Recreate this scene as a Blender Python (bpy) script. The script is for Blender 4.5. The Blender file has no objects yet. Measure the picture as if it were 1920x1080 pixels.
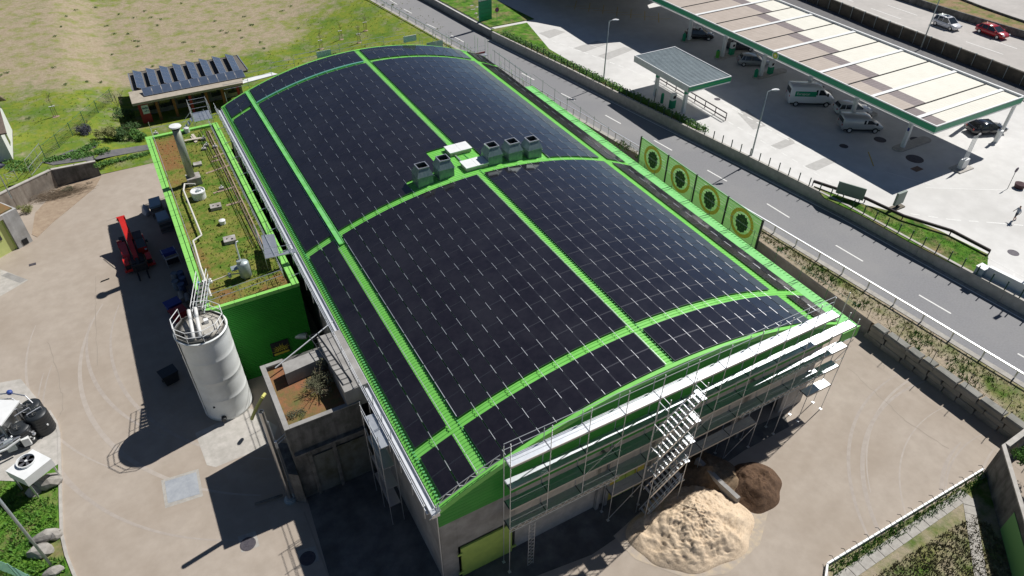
import bpy, bmesh, math, random
from math import sin, cos, tan, radians as rad, sqrt, pi, atan2, hypot
from mathutils import Vector, Matrix
random.seed(7)
S = bpy.context.scene
COL = S.collection
# ------------------------------------------------------------------ camera
CAMH = 42.0; FPX = 1323.0
YAW, PIT, ROL = rad(29.47), rad(39.88), rad(.58)
fw = Vector((sin(YAW)*cos(PIT), cos(YAW)*cos(PIT), -sin(PIT)))
rt = Vector((cos(YAW), -sin(YAW), 0)); up = rt.cross(fw)
rt, up = rt*cos(ROL)+up*sin(ROL), up*cos(ROL)-rt*sin(ROL)
cd = bpy.data.cameras.new('camera'); cam = bpy.data.objects.new('camera', cd); COL.objects.link(cam)
M = Matrix((rt, up, -fw)).transposed().to_4x4(); M.translation = (0, 0, CAMH); cam.matrix_world = M
cd.sensor_width = 36; cd.lens = FPX/1920*36; cd.clip_end = 2000; cd.clip_start = .5
S.camera = cam
# ------------------------------------------------------------------ light
SUN_EL, SUN_AZ = rad(51.4), rad(78)          # azimuth from +Y towards +X
sv = Vector((sin(SUN_AZ)*cos(SUN_EL), cos(SUN_AZ)*cos(SUN_EL), sin(SUN_EL)))
w = bpy.data.worlds.new('World'); S.world = w; w.use_nodes = True
nt = w.node_tree; sky = nt.nodes.new('ShaderNodeTexSky'); sky.sky_type = 'NISHITA'; sky.sun_disc = False
sky.sun_elevation = SUN_EL; sky.sun_rotation = SUN_AZ; sky.air_density = .7; sky.dust_density = .15; sky.ozone_density = 2; sky.altitude = 400
nt.links.new(sky.outputs[0], nt.nodes['Background'].inputs[0]); nt.nodes['Background'].inputs[1].default_value = .05
ld = bpy.data.lights.new('sun', 'SUN'); ld.energy = 5.0; ld.angle = rad(.53); ld.color = (1, .97, .93)
sun = bpy.data.objects.new('sun', ld); COL.objects.link(sun); sun.rotation_euler = sv.to_track_quat('Z', 'Y').to_euler()
sun.location = (60, 60, 80)
V = S.view_settings; V.view_transform = 'Standard'; V.look = 'None'; V.exposure = .05; V.gamma = 1
try: V.use_curve_mapping = False
except Exception: pass
# ------------------------------------------------------------------ helpers
def W(px, py, z=0.0):
    "point of the place, at height z, that lies behind a spot of the photograph (1920 wide)"
    d = rt*((px-960)/FPX)+up*((540-py)/FPX)+fw; t = (z-CAMH)/d.z
    return Vector((d.x*t, d.y*t, z))
def zroof(X):
    R_ = 36.57; return 11.7-R_+sqrt(max(0, R_*R_-(X-22.6)**2))
class MB:
    def __init__(s): s.v = []; s.f = []; s.m = []
    def q(s, pts, m=0):
        n = len(s.v); s.v += [tuple(p) for p in pts]; s.f.append(tuple(range(n, n+len(pts)))); s.m.append(m); return s
    def box(s, x0, x1, y0, y1, z0, z1, m=0, T=None):
        n = len(s.v); P = [(x, y, z) for z in (z0, z1) for y in (y0, y1) for x in (x0, x1)]
        if T: P = [tuple(T @ Vector(p)) for p in P]
        s.v += P
        for a in ((0, 2, 3, 1), (4, 5, 7, 6), (0, 1, 5, 4), (1, 3, 7, 5), (3, 2, 6, 7), (2, 0, 4, 6)):
            s.f.append(tuple(n+i for i in a)); s.m.append(m)
        return s
    def prism(s, poly, z0, z1, m=0, mt=None):
        a = sum(poly[i][0]*poly[(i+1) % len(poly)][1]-poly[(i+1) % len(poly)][0]*poly[i][1] for i in range(len(poly)))
        if a < 0: poly = poly[::-1]
        n = len(s.v); k = len(poly)
        f0 = z0 if callable(z0) else (lambda x, y: z0); f1 = z1 if callable(z1) else (lambda x, y: z1)
        s.v += [(p[0], p[1], f0(p[0], p[1])) for p in poly]+[(p[0], p[1], f1(p[0], p[1])) for p in poly]
        s.f.append(tuple(n+k-1-i for i in range(k))); s.m.append(m)
        s.f.append(tuple(n+k+i for i in range(k))); s.m.append(m if mt is None else mt)
        for i in range(k):
            j = (i+1) % k; s.f.append((n+i, n+j, n+k+j, n+k+i)); s.m.append(m)
        return s
    def tube(s, a, b, r, n=6, m=0, r2=None, cap=True):
        a = Vector(a); b = Vector(b); d = (b-a)
        if d.length < 1e-6: return s
        d.normalize(); u = d.orthogonal().normalized(); w_ = d.cross(u); r2 = r if r2 is None else r2
        o = len(s.v)
        for p, rr in ((a, r), (b, r2)):
            for i in range(n):
                t = 2*pi*i/n; s.v.append(tuple(p+u*cos(t)*rr+w_*sin(t)*rr))
        for i in range(n):
            j = (i+1) % n; s.f.append((o+i, o+j, o+n+j, o+n+i)); s.m.append(m)
        if cap:
            s.f.append(tuple(o+n-1-i for i in range(n))); s.m.append(m); s.f.append(tuple(o+n+i for i in range(n))); s.m.append(m)
        return s
    def path(s, pts, r, n=6, m=0):
        for a, b in zip(pts[:-1], pts[1:]): s.tube(a, b, r, n, m)
        return s
    def lathe(s, prof, n=24, m=0, c=(0, 0, 0)):
        o = len(s.v)
        for (r, z) in prof:
            for i in range(n):
                t = 2*pi*i/n; s.v.append((c[0]+r*cos(t), c[1]+r*sin(t), c[2]+z))
        for k in range(len(prof)-1):
            for i in range(n):
                j = (i+1) % n; s.f.append((o+k*n+i, o+k*n+j, o+(k+1)*n+j, o+(k+1)*n+i)); s.m.append(m)
        if prof[0][0] > 1e-4: s.f.append(tuple(o+n-1-i for i in range(n))); s.m.append(m)
        if prof[-1][0] > 1e-4: s.f.append(tuple(o+(len(prof)-1)*n+i for i in range(n))); s.m.append(m)
        return s
    def loft(s, rings, m=0, cap=True):
        o = len(s.v); n = len(rings[0])
        for r in rings: s.v += [tuple(p) for p in r]
        for k in range(len(rings)-1):
            for i in range(n):
                j = (i+1) % n; s.f.append((o+k*n+i, o+k*n+j, o+(k+1)*n+j, o+(k+1)*n+i)); s.m.append(m)
        if cap:
            s.f.append(tuple(o+n-1-i for i in range(n))); s.m.append(m)
            s.f.append(tuple(o+(len(rings)-1)*n+i for i in range(n))); s.m.append(m)
        return s
    def rock(s, c, r, seed, m=0, sub=2, flat=.75):
        from mathutils import noise as nz
        bm = bmesh.new(); bmesh.ops.create_icosphere(bm, subdivisions=sub, radius=1); rn = random.Random(seed)
        pl = [(Vector((rn.uniform(-1, 1), rn.uniform(-1, 1), rn.uniform(-.6, 1))).normalized(), rn.uniform(.62, .85)) for _ in range(13)]
        o = len(s.v); bm.verts.index_update()
        for v in bm.verts:
            p = v.co.copy()
            for nn, dd in pl:
                e = p.dot(nn)-dd
                if e > 0: p -= nn*e
            p *= 1+.10*nz.noise(v.co*2.1+Vector((seed, 0, 0)))+.05*nz.noise(v.co*6+Vector((seed, 0, 0)))
            s.v.append((c[0]+p.x*r[0], c[1]+p.y*r[1], c[2]+p.z*r[2]))
        for f in bm.faces: s.f.append(tuple(o+v.index for v in f.verts)); s.m.append(m)
        bm.free(); return s
    def shift(s, loc, rz=0):
        c, n = cos(-rz), sin(-rz)
        s.v = [((x-loc[0])*c-(y-loc[1])*n, (x-loc[0])*n+(y-loc[1])*c, z-loc[2]) for x, y, z in s.v]; return s
def to_mesh(name, mb, mats, smooth=False):
    me = bpy.data.meshes.new(name); me.from_pydata(mb.v, [], mb.f); me.update()
    if not isinstance(mats, (list, tuple)): mats = [mats]
    for m_ in mats: me.materials.append(m_)
    if len(mats) > 1: me.polygons.foreach_set('material_index', mb.m)
    if smooth: me.polygons.foreach_set('use_smooth', [True]*len(me.polygons))
    return me
def setp(o, label=None, cat=None, group=None, kind=None):
    if label: o['label'] = label
    if cat: o['category'] = cat
    if group: o['group'] = group
    if kind: o['kind'] = kind
    return o
def obj(name, mb, mats, parent=None, smooth=False, world=True, **k):
    if parent is not None and world:
        L = parent; chain = []
        while L is not None: chain.append(L); L = L.parent
        for L in reversed(chain):
            if L.type == 'EMPTY' or any(L.location): mb.shift(L.location, L.rotation_euler.z)
    o = bpy.data.objects.new(name, to_mesh(name, mb, mats, smooth)); COL.objects.link(o); o.parent = parent
    return setp(o, **k)
def thing(name, label, cat, loc=(0, 0, 0), rz=0, group=None):
    o = bpy.data.objects.new(name, None); COL.objects.link(o); o.location = loc; o.rotation_euler = (0, 0, rz)
    o.empty_display_size = .3
    return setp(o, label, cat, group)
def single(name, mb, mats, label, cat, loc, group=None, smooth=False, kind=None):
    mb.shift(loc); o = obj(name, mb, mats, None, smooth); o.location = loc; return setp(o, label, cat, group, kind)
def inst(name, me, parent, loc, rot=(0, 0, 0), sc=None, **k):
    o = bpy.data.objects.new(name, me); COL.objects.link(o); o.parent = parent; o.location = loc; o.rotation_euler = rot
    if sc: o.scale = sc
    return setp(o, **k)
def kids(o): return [c for c in o.children]
def dup(root, loc, rz=0, label=None, group=None):
    r = root.copy(); COL.objects.link(r); r.location = loc; r.rotation_euler = (0, 0, rz)
    if label: r['label'] = label
    if group: r['group'] = group
    for ch in kids(root):
        c = ch.copy(); COL.objects.link(c); c.parent = r
        for g in kids(ch):
            d = g.copy(); COL.objects.link(d); d.parent = c
    return r
def mat(name, c, rough=.8, metal=0, c2=None, sc=1.0, c3=None, sc3=.15, amt3=.5, bump=0, bsc=20, spec=.5, detail=6, lo=.35, hi=.65,
        coat=0, alpha=1, trans=0, wave=None, streak=None):
    m = bpy.data.materials.new(name); m.use_nodes = True; N = m.node_tree.nodes; L = m.node_tree.links; b = N['Principled BSDF']
    b.inputs['Base Color'].default_value = (*c, 1); b.inputs['Roughness'].default_value = rough; b.inputs['Metallic'].default_value = metal
    b.inputs['Specular IOR Level'].default_value = spec; b.inputs['Coat Weight'].default_value = coat
    b.inputs['Transmission Weight'].default_value = trans; b.inputs['Alpha'].default_value = alpha
    if c2 or c3 or bump:
        g = N.new('ShaderNodeNewGeometry'); pos = g.outputs['Position']
        if streak:
            mp = N.new('ShaderNodeMapping'); mp.inputs['Scale'].default_value = streak; L.new(pos, mp.inputs[0]); cpos = mp.outputs[0]
        else: cpos = pos
    def noise(scale, det, src):
        n = N.new('ShaderNodeTexNoise'); n.inputs['Scale'].default_value = scale; n.inputs['Detail'].default_value = det; n.inputs['Roughness'].default_value = .62
        L.new(src, n.inputs['Vector']); return n.outputs[0]
    def ramp(src, lo, hi):
        r = N.new('ShaderNodeMapRange'); r.inputs['From Min'].default_value = lo; r.inputs['From Max'].default_value = hi; L.new(src, r.inputs[0]); return r.outputs[0]
    cur = None
    if c2:
        mx = N.new('ShaderNodeMix'); mx.data_type = 'RGBA'; mx.inputs['A'].default_value = (*c, 1); mx.inputs['B'].default_value = (*c2, 1)
        L.new(ramp(noise(sc, detail, cpos), lo, hi), mx.inputs['Factor']); cur = mx.outputs['Result']
    if c3:
        mx = N.new('ShaderNodeMix'); mx.data_type = 'RGBA'; mx.inputs['B'].default_value = (*c3, 1)
        if cur: L.new(cur, mx.inputs['A'])
        else: mx.inputs['A'].default_value = (*c, 1)
        mm = N.new('ShaderNodeMath'); mm.operation = 'MULTIPLY'; mm.inputs[1].default_value = amt3
        L.new(ramp(noise(sc3, 5, pos), .42, .68), mm.inputs[0]); L.new(mm.outputs[0], mx.inputs['Factor']); cur = mx.outputs['Result']
    if cur: L.new(cur, b.inputs['Base Color'])
    if bump:
        bp = N.new('ShaderNodeBump'); bp.inputs['Strength'].default_value = min(1, bump); bp.inputs['Distance'].default_value = .02+bump*.03
        L.new(noise(bsc, 5, pos), bp.inputs['Height']); L.new(bp.outputs[0], b.inputs['Normal'])
    return m
# ------------------------------------------------------------------ materials
yard_m = mat('yard_surface', (.405, .348, .29), .9, c2=(.35, .298, .245), sc=.9, c3=(.29, .235, .18), sc3=.11, amt3=.6, bump=.25, bsc=25, detail=9)
asph = mat('asphalt', (.23, .23, .24), .85, c2=(.195, .195, .20), sc=6, c3=(.27, .265, .26), sc3=.09, amt3=.7, bump=.2, bsc=30)
asph_path = mat('path_asphalt', (.11, .11, .12), .9, c2=(.15, .145, .14), sc=2, bump=.2)
fore = mat('forecourt_concrete', (.66, .65, .625), .8, c2=(.59, .58, .555), sc=.7, c3=(.43, .42, .395), sc3=.12, amt3=.45, bump=.08, bsc=14)
hwm = mat('motorway_concrete', (.48, .45, .42), .85, c2=(.43, .41, .38), sc=1.2, c3=(.30, .28, .26), sc3=.1, bump=.1)
conc = mat('concrete', (.36, .35, .33), .85, c2=(.26, .25, .235), sc=1.2, c3=(.17, .16, .145), sc3=.5, amt3=.5, bump=.3, bsc=9)
concl = mat('pale_concrete', (.50, .47, .43), .85, c2=(.40, .38, .34), sc=2, c3=(.3, .28, .25), sc3=.5, amt3=.4, bump=.2, bsc=9)
concd = mat('stained_concrete', (.20, .195, .185), .9, c2=(.10, .095, .09), sc=1.4, c3=(.045, .05, .04), sc3=1.2, amt3=.8, bump=.35, bsc=7, streak=(1.6, 1.6, .25))
wallw = mat('weathered_wall', (.38, .34, .29), .9, c2=(.24, .20, .165), sc=1.6, c3=(.12, .10, .08), sc3=.6, amt3=.6, bump=.3, streak=(1.5, 1.5, .3))
pave = mat('paving', (.42, .40, .36), .9, c2=(.32, .30, .27), sc=3, bump=.2)
white_l = mat('road_paint', (.75, .75, .72), .7, c2=(.62, .61, .58), sc=8)
yellow_l = mat('yellow_paint', (.65, .45, .06), .7)
green = mat('green_sheet', (.20, .60, .105), .42, c2=(.17, .53, .09), sc=.8, c3=(.25, .60, .17), sc3=.3, amt3=.4, spec=.4)
greenw = mat('green_cladding', (.028, .31, .025), .55, c2=(.024, .26, .022), sc=.6)
greenp = mat('parapet_green', (.26, .62, .13), .55, c2=(.22, .55, .11), sc=1.2)
gmesh = mat('green_netting', (.19, .58, .16), .6, c2=(.15, .50, .13), sc=3)
glime = mat('lime_door', (.42, .56, .12), .6, c2=(.34, .48, .10), sc=1.5)
limey = mat('lime_gate', (.62, .70, .26), .6, c2=(.55, .62, .22), sc=1)
pv = mat('panel_glass', (.011, .009, .012), .09, c2=(.016, .013, .017), sc=2.5, spec=.5, bump=0, coat=1, c3=(.034, .033, .038), sc3=.35, amt3=.35)
pv.node_tree.nodes['Principled BSDF'].inputs['Coat IOR'].default_value = 1.55
pv.node_tree.nodes['Principled BSDF'].inputs['Coat Roughness'].default_value = .1
pvf = mat('panel_frame', (.16, .16, .18), .3, .9)
pvb = mat('blue_panel_glass', (.075, .10, .15), .18, c2=(.06, .08, .12), sc=1, spec=.8)
alu = mat('aluminium', (.72, .73, .75), .38, .9)
alur = mat('scaffold_tube', (.62, .64, .66), .42, .75)
deckm = mat('scaffold_deck', (.62, .65, .68), .42, .85, c2=(.55, .58, .62), sc=4)
toe = mat('toe_board', (.52, .46, .38), .8)
galv = mat('galvanised', (.42, .47, .47), .5, .5, c2=(.30, .36, .37), sc=3, c3=(.55, .6, .6), sc3=1.2, amt3=.4)
cowl = mat('cowl_metal', (.20, .28, .28), .5, .4, c2=(.13, .20, .21), sc=3, c3=(.28, .33, .33), sc3=1.6, amt3=.5, streak=(2, 2, .5))
alul = mat('pale_tube', (.60, .62, .65), .5, .4)
steel = mat('stainless', (.55, .56, .56), .3, .95, c2=(.45, .46, .45), sc=1.5)
whitep = mat('white_paint', (.78, .79, .78), .5, c2=(.70, .71, .70), sc=1.5)
offw = mat('silo_coating', (.86, .88, .86), .4, c2=(.80, .83, .81), sc=.8, c3=(.5, .5, .45), sc3=.6, amt3=.35, streak=(1, 1, .2))
silot = mat('silo_roof', (.46, .44, .39), .8, c2=(.32, .30, .26), sc=2.2, bump=.1)
black = mat('black_plastic', (.018, .022, .026), .45); dark = mat('dark_void', (.012, .012, .013), .9)
rubber = mat('rubber', (.015, .015, .016), .8)
red = mat('red_paint', (.62, .025, .02), .35, c2=(.5, .02, .015), sc=2, coat=.3); dred = mat('dark_red', (.32, .02, .03), .6)
brown = mat('wood_brown', (.22, .09, .035), .7); blue = mat('blue_paint', (.03, .05, .26), .6)
glass = mat('car_glass', (.02, .026, .032), .08, spec=.8); winm = mat('window_glass', (.03, .04, .05), .1, spec=.8)
bpg = mat('station_green', (.0, .27, .13), .4); bpl = mat('station_light_green', (.10, .42, .05), .5); bpy_ = mat('station_yellow', (.85, .7, .06), .5)
tan_m = mat('tan_sheet', (.40, .335, .28), .6, c2=(.35, .29, .24), sc=.8); cream = mat('cream_sheet', (.70, .68, .59), .6, c2=(.65, .63, .54), sc=.9)
brnsheet = mat('brown_sheet', (.13, .10, .10), .6, c2=(.17, .13, .13), sc=2)
bluesheet = mat('grey_blue_sheet', (.22, .27, .29), .5, c2=(.17, .21, .23), sc=1.5)
roofdk = mat('gravel_roof', (.16, .145, .125), .9, c2=(.11, .10, .09), sc=5, bump=.4)
rooftile = mat('brown_roof_tile', (.20, .15, .12), .85, c2=(.14, .11, .09), sc=4)
conc_box = mat('vent_concrete', (.45, .44, .41), .85, c2=(.25, .22, .20), sc=1.5, bump=.2)
stone = mat('block_stone', (.26, .255, .23), .9, c2=(.15, .15, .13), sc=1.6, c3=(.36, .35, .32), sc3=.8, amt3=.6, bump=.6, bsc=6)
boul = mat('boulder_stone', (.33, .31, .28), .9, c2=(.2, .185, .165), sc=2.5, c3=(.44, .42, .38), sc3=.9, amt3=.6, bump=.6, bsc=7)
chips = mat('woodchips', (.68, .54, .385), .95, c2=(.50, .38, .26), sc=9, c3=(.74, .60, .44), sc3=.8, amt3=.5, bump=.9, bsc=16, detail=10)
soilm = mat('dark_soil', (.075, .042, .024), .95, c2=(.125, .072, .040), sc=4, bump=.9, bsc=9, detail=10)
dirt = mat('dirt', (.36, .28, .20), .95, c2=(.27, .20, .14), sc=2, bump=.4, bsc=8)
leafd = mat('leaf_dark', (.035, .09, .02), .7, c2=(.06, .13, .025), sc=3); leafb = mat('leaf_bright', (.09, .22, .03), .7, c2=(.06, .15, .02), sc=3)
leafg = mat('leaf_grey', (.10, .11, .055), .8, c2=(.16, .15, .09), sc=4); leafp = mat('leaf_purple', (.05, .05, .075), .8, c2=(.08, .085, .10), sc=4)
leafy = mat('leaf_yellow', (.24, .24, .08), .8, c2=(.15, .18, .05), sc=3)
twig = mat('twig', (.16, .12, .08), .9)
sedum = None
def translucent(m, c, f=.5):
    N = m.node_tree.nodes; L = m.node_tree.links; b = N['Principled BSDF']; t = N.new('ShaderNodeBsdfTranslucent'); t.inputs[0].default_value = (*c, 1)
    x = N.new('ShaderNodeMixShader'); x.inputs[0].default_value = f; L.new(b.outputs[0], x.inputs[1]); L.new(t.outputs[0], x.inputs[2]); L.new(x.outputs[0], N['Material Output'].inputs[0]); return m
# ------------------------------------------------------------------ ground cover materials (with painted-in attribute for soil)
def cover(name, gA, gB, gC, dA, dB, s1, s2, bump=.6):
    m = bpy.data.materials.new(name); m.use_nodes = True; N = m.node_tree.nodes; L = m.node_tree.links; b = N['Principled BSDF']
    b.inputs['Roughness'].default_value = .95; b.inputs['Specular IOR Level'].default_value = .1
    g = N.new('ShaderNodeNewGeometry').outputs['Position']
    def noi(sc, d=6):
        n = N.new('ShaderNodeTexNoise'); n.inputs['Scale'].default_value = sc; n.inputs['Detail'].default_value = d; n.inputs['Roughness'].default_value = .65; L.new(g, n.inputs['Vector']); return n.outputs[0]
    def rng(src, a, c_):
        r = N.new('ShaderNodeMapRange'); r.inputs['From Min'].default_value = a; r.inputs['From Max'].default_value = c_; L.new(src, r.inputs[0]); return r.outputs[0]
    def mix(fac, A, B):
        x = N.new('ShaderNodeMix'); x.data_type = 'RGBA'; L.new(fac, x.inputs['Factor'])
        for k, c in (('A', A), ('B', B)):
            if isinstance(c, tuple): x.inputs[k].default_value = (*c, 1)
            else: L.new(c, x.inputs[k])
        return x.outputs['Result']
    gr = mix(rng(noi(s1), .38, .62), gA, gB); gr = mix(rng(noi(s2, 4), .45, .62), gr, gC)
    dr = mix(rng(noi(s1*1.7), .35, .65), dA, dB)
    at = N.new('ShaderNodeAttribute'); at.attribute_name = 'soil'
    a1 = N.new('ShaderNodeMath'); a1.operation = 'MULTIPLY_ADD'; L.new(noi(.5, 12), a1.inputs[0]); a1.inputs[1].default_value = 2.2; L.new(at.outputs['Fac'], a1.inputs[2])
    L.new(mix(rng(a1.outputs[0], 1.12, 1.72), gr, dr), b.inputs['Base Color'])
    bp = N.new('ShaderNodeBump'); bp.inputs['Strength'].default_value = bump; bp.inputs['Distance'].default_value = .12; L.new(noi(4, 8), bp.inputs['Height']); L.new(bp.outputs[0], b.inputs['Normal'])
    return m
meadow = cover('meadow_grass', (.135, .205, .028), (.21, .235, .035), (.085, .165, .022), (.38, .315, .225), (.29, .235, .155), 1.6, .25)
verge_m = cover('verge_grass', (.13, .16, .045), (.24, .22, .10), (.07, .13, .02), (.40, .33, .24), (.31, .26, .20), 2.2, .6)
sedum = cover('sedum_cover', (.15, .19, .03), (.23, .21, .06), (.08, .16, .02), (.24, .10, .04), (.20, .15, .06), 3, .8, .9)
lush = cover('lush_grass', (.075, .19, .02), (.12, .23, .03), (.04, .11, .015), (.33, .24, .15), (.26, .17, .1), 2, .7)
def attr(o, fn):
    me = o.data; a = me.attributes.new('soil', 'FLOAT', 'POINT'); mw = o.location
    a.data.foreach_set('value', [fn(v.co.x+mw.x, v.co.y+mw.y) for v in me.vertices])
def grid(name, x0, x1, y0, y1, st, zf, m, keep=None, soil=None, label=None, kind='structure', parent=None):
    nx = int((x1-x0)/st)+1; ny = int((y1-y0)/st)+1; mb = MB()
    mb.v = [(x0+i*st, y0+j*st, zf(x0+i*st, y0+j*st)) for j in range(ny) for i in range(nx)]
    for j in range(ny-1):
        for i in range(nx-1):
            cx, cy = x0+(i+.5)*st, y0+(j+.5)*st
            if keep is None or keep(cx, cy): mb.f.append((j*nx+i, j*nx+i+1, (j+1)*nx+i+1, (j+1)*nx+i)); mb.m.append(0)
    o = obj(name, mb, m, parent, True, kind=kind)
    if soil: attr(o, soil)
    return o
def sm(a, b, x):
    t = min(1, max(0, (x-a)/(b-a))); return t*t*(3-2*t)
def leaves(mb, c, r, n, size, seed, shell=.5, m=0, tri=True):
    rn = random.Random(seed)
    for _ in range(n):
        d = Vector((rn.gauss(0, 1), rn.gauss(0, 1), rn.gauss(0, 1))).normalized(); k = shell+(1-shell)*rn.random()
        p = Vector((c[0]+d.x*r[0]*k, c[1]+d.y*r[1]*k, c[2]+d.z*r[2]*k)); s_ = size*rn.uniform(.6, 1.4)
        a = Vector((rn.gauss(0, 1), rn.gauss(0, 1), rn.gauss(0, 1))).normalized(); b = a.orthogonal().normalized()
        mb.q([p-a*s_, p+b*s_*.5, p+a*s_, p-b*s_*.5], m)
    return mb
def clump(mb, c, r, n, size, seed, lobes=6):
    rn = random.Random(seed)
    for i in range(lobes):
        t = rn.uniform(0, 2*pi); k = rn.uniform(.2, .75)
        cc = (c[0]+cos(t)*r[0]*k, c[1]+sin(t)*r[1]*k, c[2]+rn.uniform(-.3, .5)*r[2])
        leaves(mb, cc, (r[0]*.45, r[1]*.45, r[2]*.5), n//lobes, size, seed*31+i, .3)
    return mb
# ================================================================== SETTING
def fieldz(x, y):
    b = .15+1.85*sm(-1, -9, x)
    if x > -6.7: b *= sm(83.2, 88, y)
    b = b+(1.5-b)*sm(24, 42, x)*sm(78, 90, y) if x > 24 else b
    return b
wall_line = [(-17.5, 80.0), (-11.0, 83.3), (-6.6, 83.6)]
def in_field(x, y):
    if x > 47.6: return False
    if y > 91: return True
    if x > 14: return y > 76.6
    if x > -1.2: return y > 78.2
    if x > -6.6: return y > 83.6
    if x > -11: return y > 83.3+(x+11)*.07
    if x > -60: return y > 83.3+(x+11)*.508
    return True
def P2(px, py, z=0): p = W(px, py, z); return (p.x, p.y)
dirtc = [(P2(150, 120, 1), 26, 13), (P2(60, 60, 1), 30, 18), (P2(300, 60, 1), 20, 13), (P2(470, 60, 1), 10, 8), (P2(20, 140, 1), 16, 9), (P2(-100, 60, 1), 30, 22), (P2(330, 20, 1), 40, 18)]
def soil_field(x, y):
    s_ = 0
    for (cx, cy), a, b in dirtc:
        d = ((x-cx)/a)**2+((y-cy)/b)**2; s_ = max(s_, 1-d)
    r = .02+.50*max(0, min(1, s_*1.5))
    if y > 150: r *= .6
    if x > 14 and y < 82: r = max(r, .25)
    return r
o = grid('ground', -700, 900, -500, 1300, 50, lambda x, y: -.6, meadow, soil=lambda x, y: .2)
fld = grid('field', -150, 47.6, 60, 300, .95, fieldz, meadow, keep=in_field, soil=soil_field)
# yard
o = obj('yard', MB().q([(-80, -40, 0), (49.2, -40, 0), (49.2, 90, 0), (-80, 90, 0)]), yard_m, kind='structure')
# road block and levels beyond
RZ = 1.5; FZ = 2.6; HZ = 3.0
rl = [W(640, -34, RZ), W(700, 0, RZ), W(860, 90, RZ), W(1150, 257, RZ), W(1440, 428, RZ), W(1700, 584, RZ), W(1920, 718, RZ)]
rr = [W(800, 7, RZ), W(905, 66, RZ), W(1050, 137, RZ), W(1200, 213, RZ), W(1400, 312, RZ), W(1580, 404, RZ), W(1920, 592, RZ)]
def ext(l, k=70):
    a = l[0]+(l[0]-l[2]).normalized()*160; b = l[-1]+(l[-1]-l[-2]).normalized()*k; return [a]+l+[b]
rl = ext(rl); rr = ext(rr)
def xat(line, y):
    for a, b in zip(line[:-1], line[1:]):
        if (a.y-y)*(b.y-y) <= 0: return a.x+(b.x-a.x)*(y-a.y)/(b.y-a.y+1e-9)
    return line[0].x if y > line[0].y else line[-1].x
vx = lambda y: 48.35+.0*y if y < 60 else 48.35+(-.0)*(y-60)      # face of the stone wall
def strip(name, fa, fb, y0, y1, z, m, st=4, soil=None, cols=1):
    mb = MB(); n = int((y1-y0)/st)
    for i in range(n+1):
        y = y0+(y1-y0)*i/n; a, b = fa(y), fb(y)
        for c in range(cols+1): mb.v.append((a+(b-a)*c/cols, y, z(a+(b-a)*c/cols, y) if callable(z) else z))
    for i in range(n):
        for c in range(cols):
            k = i*(cols+1)+c; mb.f.append((k, k+1, k+cols+2, k+cols+1)); mb.m.append(0)
    o = obj(name, mb, m, kind='structure')
    if soil: attr(o, soil)
    return o
# verge between stone wall and road, made as one sheet on an earth body
body = MB(); body.prism([(48.7, -40), (400, -40), (400, 320), (47.4, 320), (47.4, 80), (48.7, 70)], -.6, RZ-.06, 0)
obj('embankment', body, dirt, kind='structure')
strip('verge', lambda y: 48.6 if y < 72 else max(-100, min(48.6, xat(rl, y)-1.2)), lambda y: xat(rl, y), -40, 96, lambda x, y: RZ-.012+(.0), verge_m, 1.0, soil=lambda x, y: (.62 if 12 < y < 40 and x < 50.1 else .25)+(.3 if x > xat(rl, y)-.7 else 0), cols=6)
strip('road', lambda y: xat(rl, y), lambda y: xat(rr, y), -60, 260, RZ+.004, asph, 2)
strip('kerb_strip', lambda y: xat(rl, y)-.55, lambda y: xat(rl, y)-.02, -40, 215, RZ+.03, pave, 2)
# meadow on the road's left far side
strip('meadow_bank', lambda y: 47.2, lambda y: xat(rl, y)-.5, 92.5, 97, RZ-.0, meadow, 1, soil=lambda x, y: .05)
# forecourt
HZ = 3.9
hwl = ext([W(1563, 5, HZ), W(1655, 42, HZ), W(1749, 77, HZ), W(1835, 109.5, HZ), W(1920, 142, HZ)], 90)
hwr = ext([W(1686, 0, HZ), W(1752, 22, HZ), W(1836, 48, HZ), W(1920, 73, HZ)], 120)
hw2 = ext([W(1779, 0, HZ), W(1850, 28, HZ), W(1920, 52, HZ)], 140)
strip('forecourt', lambda y: xat(rr, y)+.5, lambda y: xat(hwl, y)-.1, -40, 250, FZ, fore, 2)
body = MB()
pts = [(xat(rr, y)+.45, y) for y in range(-40, 251, 5)]+[(xat(hwl, y)-.1, y) for y in range(250, -41, -10)]
body.prism(pts, RZ-.1, FZ-.02); obj('forecourt_base', body, conc, kind='structure')
# ------------------------------------------------------------------ road paint (children of the road)
road = bpy.data.objects['road']
dashes = [((757, 17), (772, 25)), ((800, 45), (818, 53)), ((846, 66), (870, 79)), ((978, 137), (1002, 150)), ((1052, 175), (1078, 188)), ((1135, 216), (1164, 232)), ((1226, 263), (1260, 282)), ((1326, 319), (1363, 340)), ((1438, 382), (1480, 408)), ((1567, 460), (1618, 490)), ((1723, 553), (1783, 588)), ((1908, 663), (1975, 700))]
def paint(name, a, b, wd, z, m, parent=None):
    a, b = Vector(a), Vector(b); d = (b-a); d.z = 0; n = Vector((-d.y, d.x, 0)).normalized()*wd/2
    return obj(name, MB().q([Vector((*(a-n).xy, z)), Vector((*(b-n).xy, z)), Vector((*(b+n).xy, z)), Vector((*(a+n).xy, z))][::1]), m, parent, kind=None if parent else 'structure')
for a, b in dashes: paint('lane_dash', W(*a, RZ), W(*b, RZ), .17, RZ+.009, white_l, road)
for k in range(10): paint('lane_dash', (43.5-k*1.0, 118+k*9, 0), (43.2-k*1.0, 121+k*9, 0), .15, RZ+.009, white_l, road)
mb = MB()
for y in range(-38, 96, 2):
    for off in (.55,):
        a = xat(rr, y)-off; b = xat(rr, y+2)-off; mb.q([(a-.08, y, RZ+.009), (a+.08, y, RZ+.009), (b+.08, y+2, RZ+.009), (b-.08, y+2, RZ+.009)])
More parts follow.
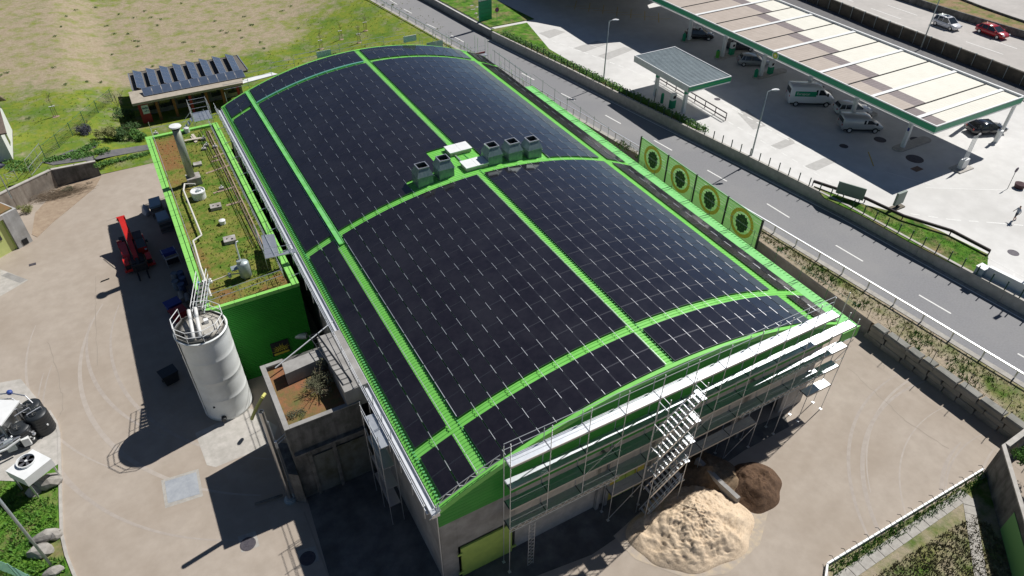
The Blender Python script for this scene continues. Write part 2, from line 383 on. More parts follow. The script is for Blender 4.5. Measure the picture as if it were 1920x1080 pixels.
obj('edge_line', mb, white_l, road)
mb = MB()   # brick gutter along the wall
for y in range(-38, 96, 1):
    a = xat(rr, y)-.42; b = xat(rr, y+.93)-.42; mb.q([(a, y, RZ+.014), (a+.34, y, RZ+.014), (b+.34, y+.93, RZ+.014), (b, y+.93, RZ+.014)])
obj('gutter_slab', mb, pave, road, kind='stuff')
# ------------------------------------------------------------------ wall right of the road
rw = thing('road_wall', 'long low grey concrete wall along the far side of the road carrying short posts', 'wall', (xat(rr, 40), 40, RZ))
ys = [96]+list(range(92, -40, -8))
for a, b in zip(ys[:-1], ys[1:]):
    n = 4; mb = MB()
    for k in range(n):
        y0 = a+(b-a)*k/n-.0; y1 = a+(b-a)*(k+1)/n+(.02 if k == n-1 else 0)
        mb.loft([[(xat(rr, y)+u, y, z) for u, z in ((0, RZ-.1), (0, 2.75), (.28, 2.75), (.28, RZ-.1))] for y in (y0, y1)])
    obj('wall_panel', mb, concl, rw)
fp = thing('post_fence', 'row of short dark green posts on top of the concrete wall by the road', 'fence', (xat(rr, 40)+.14, 40, 2.75))
me = to_mesh('post', MB().box(-.04, .04, -.04, .04, 0, .95), mat('post_green', (.02, .07, .045), .6))
y = 88.
while y > 2: inst('post', me, fp, (xat(rr, y)+.14-fp.location.x, y-40, 0)); y -= 1.28
# hedge on the wall top
hb = MB(); rn = random.Random(3)
y = 94.
while y > 55:
    x = xat(rr, y)+.85; hh = .55 if y < 88 else .45; leaves(hb, (x+rn.uniform(-.1, .1), y, FZ+.35), (.55, .7, hh), 70, .13, int(y*100), .2); y -= .55
single('hedge', hb, leafb, 'bright green hedge strip behind the post fence near the fuel station', 'hedge', (xat(rr, 75), 75, FZ))
bank = MB()
pl = [(xat(rr, y)+.5, y) for y in (97, 92, 86, 80, 75, 70, 65, 60, 56)]+[(xat(rr, y)+w_, y) for y, w_ in ((56, .9), (60, 1.3), (65, 1.5), (70, 1.6), (75, 1.7), (80, 1.9), (86, 2.6), (92, 5), (97, 7))]
bank.prism(pl, FZ, FZ+.1); o = obj('grass_bank', bank, lush, kind='structure'); attr(o, lambda x, y: .1)
# far section of bank (beyond the wall's start)
bank = MB(); bank.prism([(xat(rr, y)+1.0, y) for y in range(98, 241, 12)][:]+[(xat(rr, y)+9, y) for y in range(230, 97, -12)], RZ+.2, FZ+.12)
o = obj('grass_bank_far', bank, lush, kind='structure'); attr(o, lambda x, y: .12)
mb = MB(); 
for k in range(9):
    y = 96+k*5.2; p = xat(rr, y)+1.0; y2 = y+5.1; p2 = xat(rr, y2)+1.0
    mb.loft([[(xx+u, yy, z) for u, z in ((-.2, RZ-.1), (-.2, 2.65), (.25, 2.65), (.25, RZ-.1))] for xx, yy in ((p, y), (p2, y2))])
single('curved_wall', mb, concd, 'dark weathered wall bordering the grass bank beyond the end of the pale road wall', 'wall', (xat(rr, 98), 98, RZ))
# ------------------------------------------------------------------ guardrail left of the road
gl = thing('guardrail', 'long steel guardrail on posts along the near side of the road', 'guardrail', (xat(rl, 40), 40, RZ))
mb = MB()
for y in range(-30, 170, 4):
    a, b = xat(rl, y)-.2, xat(rl, y+4)-.2
    if 56.5 < y < 0: continue
    for z0, z1, u in ((.82, .90, 0),): mb.loft([[(xx+uu, yy, RZ+zz) for uu, zz in ((-.07, z0), (.07, z0), (.07, z1), (-.07, z1))] for xx, yy in ((a, y), (b, y+4))])
obj('rail', mb, alu, gl)
me = to_mesh('rail_post', MB().box(-.05, .05, -.05, .05, -.05, .84), alur)
y = -20.
while y < 160: inst('post', me, gl, (xat(rl, y)-.2-gl.location.x, y-40, 0)); y += 2.6
# ------------------------------------------------------------------ stone retaining wall
sw = thing('stone_wall', 'rough block stone retaining wall between the yard and the road verge', 'wall', (48.3, 10, 0)); rn = random.Random(5)
for row in range(3):
    y = 23.3 if row else 23.6; z0 = row*.55
    while y > -10:
        ln = rn.uniform(1.1, 2.1); h = .55 if row < 2 else rn.uniform(.5, .64); dx = rn.uniform(-.05, .07); 
        t = .75 if row == 2 else .6
        mb = MB(); ye = y-ln+.05; j = lambda a=.035: rn.uniform(-a, a)
        xf = 48.2+dx+(22-y)*.035
        c0 = [(xf+j(), y+j(), z0), (xf+t+j(), y+j(), z0), (xf+t+j(), ye+j(), z0), (xf+j(), ye+j(), z0)]
        c1 = [(xf+j()-.03, y-.02+j(), z0+h*.7), (xf+t+j(), y-.02, z0+h*.7), (xf+t, ye+.02, z0+h*.7), (xf+j()-.03, ye+.02, z0+h*.7)]
        c2 = [(xf+.06+j(), y-.08+j(), z0+h-.02+j(.02)), (xf+t-.08+j(), y-.08, z0+h-.02+j(.02)), (xf+t-.08, ye+.08, z0+h-.02+j(.02)), (xf+.06+j(), ye+.08, z0+h-.02+j(.02))]
        mb.loft([c0, c1, c2]); obj('stone', mb, stone, sw); y -= ln
obj('backing', MB().box(48.55, 48.75, 23.6, 78, -.3, 1.44), conc, sw)
wf = thing('wire_fence', 'thin dark posts with wire on top of the stone retaining wall', 'fence', (48.6, 10, 1.7))
for k in range(11):
    y = 24-k*3.0; x = 48.45+(22-y)*.035
    obj('post', MB().tube((x, y, 1.6), (x, y, 3.0), .025, 5), black, wf)
mb = MB()
for z in (2.0, 2.9): mb.tube((48.45, 24, z), (48.45+30*.035, -6, z), .006, 3)
obj('wire', mb, black, wf)
# ================================================================== PRODUCTION HALL
XL, XR, YN, YF = 7.2, 38.7, 20.75, 75.95
HO = Vector((22.6, 48, 0))
hall = thing('production_hall', 'big hall with a curved bright green ribbed roof and green cladding over concrete walls', 'hall', HO)
XS = [XL+(XR-XL)*i/44 for i in range(45)]
ribs = []; y = YN
while y < YF: ribs += [(y, 0), (y+.11, 0), (y+.145, .045), (y+.215, .045)]; y += .25
ribs.append((YF, 0)); mb = MB()
for (yy, dz) in ribs:
    for x in XS: mb.v.append((x, yy, zroof(x)+dz))
n = len(XS)
for j in range(len(ribs)-1):
    for i in range(n-1): mb.f.append((j*n+i, j*n+i+1, (j+1)*n+i+1, (j+1)*n+i)); mb.m.append(0)
roof = obj('roof', mb, green, hall)
# gable fascias (curved verge trim) and gable cladding
for yy, s_ in ((YN, -1), (YF, 1)):
    mb = MB(); rings = []
    for x in XS: z = zroof(x); rings.append([(x, yy+s_*.02, z-.32), (x, yy-s_*.10, z+.07), (x, yy+s_*.16, z+.07), (x, yy+s_*.18, z-.32)])
    mb.loft(rings); obj('verge_trim', mb, green, hall)
GB = 6.25
def gable(yw, s_, name):
    mb = MB(); st = .3; z = GB; t = .0
    # horizontally ribbed cladding: courses with recessed joints
    while z < 11.45:
        z1 = z+st-.03
        xs = [x for x in [XL+.05+(XR-.35-XL-.05)*i/40 for i in range(41)] if zroof(x)-.1 > z+.02]
        if len(xs) > 1:
            for a, b in zip(xs[:-1], xs[1:]):
                za, zb = min(z1, zroof(a)-.12), min(z1, zroof(b)-.12)
                mb.q([(a, yw, z), (b, yw, z), (b, yw+s_*.0, zb), (a, yw, za)]); mb.q([(a, yw, z1), (b, yw, z1), (b, yw+.03, z1+.03), (a, yw+.03, z1+.03)]) if z1 < min(zroof(a), zroof(b))-.2 else None
        z += st
    return obj(name, mb, greenw, hall)
gable(YN+.12, -1, 'gable_cladding')
mb = MB()
for a, b in zip(XS[:-1], XS[1:]): mb.q([(a, YN+.16, GB), (b, YN+.16, GB), (b, YN+.16, zroof(b)-.05), (a, YN+.16, zroof(a)-.05)])
for a, b in zip(XS[:-1], XS[1:]): mb.q([(a, YF-.12, 0), (b, YF-.12, 0), (b, YF-.12, zroof(b)-.05), (a, YF-.12, zroof(a)-.05)])
obj('gable_backing', mb, greenw, hall)
# side walls
obj('side_wall', MB().box(XL+.08, XL+.35, YN+.3, YF-.3, 0, 7.3), conc, hall)
obj('side_fascia', MB().box(XL-.02, XL+.06, YN+.25, YF-.25, 7.3, zroof(XL)-.06), greenw, hall)
obj('side_wall', MB().box(XR-1.2, XR-.9, YN+.3, YF-.3, 0, 7.0), conc, hall)
# gable ground wall, with openings
seg = [(7.28, 8.3, 0), (8.3, 12.2, 3.25), (12.2, 19.2, 0), (19.2, 22.6, 0), (22.6, 24.0, 0), (24.0, 30.6, 2.5), (30.6, 31.2, 0), (31.2, 35.4, 2.5), (35.4, 37.8, 0)]
for a, b, z0 in seg: obj('gable_wall', MB().box(a+.004, b-.004, YN+.15, YN+.5, z0, GB), conc if a < 11 else concl, hall)  # paler concrete stands in for light bounced onto the wall below the scaffold
mb = MB(); mb.box(24, 35.4, YN+6, YN+6.2, 0, 5); mb.box(23.8, 24, YN+.5, YN+6, 0, 5); mb.box(35.4, 35.6, YN+.5, YN+6, 0, 5); mb.box(24, 35.4, YN+.5, YN+6, 4.6, 4.8)
obj('bay_interior', mb, concd, hall)
# lime door with hinges
d = obj('loading_door', MB().box(8.42, 11.9, YN-.02, YN+.1, .05, 3.2), glime, hall)
for x in (8.32, 12.02):
    for z in (.6, 2.7): obj('hinge', MB().box(x-.16, x+.16, YN-.09, YN-.02, z-.09, z+.09), glime, d)
for k, (x, m_) in enumerate(((19.45, mat('yellow_panel', (.55, .42, .06), .7)), (20.25, glime), (21.05, glime), (21.85, mat('yellow_panel2', (.6, .5, .08), .7)))):
    obj('door_panel', MB().box(x-.36, x+.36, YN+.06, YN+.14, .1, 2.5), m_, hall)
obj('beam', MB().box(12.3, 17, YN+.02, YN+.14, 4.7, 4.95), mat('rust_beam', (.28, .08, .04), .8), hall)
for x in (18.4, 19.1, 22.7, 30.9): obj('pilaster', MB().box(x-.12, x+.12, YN-.12, YN+.14, 0, GB-.1), conc, hall)
# left gutter
mb = MB(); 
for x0, x1, z0, z1 in ((6.78, 6.82, 8.1, 8.34), (6.82, 7.14, 8.1, 8.13), (7.12, 7.16, 8.1, 8.3)): mb.box(x0, x1, YN, YF, z0, z1)
obj('gutter', mb, alul, hall)
# serrated profile filler along the eaves and strips
mb = MB(); y = YN+.1
while y < YF-.2:
    for xa, xb in ((7.42, 7.58), (10.33, 10.42), (22.88, 22.97)):
        z = zroof((xa+xb)/2)+.055; mb.box(xa, xb, y, y+.12, z-.03, z+.025)
    y += .25
obj('profile_filler', mb, mat('filler', (.08, .34, .10), .5), hall, kind='stuff')
# right eave: green netting walkway
rn = random.Random(2)
mb = MB(); y = 21.2; ye = 67
mb.q([(38.95, YN-.4, 7.55), (40.35, YN-.4, 7.35), (40.35, ye, 7.35), (38.95, ye, 7.55)]); mb.q([(38.95, YN-.4, 7.49), (38.95, ye, 7.49), (40.35, ye, 7.29), (40.35, YN-.4, 7.29)])
obj('eave_netting', mb, gmesh, hall)
obj('eave_board', MB().box(40.36, 40.42, YN-.4, ye, 6.5, 7.33), green, hall); obj('eave_board', MB().box(38.6, 40.42, YN-.47, YN-.41, 6.45, 7.42), green, hall)
mb = MB(); mb.box(38.74, 38.92, YN, YF, 7.55, 7.72); obj('gutter', mb, black, hall)
mb = MB(); y = YN-.3
while y < ye: mb.box(40.05, 40.35, y, y+.04, 7.56-.0, 7.60, T=Matrix(((1, 0, 0, 0), (0, 1, 0, 0), (-.14, 0, 1, 5.45), (0, 0, 0, 1)))); y += .33
obj('netting_bar', mb, gmesh, hall, kind='stuff')
gal_d = mat('dull_tube', (.12, .2, .15), .6, .3)
er = thing('eave_handrail', 'thin dark scaffold handrail running above the green netting on the road side eave', 'handrail', (40.3, 45, 7.4))
y = 21.0
while y < 75.5:
    obj('upright', MB().tube((40.3 if y < ye else 39.6, y, 7.0), (40.3 if y < ye else 39.6, y, 9.0), .02, 5), gal_d, er)
    if y < ye: obj('bracket', MB().tube((38.9, y, 7.66), (40.3, y, 7.62), .025, 5), black, er)
    y += 2.57
mb = MB()
for z in (8.85,): mb.tube((40.27, 21, z), (40.27, ye, z), .014, 5).tube((39.6, ye, z), (39.6, 75.6, z), .022, 5)
obj('rail', mb, gal_d, er)
# far part of the road eave: bare scaffold deck
fd = thing('eave_scaffold', 'bare aluminium scaffold walkway past the end of the green netting', 'scaffold', (39.8, 71.5, 7))
for k in range(3): obj('deck', MB().box(39.05, 40.2, 67.3+k*2.57, 67.3+k*2.57+2.5, 6.6, 6.66), deckm, fd)
for k in range(4):
    for x in (39.1, 40.25): obj('upright', MB().tube((x, 67.3+k*2.57, 0 if x > 40 else 6), (x, 67.3+k*2.57, 8.6), .025, 5), alur, fd)
mb = MB()
for z in (7.1, 7.6, 8.4): mb.tube((40.25, 67.2, z), (40.25, 75.3, z), .02, 5)
obj('rail', mb, alur, fd)
# ------------------------------------------------------------------ solar array
arr = thing('solar_array', 'dark solar panels covering the curved roof in rows split by green strips', 'solar array', (22.6, 48, 8))
groups = [(7.62, 9.75, 2), (10.42, 22.30, 11), (22.98, 35.28, 11), (36.2, 38.45, 2)]
rows = [(20.88, 24.08, 2), (24.78, 45.58, 13), (46.32, 71.9, 16), (72.55, 75.75, 2)]
def excl(x, y):
    if 46 < y < 48.0 and 17.0 < x < 29.6: return True
    if 47.9 < y < 51.3 and 20.0 < x < 24.2: return True
    return False
mods = []; seams = []
for (x0, x1, nc) in groups:
    wd = (x1-x0)/nc
    for (y0, y1, nr) in rows:
        ln = (y1-y0)/nr
        for c in range(nc):
            for r in range(nr):
                xm, ym = x0+(c+.5)*wd, y0+(r+.5)*ln
                if excl(xm, ym): continue
                mods.append((xm, ym, wd, ln))
        for c in range(1, nc):
            for r in range(0, nr+1):
                ys_ = y0+r*ln; x = x0+c*wd
                if excl(x, ys_+.3) or excl(x, ys_-.3): continue
                seams.append((x, ys_, r == 0, r == nr))
def slope(x): return atan2(zroof(x+.5)-zroof(x-.5), 1.0)
pm = {}
def panel_mesh(wd, ln):
    k = round(wd, 3), round(ln, 2)
    if k not in pm:
        arc = wd*1.012-.022; h = arc/2; l2 = ln/2-.011
        mb = MB(); mb.box(-h, h, -l2, l2, -.035, 0, 1)
        mb.q([(-h+.028, -l2+.028, .002), (h-.028, -l2+.028, .002), (h-.028, l2-.028, .002), (-h+.028, l2-.028, .002)], 0)
        pm[k] = to_mesh('solar_panel', mb, [pv, pvf])
    return pm[k]
mods.sort(key=lambda t: (t[0]**2+t[1]**2+31**2))
rest = MB(); AO = arr.location; rn = random.Random(11)
for i, (xm, ym, wd, ln) in enumerate(mods):
    a = slope(xm); z = (zroof(xm-wd*.5)+zroof(xm+wd*.5))/2+.15
    tx = rn.gauss(0, .0035); ty = rn.gauss(0, .0035)
    if i < 296: inst('solar_panel', panel_mesh(wd, ln), arr, (xm-AO.x, ym-AO.y, z-AO.z), (tx, -a+ty, 0))
    else:
        T = Matrix.Translation((xm, ym, z)) @ Matrix.Rotation(-a+ty, 4, 'Y') @ Matrix.Rotation(tx, 4, 'X')
        h = (wd*1.012/cos(a)*.999-.022)/2; l2 = ln/2-.011; h = wd/2/cos(a)-.011
        rest.box(-h, h, -l2, l2, -.035, 0, 1, T=T)
        rest.q([T @ Vector(p) for p in ((-h+.028, -l2+.028, .002), (h-.028, -l2+.028, .002), (h-.028, l2-.028, .002), (-h+.028, l2-.028, .002))], 0)
obj('solar_panel_rest', rest, [pv, pvf], arr, kind='stuff')
mb = MB()
for x, y, s0, s1 in seams:
    a0, a1 = (y-.40, y+.40)
    if s0: a0 = y-.38 if y > 22 else y
    if s1: a1 = y+.38 if y < 75 else y
    z = zroof(x)+.165; mb.box(x-.014, x+.014, a0, a1, z, z+.016)
obj('clamp_rail', mb, alu, arr, kind='stuff')
mb = MB()
for (x0, x1, nc) in groups:
    for (y0, y1, nr) in rows:
        for r in range(1, nr):
            for c in range(nc):
                a, b = x0+(x1-x0)*c/nc, x0+(x1-x0)*(c+1)/nc; y = y0+(y1-y0)*r/nr
                if excl((a+b)/2, y+.3) or excl((a+b)/2, y-.3): continue
                za, zb = zroof(a)+.157, zroof(b)+.157; mb.q([(a, y-.008, za), (b, y-.008, zb), (b, y+.008, zb), (a, y+.008, za)])
obj('seam_strip', mb, mat('seam_metal', (.07, .07, .08), .3, .5), arr, kind='stuff')
mb = MB()
for x, y0, y1 in ((9.80, 20.9, 24.2), (9.80, 24.4, 45.6), (22.34, 20.9, 45.6), (10.44, 24.9, 45), (9.80, 46, 75.7), (22.36, 51.6, 75.7)):
    y = y0
    while y < y1-.3: z = zroof(x)+.14; mb.box(x-.02, x+.02, y, min(y+1.5, y1), z, z+.03); y += 1.605
obj('edge_rail', mb, alu, arr, kind='stuff')
ct = obj('cable_tray', MB().box(9.9, 10.3, 44.6, 75.8, zroof(10.1)+.08, zroof(10.1)+.17).box(9.88, 9.92, 44.6, 75.8, zroof(10.1)+.17, zroof(10.1)+.22).box(10.28, 10.32, 44.6, 75.8, zroof(10.1)+.17, zroof(10.1)+.22), mat('tray_metal', (.14, .50, .10), .35, .15, c2=(.22, .60, .22), sc=1.8), arr)
mb = MB(); rings = []
for i in range(18):
    x = 10.3+i*.7; z = zroof(x); rings.append([(x, 72.2, z+.08), (x, 72.2, z+.2), (x, 72.42, z+.2), (x, 72.42, z+.08)])
mb.loft(rings); obj('cable_tray', mb, mat('tray_blue', (.20, .52, .42), .35, .4), arr)
mb = MB()
for x in (21.9+.2, 24.25): mb.box(x, x+.1, 46.6, 51.4, zroof(x)+.06, zroof(x)+.14)
obj('cable_duct', mb, alu, arr)
# ------------------------------------------------------------------ ventilators and hatches on the roof
def ventilator(x, y, label):
    z = zroof(x); t = thing('roof_ventilator', label, 'ventilator', (x, y, z), 0, 'metal ventilation cowls on the curved roof')
    b = MB(); a = .66
    b.box(-a, a, -a, a, -.3, .82); obj('cowl_base', b, cowl, t, world=False)
    b = MB(); b.loft([[(-a, -a, .82), (a, -a, .82), (a, a, .82), (-a, a, .82)], [(-a-.05, -a-.05, .9), (a+.05, -a-.05, .9), (a+.05, a+.05, .9), (-a-.05, a+.05, .9)], [(-.43, -.43, 1.55), (.43, -.43, 1.55), (.43, .43, 1.55), (-.43, .43, 1.55)]], cap=False)
    h = obj('cowl_hood', b, cowl, t, world=False)
    b = MB()
    for q in ((-.48, .48, -.48, -.41), (-.48, .48, .41, .48), (-.48, -.41, -.41, .41), (.41, .48, -.41, .41)): b.box(*q, 1.53, 1.63)
    obj('collar', b, alu, h, world=False); obj('duct_opening', MB().q([(-.42, -.42, 1.25), (.42, -.42, 1.25), (.42, .42, 1.25), (-.42, .42, 1.25)]), dark, h, world=False)
    b = MB(); b.loft([[(a, -.35, .75), (a, .35, .75), (a, .35, .68), (a, -.35, .68)], [(a+.35, -.25, .45), (a+.35, .25, .45), (a+.35, .25, .38), (a+.35, -.25, .38)]]); obj('flap', b, alu, t, world=False)
    return t
for x, l in ((18.15, 'metal ventilation cowl nearest the eave, leftmost of the five on the roof'), (20.05, 'metal ventilation cowl just left of the white roof hatches'), (24.55, 'metal ventilation cowl just right of the white roof hatches'), (26.5, 'metal ventilation cowl in the middle of the three right of the hatches'), (28.45, 'metal ventilation cowl farthest right, next to the blue-lit panels')):
    ventilator(x, 47.15, l)
def hatch(x, y, w_, l_, label, rz=0):
    z = zroof(x); t = thing('roof_hatch', label, 'roof hatch', (x, y, z), rz, 'white roof hatches at the crossing of the green strips')
    obj('curb', MB().box(-w_/2+.06, w_/2-.06, -l_/2+.06, l_/2-.06, 0, .32), toe, t, world=False)
    for k in (-1, 1): obj('lid', MB().box(min(0, k*w_/2)+(.01 if k > 0 else 0), max(0, k*w_/2)-(.01 if k < 0 else 0), -l_/2, l_/2, .32, .40), whitep, t, world=False)
hatch(22.75, 50.05, 2.1, 1.35, 'white double roof hatch farther from the scaffold, upper of the two')
hatch(22.85, 47.1, 2.1, 1.35, 'white double roof hatch beside the metal cowls, lower of the two')
# ------------------------------------------------------------------ left eave rail and ties to the annex
el = thing('eave_scaffold_rail', 'silver scaffold tubes and boards along the left eave of the hall', 'handrail', (6.7, 48, 8))
mb = MB(); mb.box(6.62, 6.75, YN+.1, 75.9, 8.02, 8.07); obj('board', mb, alul, el)
mb = MB()
for x, z in ((6.55, 8.6), (6.55, 9.05)): mb.tube((x, YN, z), (x, 75.9, z), .024, 5)
obj('rail', mb, alul, el)
k = 0; y = YN+.2
while y < 76:
    obj('upright', MB().tube((6.55, y, 7.6), (6.55, y, 9.15), .025, 5), alur, el)
    if y > 44 and k % 2 == 0: obj('tie', MB().tube((5.9, y, 8.02), (6.9, y, 8.05), .03, 5), alur, el)
    y += 1.7; k += 1
# ------------------------------------------------------------------ gable scaffold
SY0, SY1 = 19.6, 20.35
sc = thing('gable_scaffold', 'tall aluminium scaffold with decks and a stair tower across the near gable', 'scaffold', (24, 19.4, 0))
SX = [11.1+2.5*k for k in range(12)]
levels = [2.7, 4.7, 6.7, 8.7, 10.7]
def has(l, k):
    if l == 0: return 3 <= k <= 7 or k == 10
    if l == 4: return k <= 9
    return True
for k, x in enumerate(SX):
    for j, yy in enumerate((SY0, SY1)):
        z0 = 0 if (k not in (1, 2) and (j == 0)) or k in (0, 3, 11) else (4.6 if k in (1, 2) else 0)
        top = 12.8 if k <= 10 and j == 0 else (11.8 if k <= 10 else 9.4)
        if k == 11: top = 9.4
        mb = MB().tube((x, yy, z0), (x, yy, top), .028, 6); obj('standard', mb, alur, sc)
        if z0 == 0: obj('base_plate', MB().box(x-.09, x+.09, yy-.09, yy+.09, .0, .03), alur, sc)
deck_me = None
mbd = MB()
for i in range(2): mbd.box(.02, 2.48, .02+i*.36, .36+i*.36, 0, .06)
deck_me = to_mesh('deck', mbd, deckm)
toe_me = to_mesh('toe_board', MB().box(.02, 2.48, 0, .03, 0, .15), toe)
rail_me = to_mesh('guard_rail', MB().tube((0, 0, 0), (2.5, 0, 0), .02, 5), alur)
trans_me = to_mesh('transom', MB().box(-.03, .03, 0, .75, -.06, .0), mat('transom', (.12, .13, .15), .5, .6))
so = sc.location
for l, z in enumerate(levels):
    for k in range(11):
        if not has(l, k): continue
        inst('deck', deck_me, sc, (SX[k]-so.x, SY0-so.y, z-so.z))
        inst('toe_board', toe_me, sc, (SX[k]-so.x, SY0-.04-so.y, z+.02-so.z))
        if l == 4:
            for dz in (.5, 1.0): inst('guard_rail', rail_me, sc, (SX[k]-so.x, SY1+.03-so.y, z+dz+.2-so.z))
        if l in (3, 4): inst('guard_rail', rail_me, sc, (SX[k]-so.x, SY0-.03-so.y, z+.1-so.z))
        if l in (1, 2) and k % 2 == 0: inst('guard_rail', rail_me, sc, (SX[k]-so.x, SY0-.03-so.y, z+1.0-so.z))
        inst('transom', trans_me, sc, (SX[k]+.02-so.x, SY0-so.y, z+.07-so.z))
for k, l in ((2, 3), (5, 2), (9, 2), (7, 0), (9, 1), (10, 2), (3, 0)):
    z = levels[l]; obj('brace', MB().tube((SX[k], SY0-.05, z-1.9 if z > 3 else .3), (SX[k+1], SY0-.05, z), .02, 5), alur, sc)
def girder(name, a, b, h, parent, nseg, r=.024):
    a, b = Vector(a), Vector(b); mb = MB(); u = Vector((0, 0, h)) if abs((b-a).normalized().z) < .8 else Vector((.4, 0, 0))
    mb.tube(a, b, r, 5).tube(a+u, b+u, r, 5)
    for i in range(nseg):
        p, q = a.lerp(b, i/nseg), a.lerp(b, (i+1)/nseg)
        mb.tube(p, (p+q)/2+u, r*.7, 4, cap=False).tube((p+q)/2+u, q, r*.7, 4, cap=False)
    return obj(name, mb, alur, parent)
girder('lattice_girder', (11.0, SY0-.12, 4.75), (18.8, SY0-.12, 4.75), .42, sc, 17)
girder('lattice_girder', (28.8, SY0-.12, 4.75), (35.8, SY0-.12, 4.75), .42, sc, 15)
girder('lattice_post', (12.3, SY0-.2, 0), (12.3, SY0-.2, 4.7), .4, sc, 12)
girder('lattice_girder', (31.1, SY0-.12, 6.9), (36.1, SY0-.12, 6.9), .42, sc, 10)
# verge guard girder up the left part of the gable
pts = [(7.35+i*.75, YN+.05) for i in range(6)]
mb = MB()
for i in range(5):
    x0, x1 = pts[i][0], pts[i+1][0]; za, zb = zroof(x0)+.3, zroof(x1)+.3
    for dz in (0, .42): mb.tube((x0, YN, za+dz), (x1, YN, zb+dz), .024, 5)
    mb.tube((x0, YN, za), ((x0+x1)/2, YN, (za+zb)/2+.42), .018, 4).tube(((x0+x1)/2, YN, (za+zb)/2+.42), (x1, YN, zb), .018, 4)
obj('verge_girder', mb, alur, sc)
mb = MB(); mb.box(6.75, 7.2, 20.35, 20.75, 8.2, 8.5); 
for q in range(7): mb.tube((6.6+q*.1, 20.4, 8.2+.1*(q % 3)), (7.25, 20.3+q*.08, 8.75), .03, 5)
obj('corner_coupling', mb, alur, sc)
obj('corner_post', MB().tube((7.05, 20.45, 0), (7.05, 20.45, 9.2), .03, 6), alur, sc)
# stair tower in front of the scaffold
st = thing('stair_tower', 'zigzag aluminium stair tower standing in front of the gable scaffold', 'stair tower', (22.2, 18.6, 0))
TX0, TX1 = 20.6, 23.3; ty0, ty1 = 18.35, 19.2
for x in (TX0, TX1):
    for yy in (ty0, ty1): obj('standard', MB().tube((x, yy, 0), (x, yy, 12.2 if yy < 19 else 11.8), .028, 6), alur, st)
zz = [0.3, 2.7, 4.7, 6.7, 8.7, 10.7]
for i in range(5):
    a, b = zz[i], zz[i+1]; xa, xb = TX0+.15, TX1-.15
    if i == 0: xa -= .0
    fl = obj('flight', MB().loft([[(xa, ty0+.02, a-.08), (xa, ty0+.06, a-.08), (xa, ty0+.06, a+.1), (xa, ty0+.02, a+.1)], [(xb, ty0+.02, b-.08), (xb, ty0+.06, b-.08), (xb, ty0+.06, b+.1), (xb, ty0+.02, b+.1)]])
             .loft([[(xa, ty1-.12, a-.08), (xa, ty1-.08, a-.08), (xa, ty1-.08, a+.1), (xa, ty1-.12, a+.1)], [(xb, ty1-.12, b-.08), (xb, ty1-.08, b-.08), (xb, ty1-.08, b+.1), (xb, ty1-.12, b+.1)]]), alu, st)
    for k in range(9):
        t = (k+.5)/9; x = xa+(xb-xa)*t; z = a+(b-a)*t
        obj('tread', MB().box(x-.075, x+.075, ty0+.07, ty1-.13, z-.015, z+.02), alur, fl)
    mb = MB()
    for dz in (.55, 1.0): mb.tube((xa, ty0, a+dz), (xb, ty0, b+dz), .02, 5)
    for t in (.05, .5, .95): mb.tube((xa+(xb-xa)*t, ty0, a+(b-a)*t), (xa+(xb-xa)*t, ty0, a+(b-a)*t+1), .016, 4)
    obj('handrail', mb, alur, st)
    obj('landing', MB().box(TX1-.1, TX1+.25, ty0, ty1, b-.03, b+.02) if 1 else None, deckm, st)
mb = MB()
for z in (3.2, 5.2, 7.2, 9.2, 11.2, 11.8): mb.tube((TX0, ty0-.02, z), (TX0, ty1, z), .018, 4).tube((TX1, ty0, z), (TX1, ty1, z), .018, 4)
obj('guard_rail', mb, alur, st)
# short scaffold at the left wall
ls = thing('left_wall_scaffold', 'narrow scaffold tower with a bright deck beside the bunker and hall eave', 'scaffold', (6.4, 27.5, 0))
for k in range(3):
    y = 26.2+k*1.5
    for x in (5.95, 6.75): obj('standard', MB().tube((x, y, 0), (x, y, 9.2), .025, 5), alur, ls)
for z, a, b in ((7.9, 26.25, 29.0), (5.9, 26.25, 29.1), (3.9, 26.2, 29.1), (2.0, 26.2, 29.1)): obj('deck', MB().box(5.98, 6.7, a, b, z, z+.06), deckm if z > 7 else alu, ls)
mb = MB()
for z in (8.4, 8.95, 6.9, 4.9): mb.tube((5.93, 26.2, z), (5.93, 29.2, z), .02, 5)
obj('rail', mb, alur, ls)
# scaffolds at the back gable
def back_scaff(x0, x1, y, z, label, redb, cloth=False):
    t = thing('back_gable_scaffold', label, 'scaffold', (x0, y, 0))
    obj('deck', MB().box(x0, x1, y, y+.75, z, z+.07), deckm, t)
    if redb: obj('toe_board', MB().box(x0, x1, y+.76, y+.8, z+.07, z+.25), mat('red_board', (.25, .03, .03), .7), t)
    nx = max(2, int((x1-x0)/1.3)+1)
    for k in range(nx):
        x = x0+(x1-x0)*k/(nx-1)
        for yy in (y, y+.75): obj('standard', MB().tube((x, yy, 0), (x, yy, z+2.0+(k % 2)*.5), .026, 5), alur, t)
    mb = MB()
    for dz in (.5, 1.0): mb.tube((x0, y+.75, z+dz), (x1, y+.75, z+dz), .02, 5)
    obj('rail', mb, alur, t)
    if cloth: obj('mesh_panel', MB().box(x0+.8, x1-.5, y+.7, y+.72, z+.3, z+1.3), mat('pale_mesh', (.55, .58, .55), .8), t)
back_scaff(30.8, 34.2, 76.4, 9.3, 'white deck with red toe board behind the far gable crown', True, True)
back_scaff(36.6, 39.4, 76.4, 7.9, 'small white scaffold deck at the far right corner of the roof', True)
bs = thing('back_handrail', 'thin scaffold rails standing behind the far edge of the curved roof', 'handrail', (16, 76.6, 8))
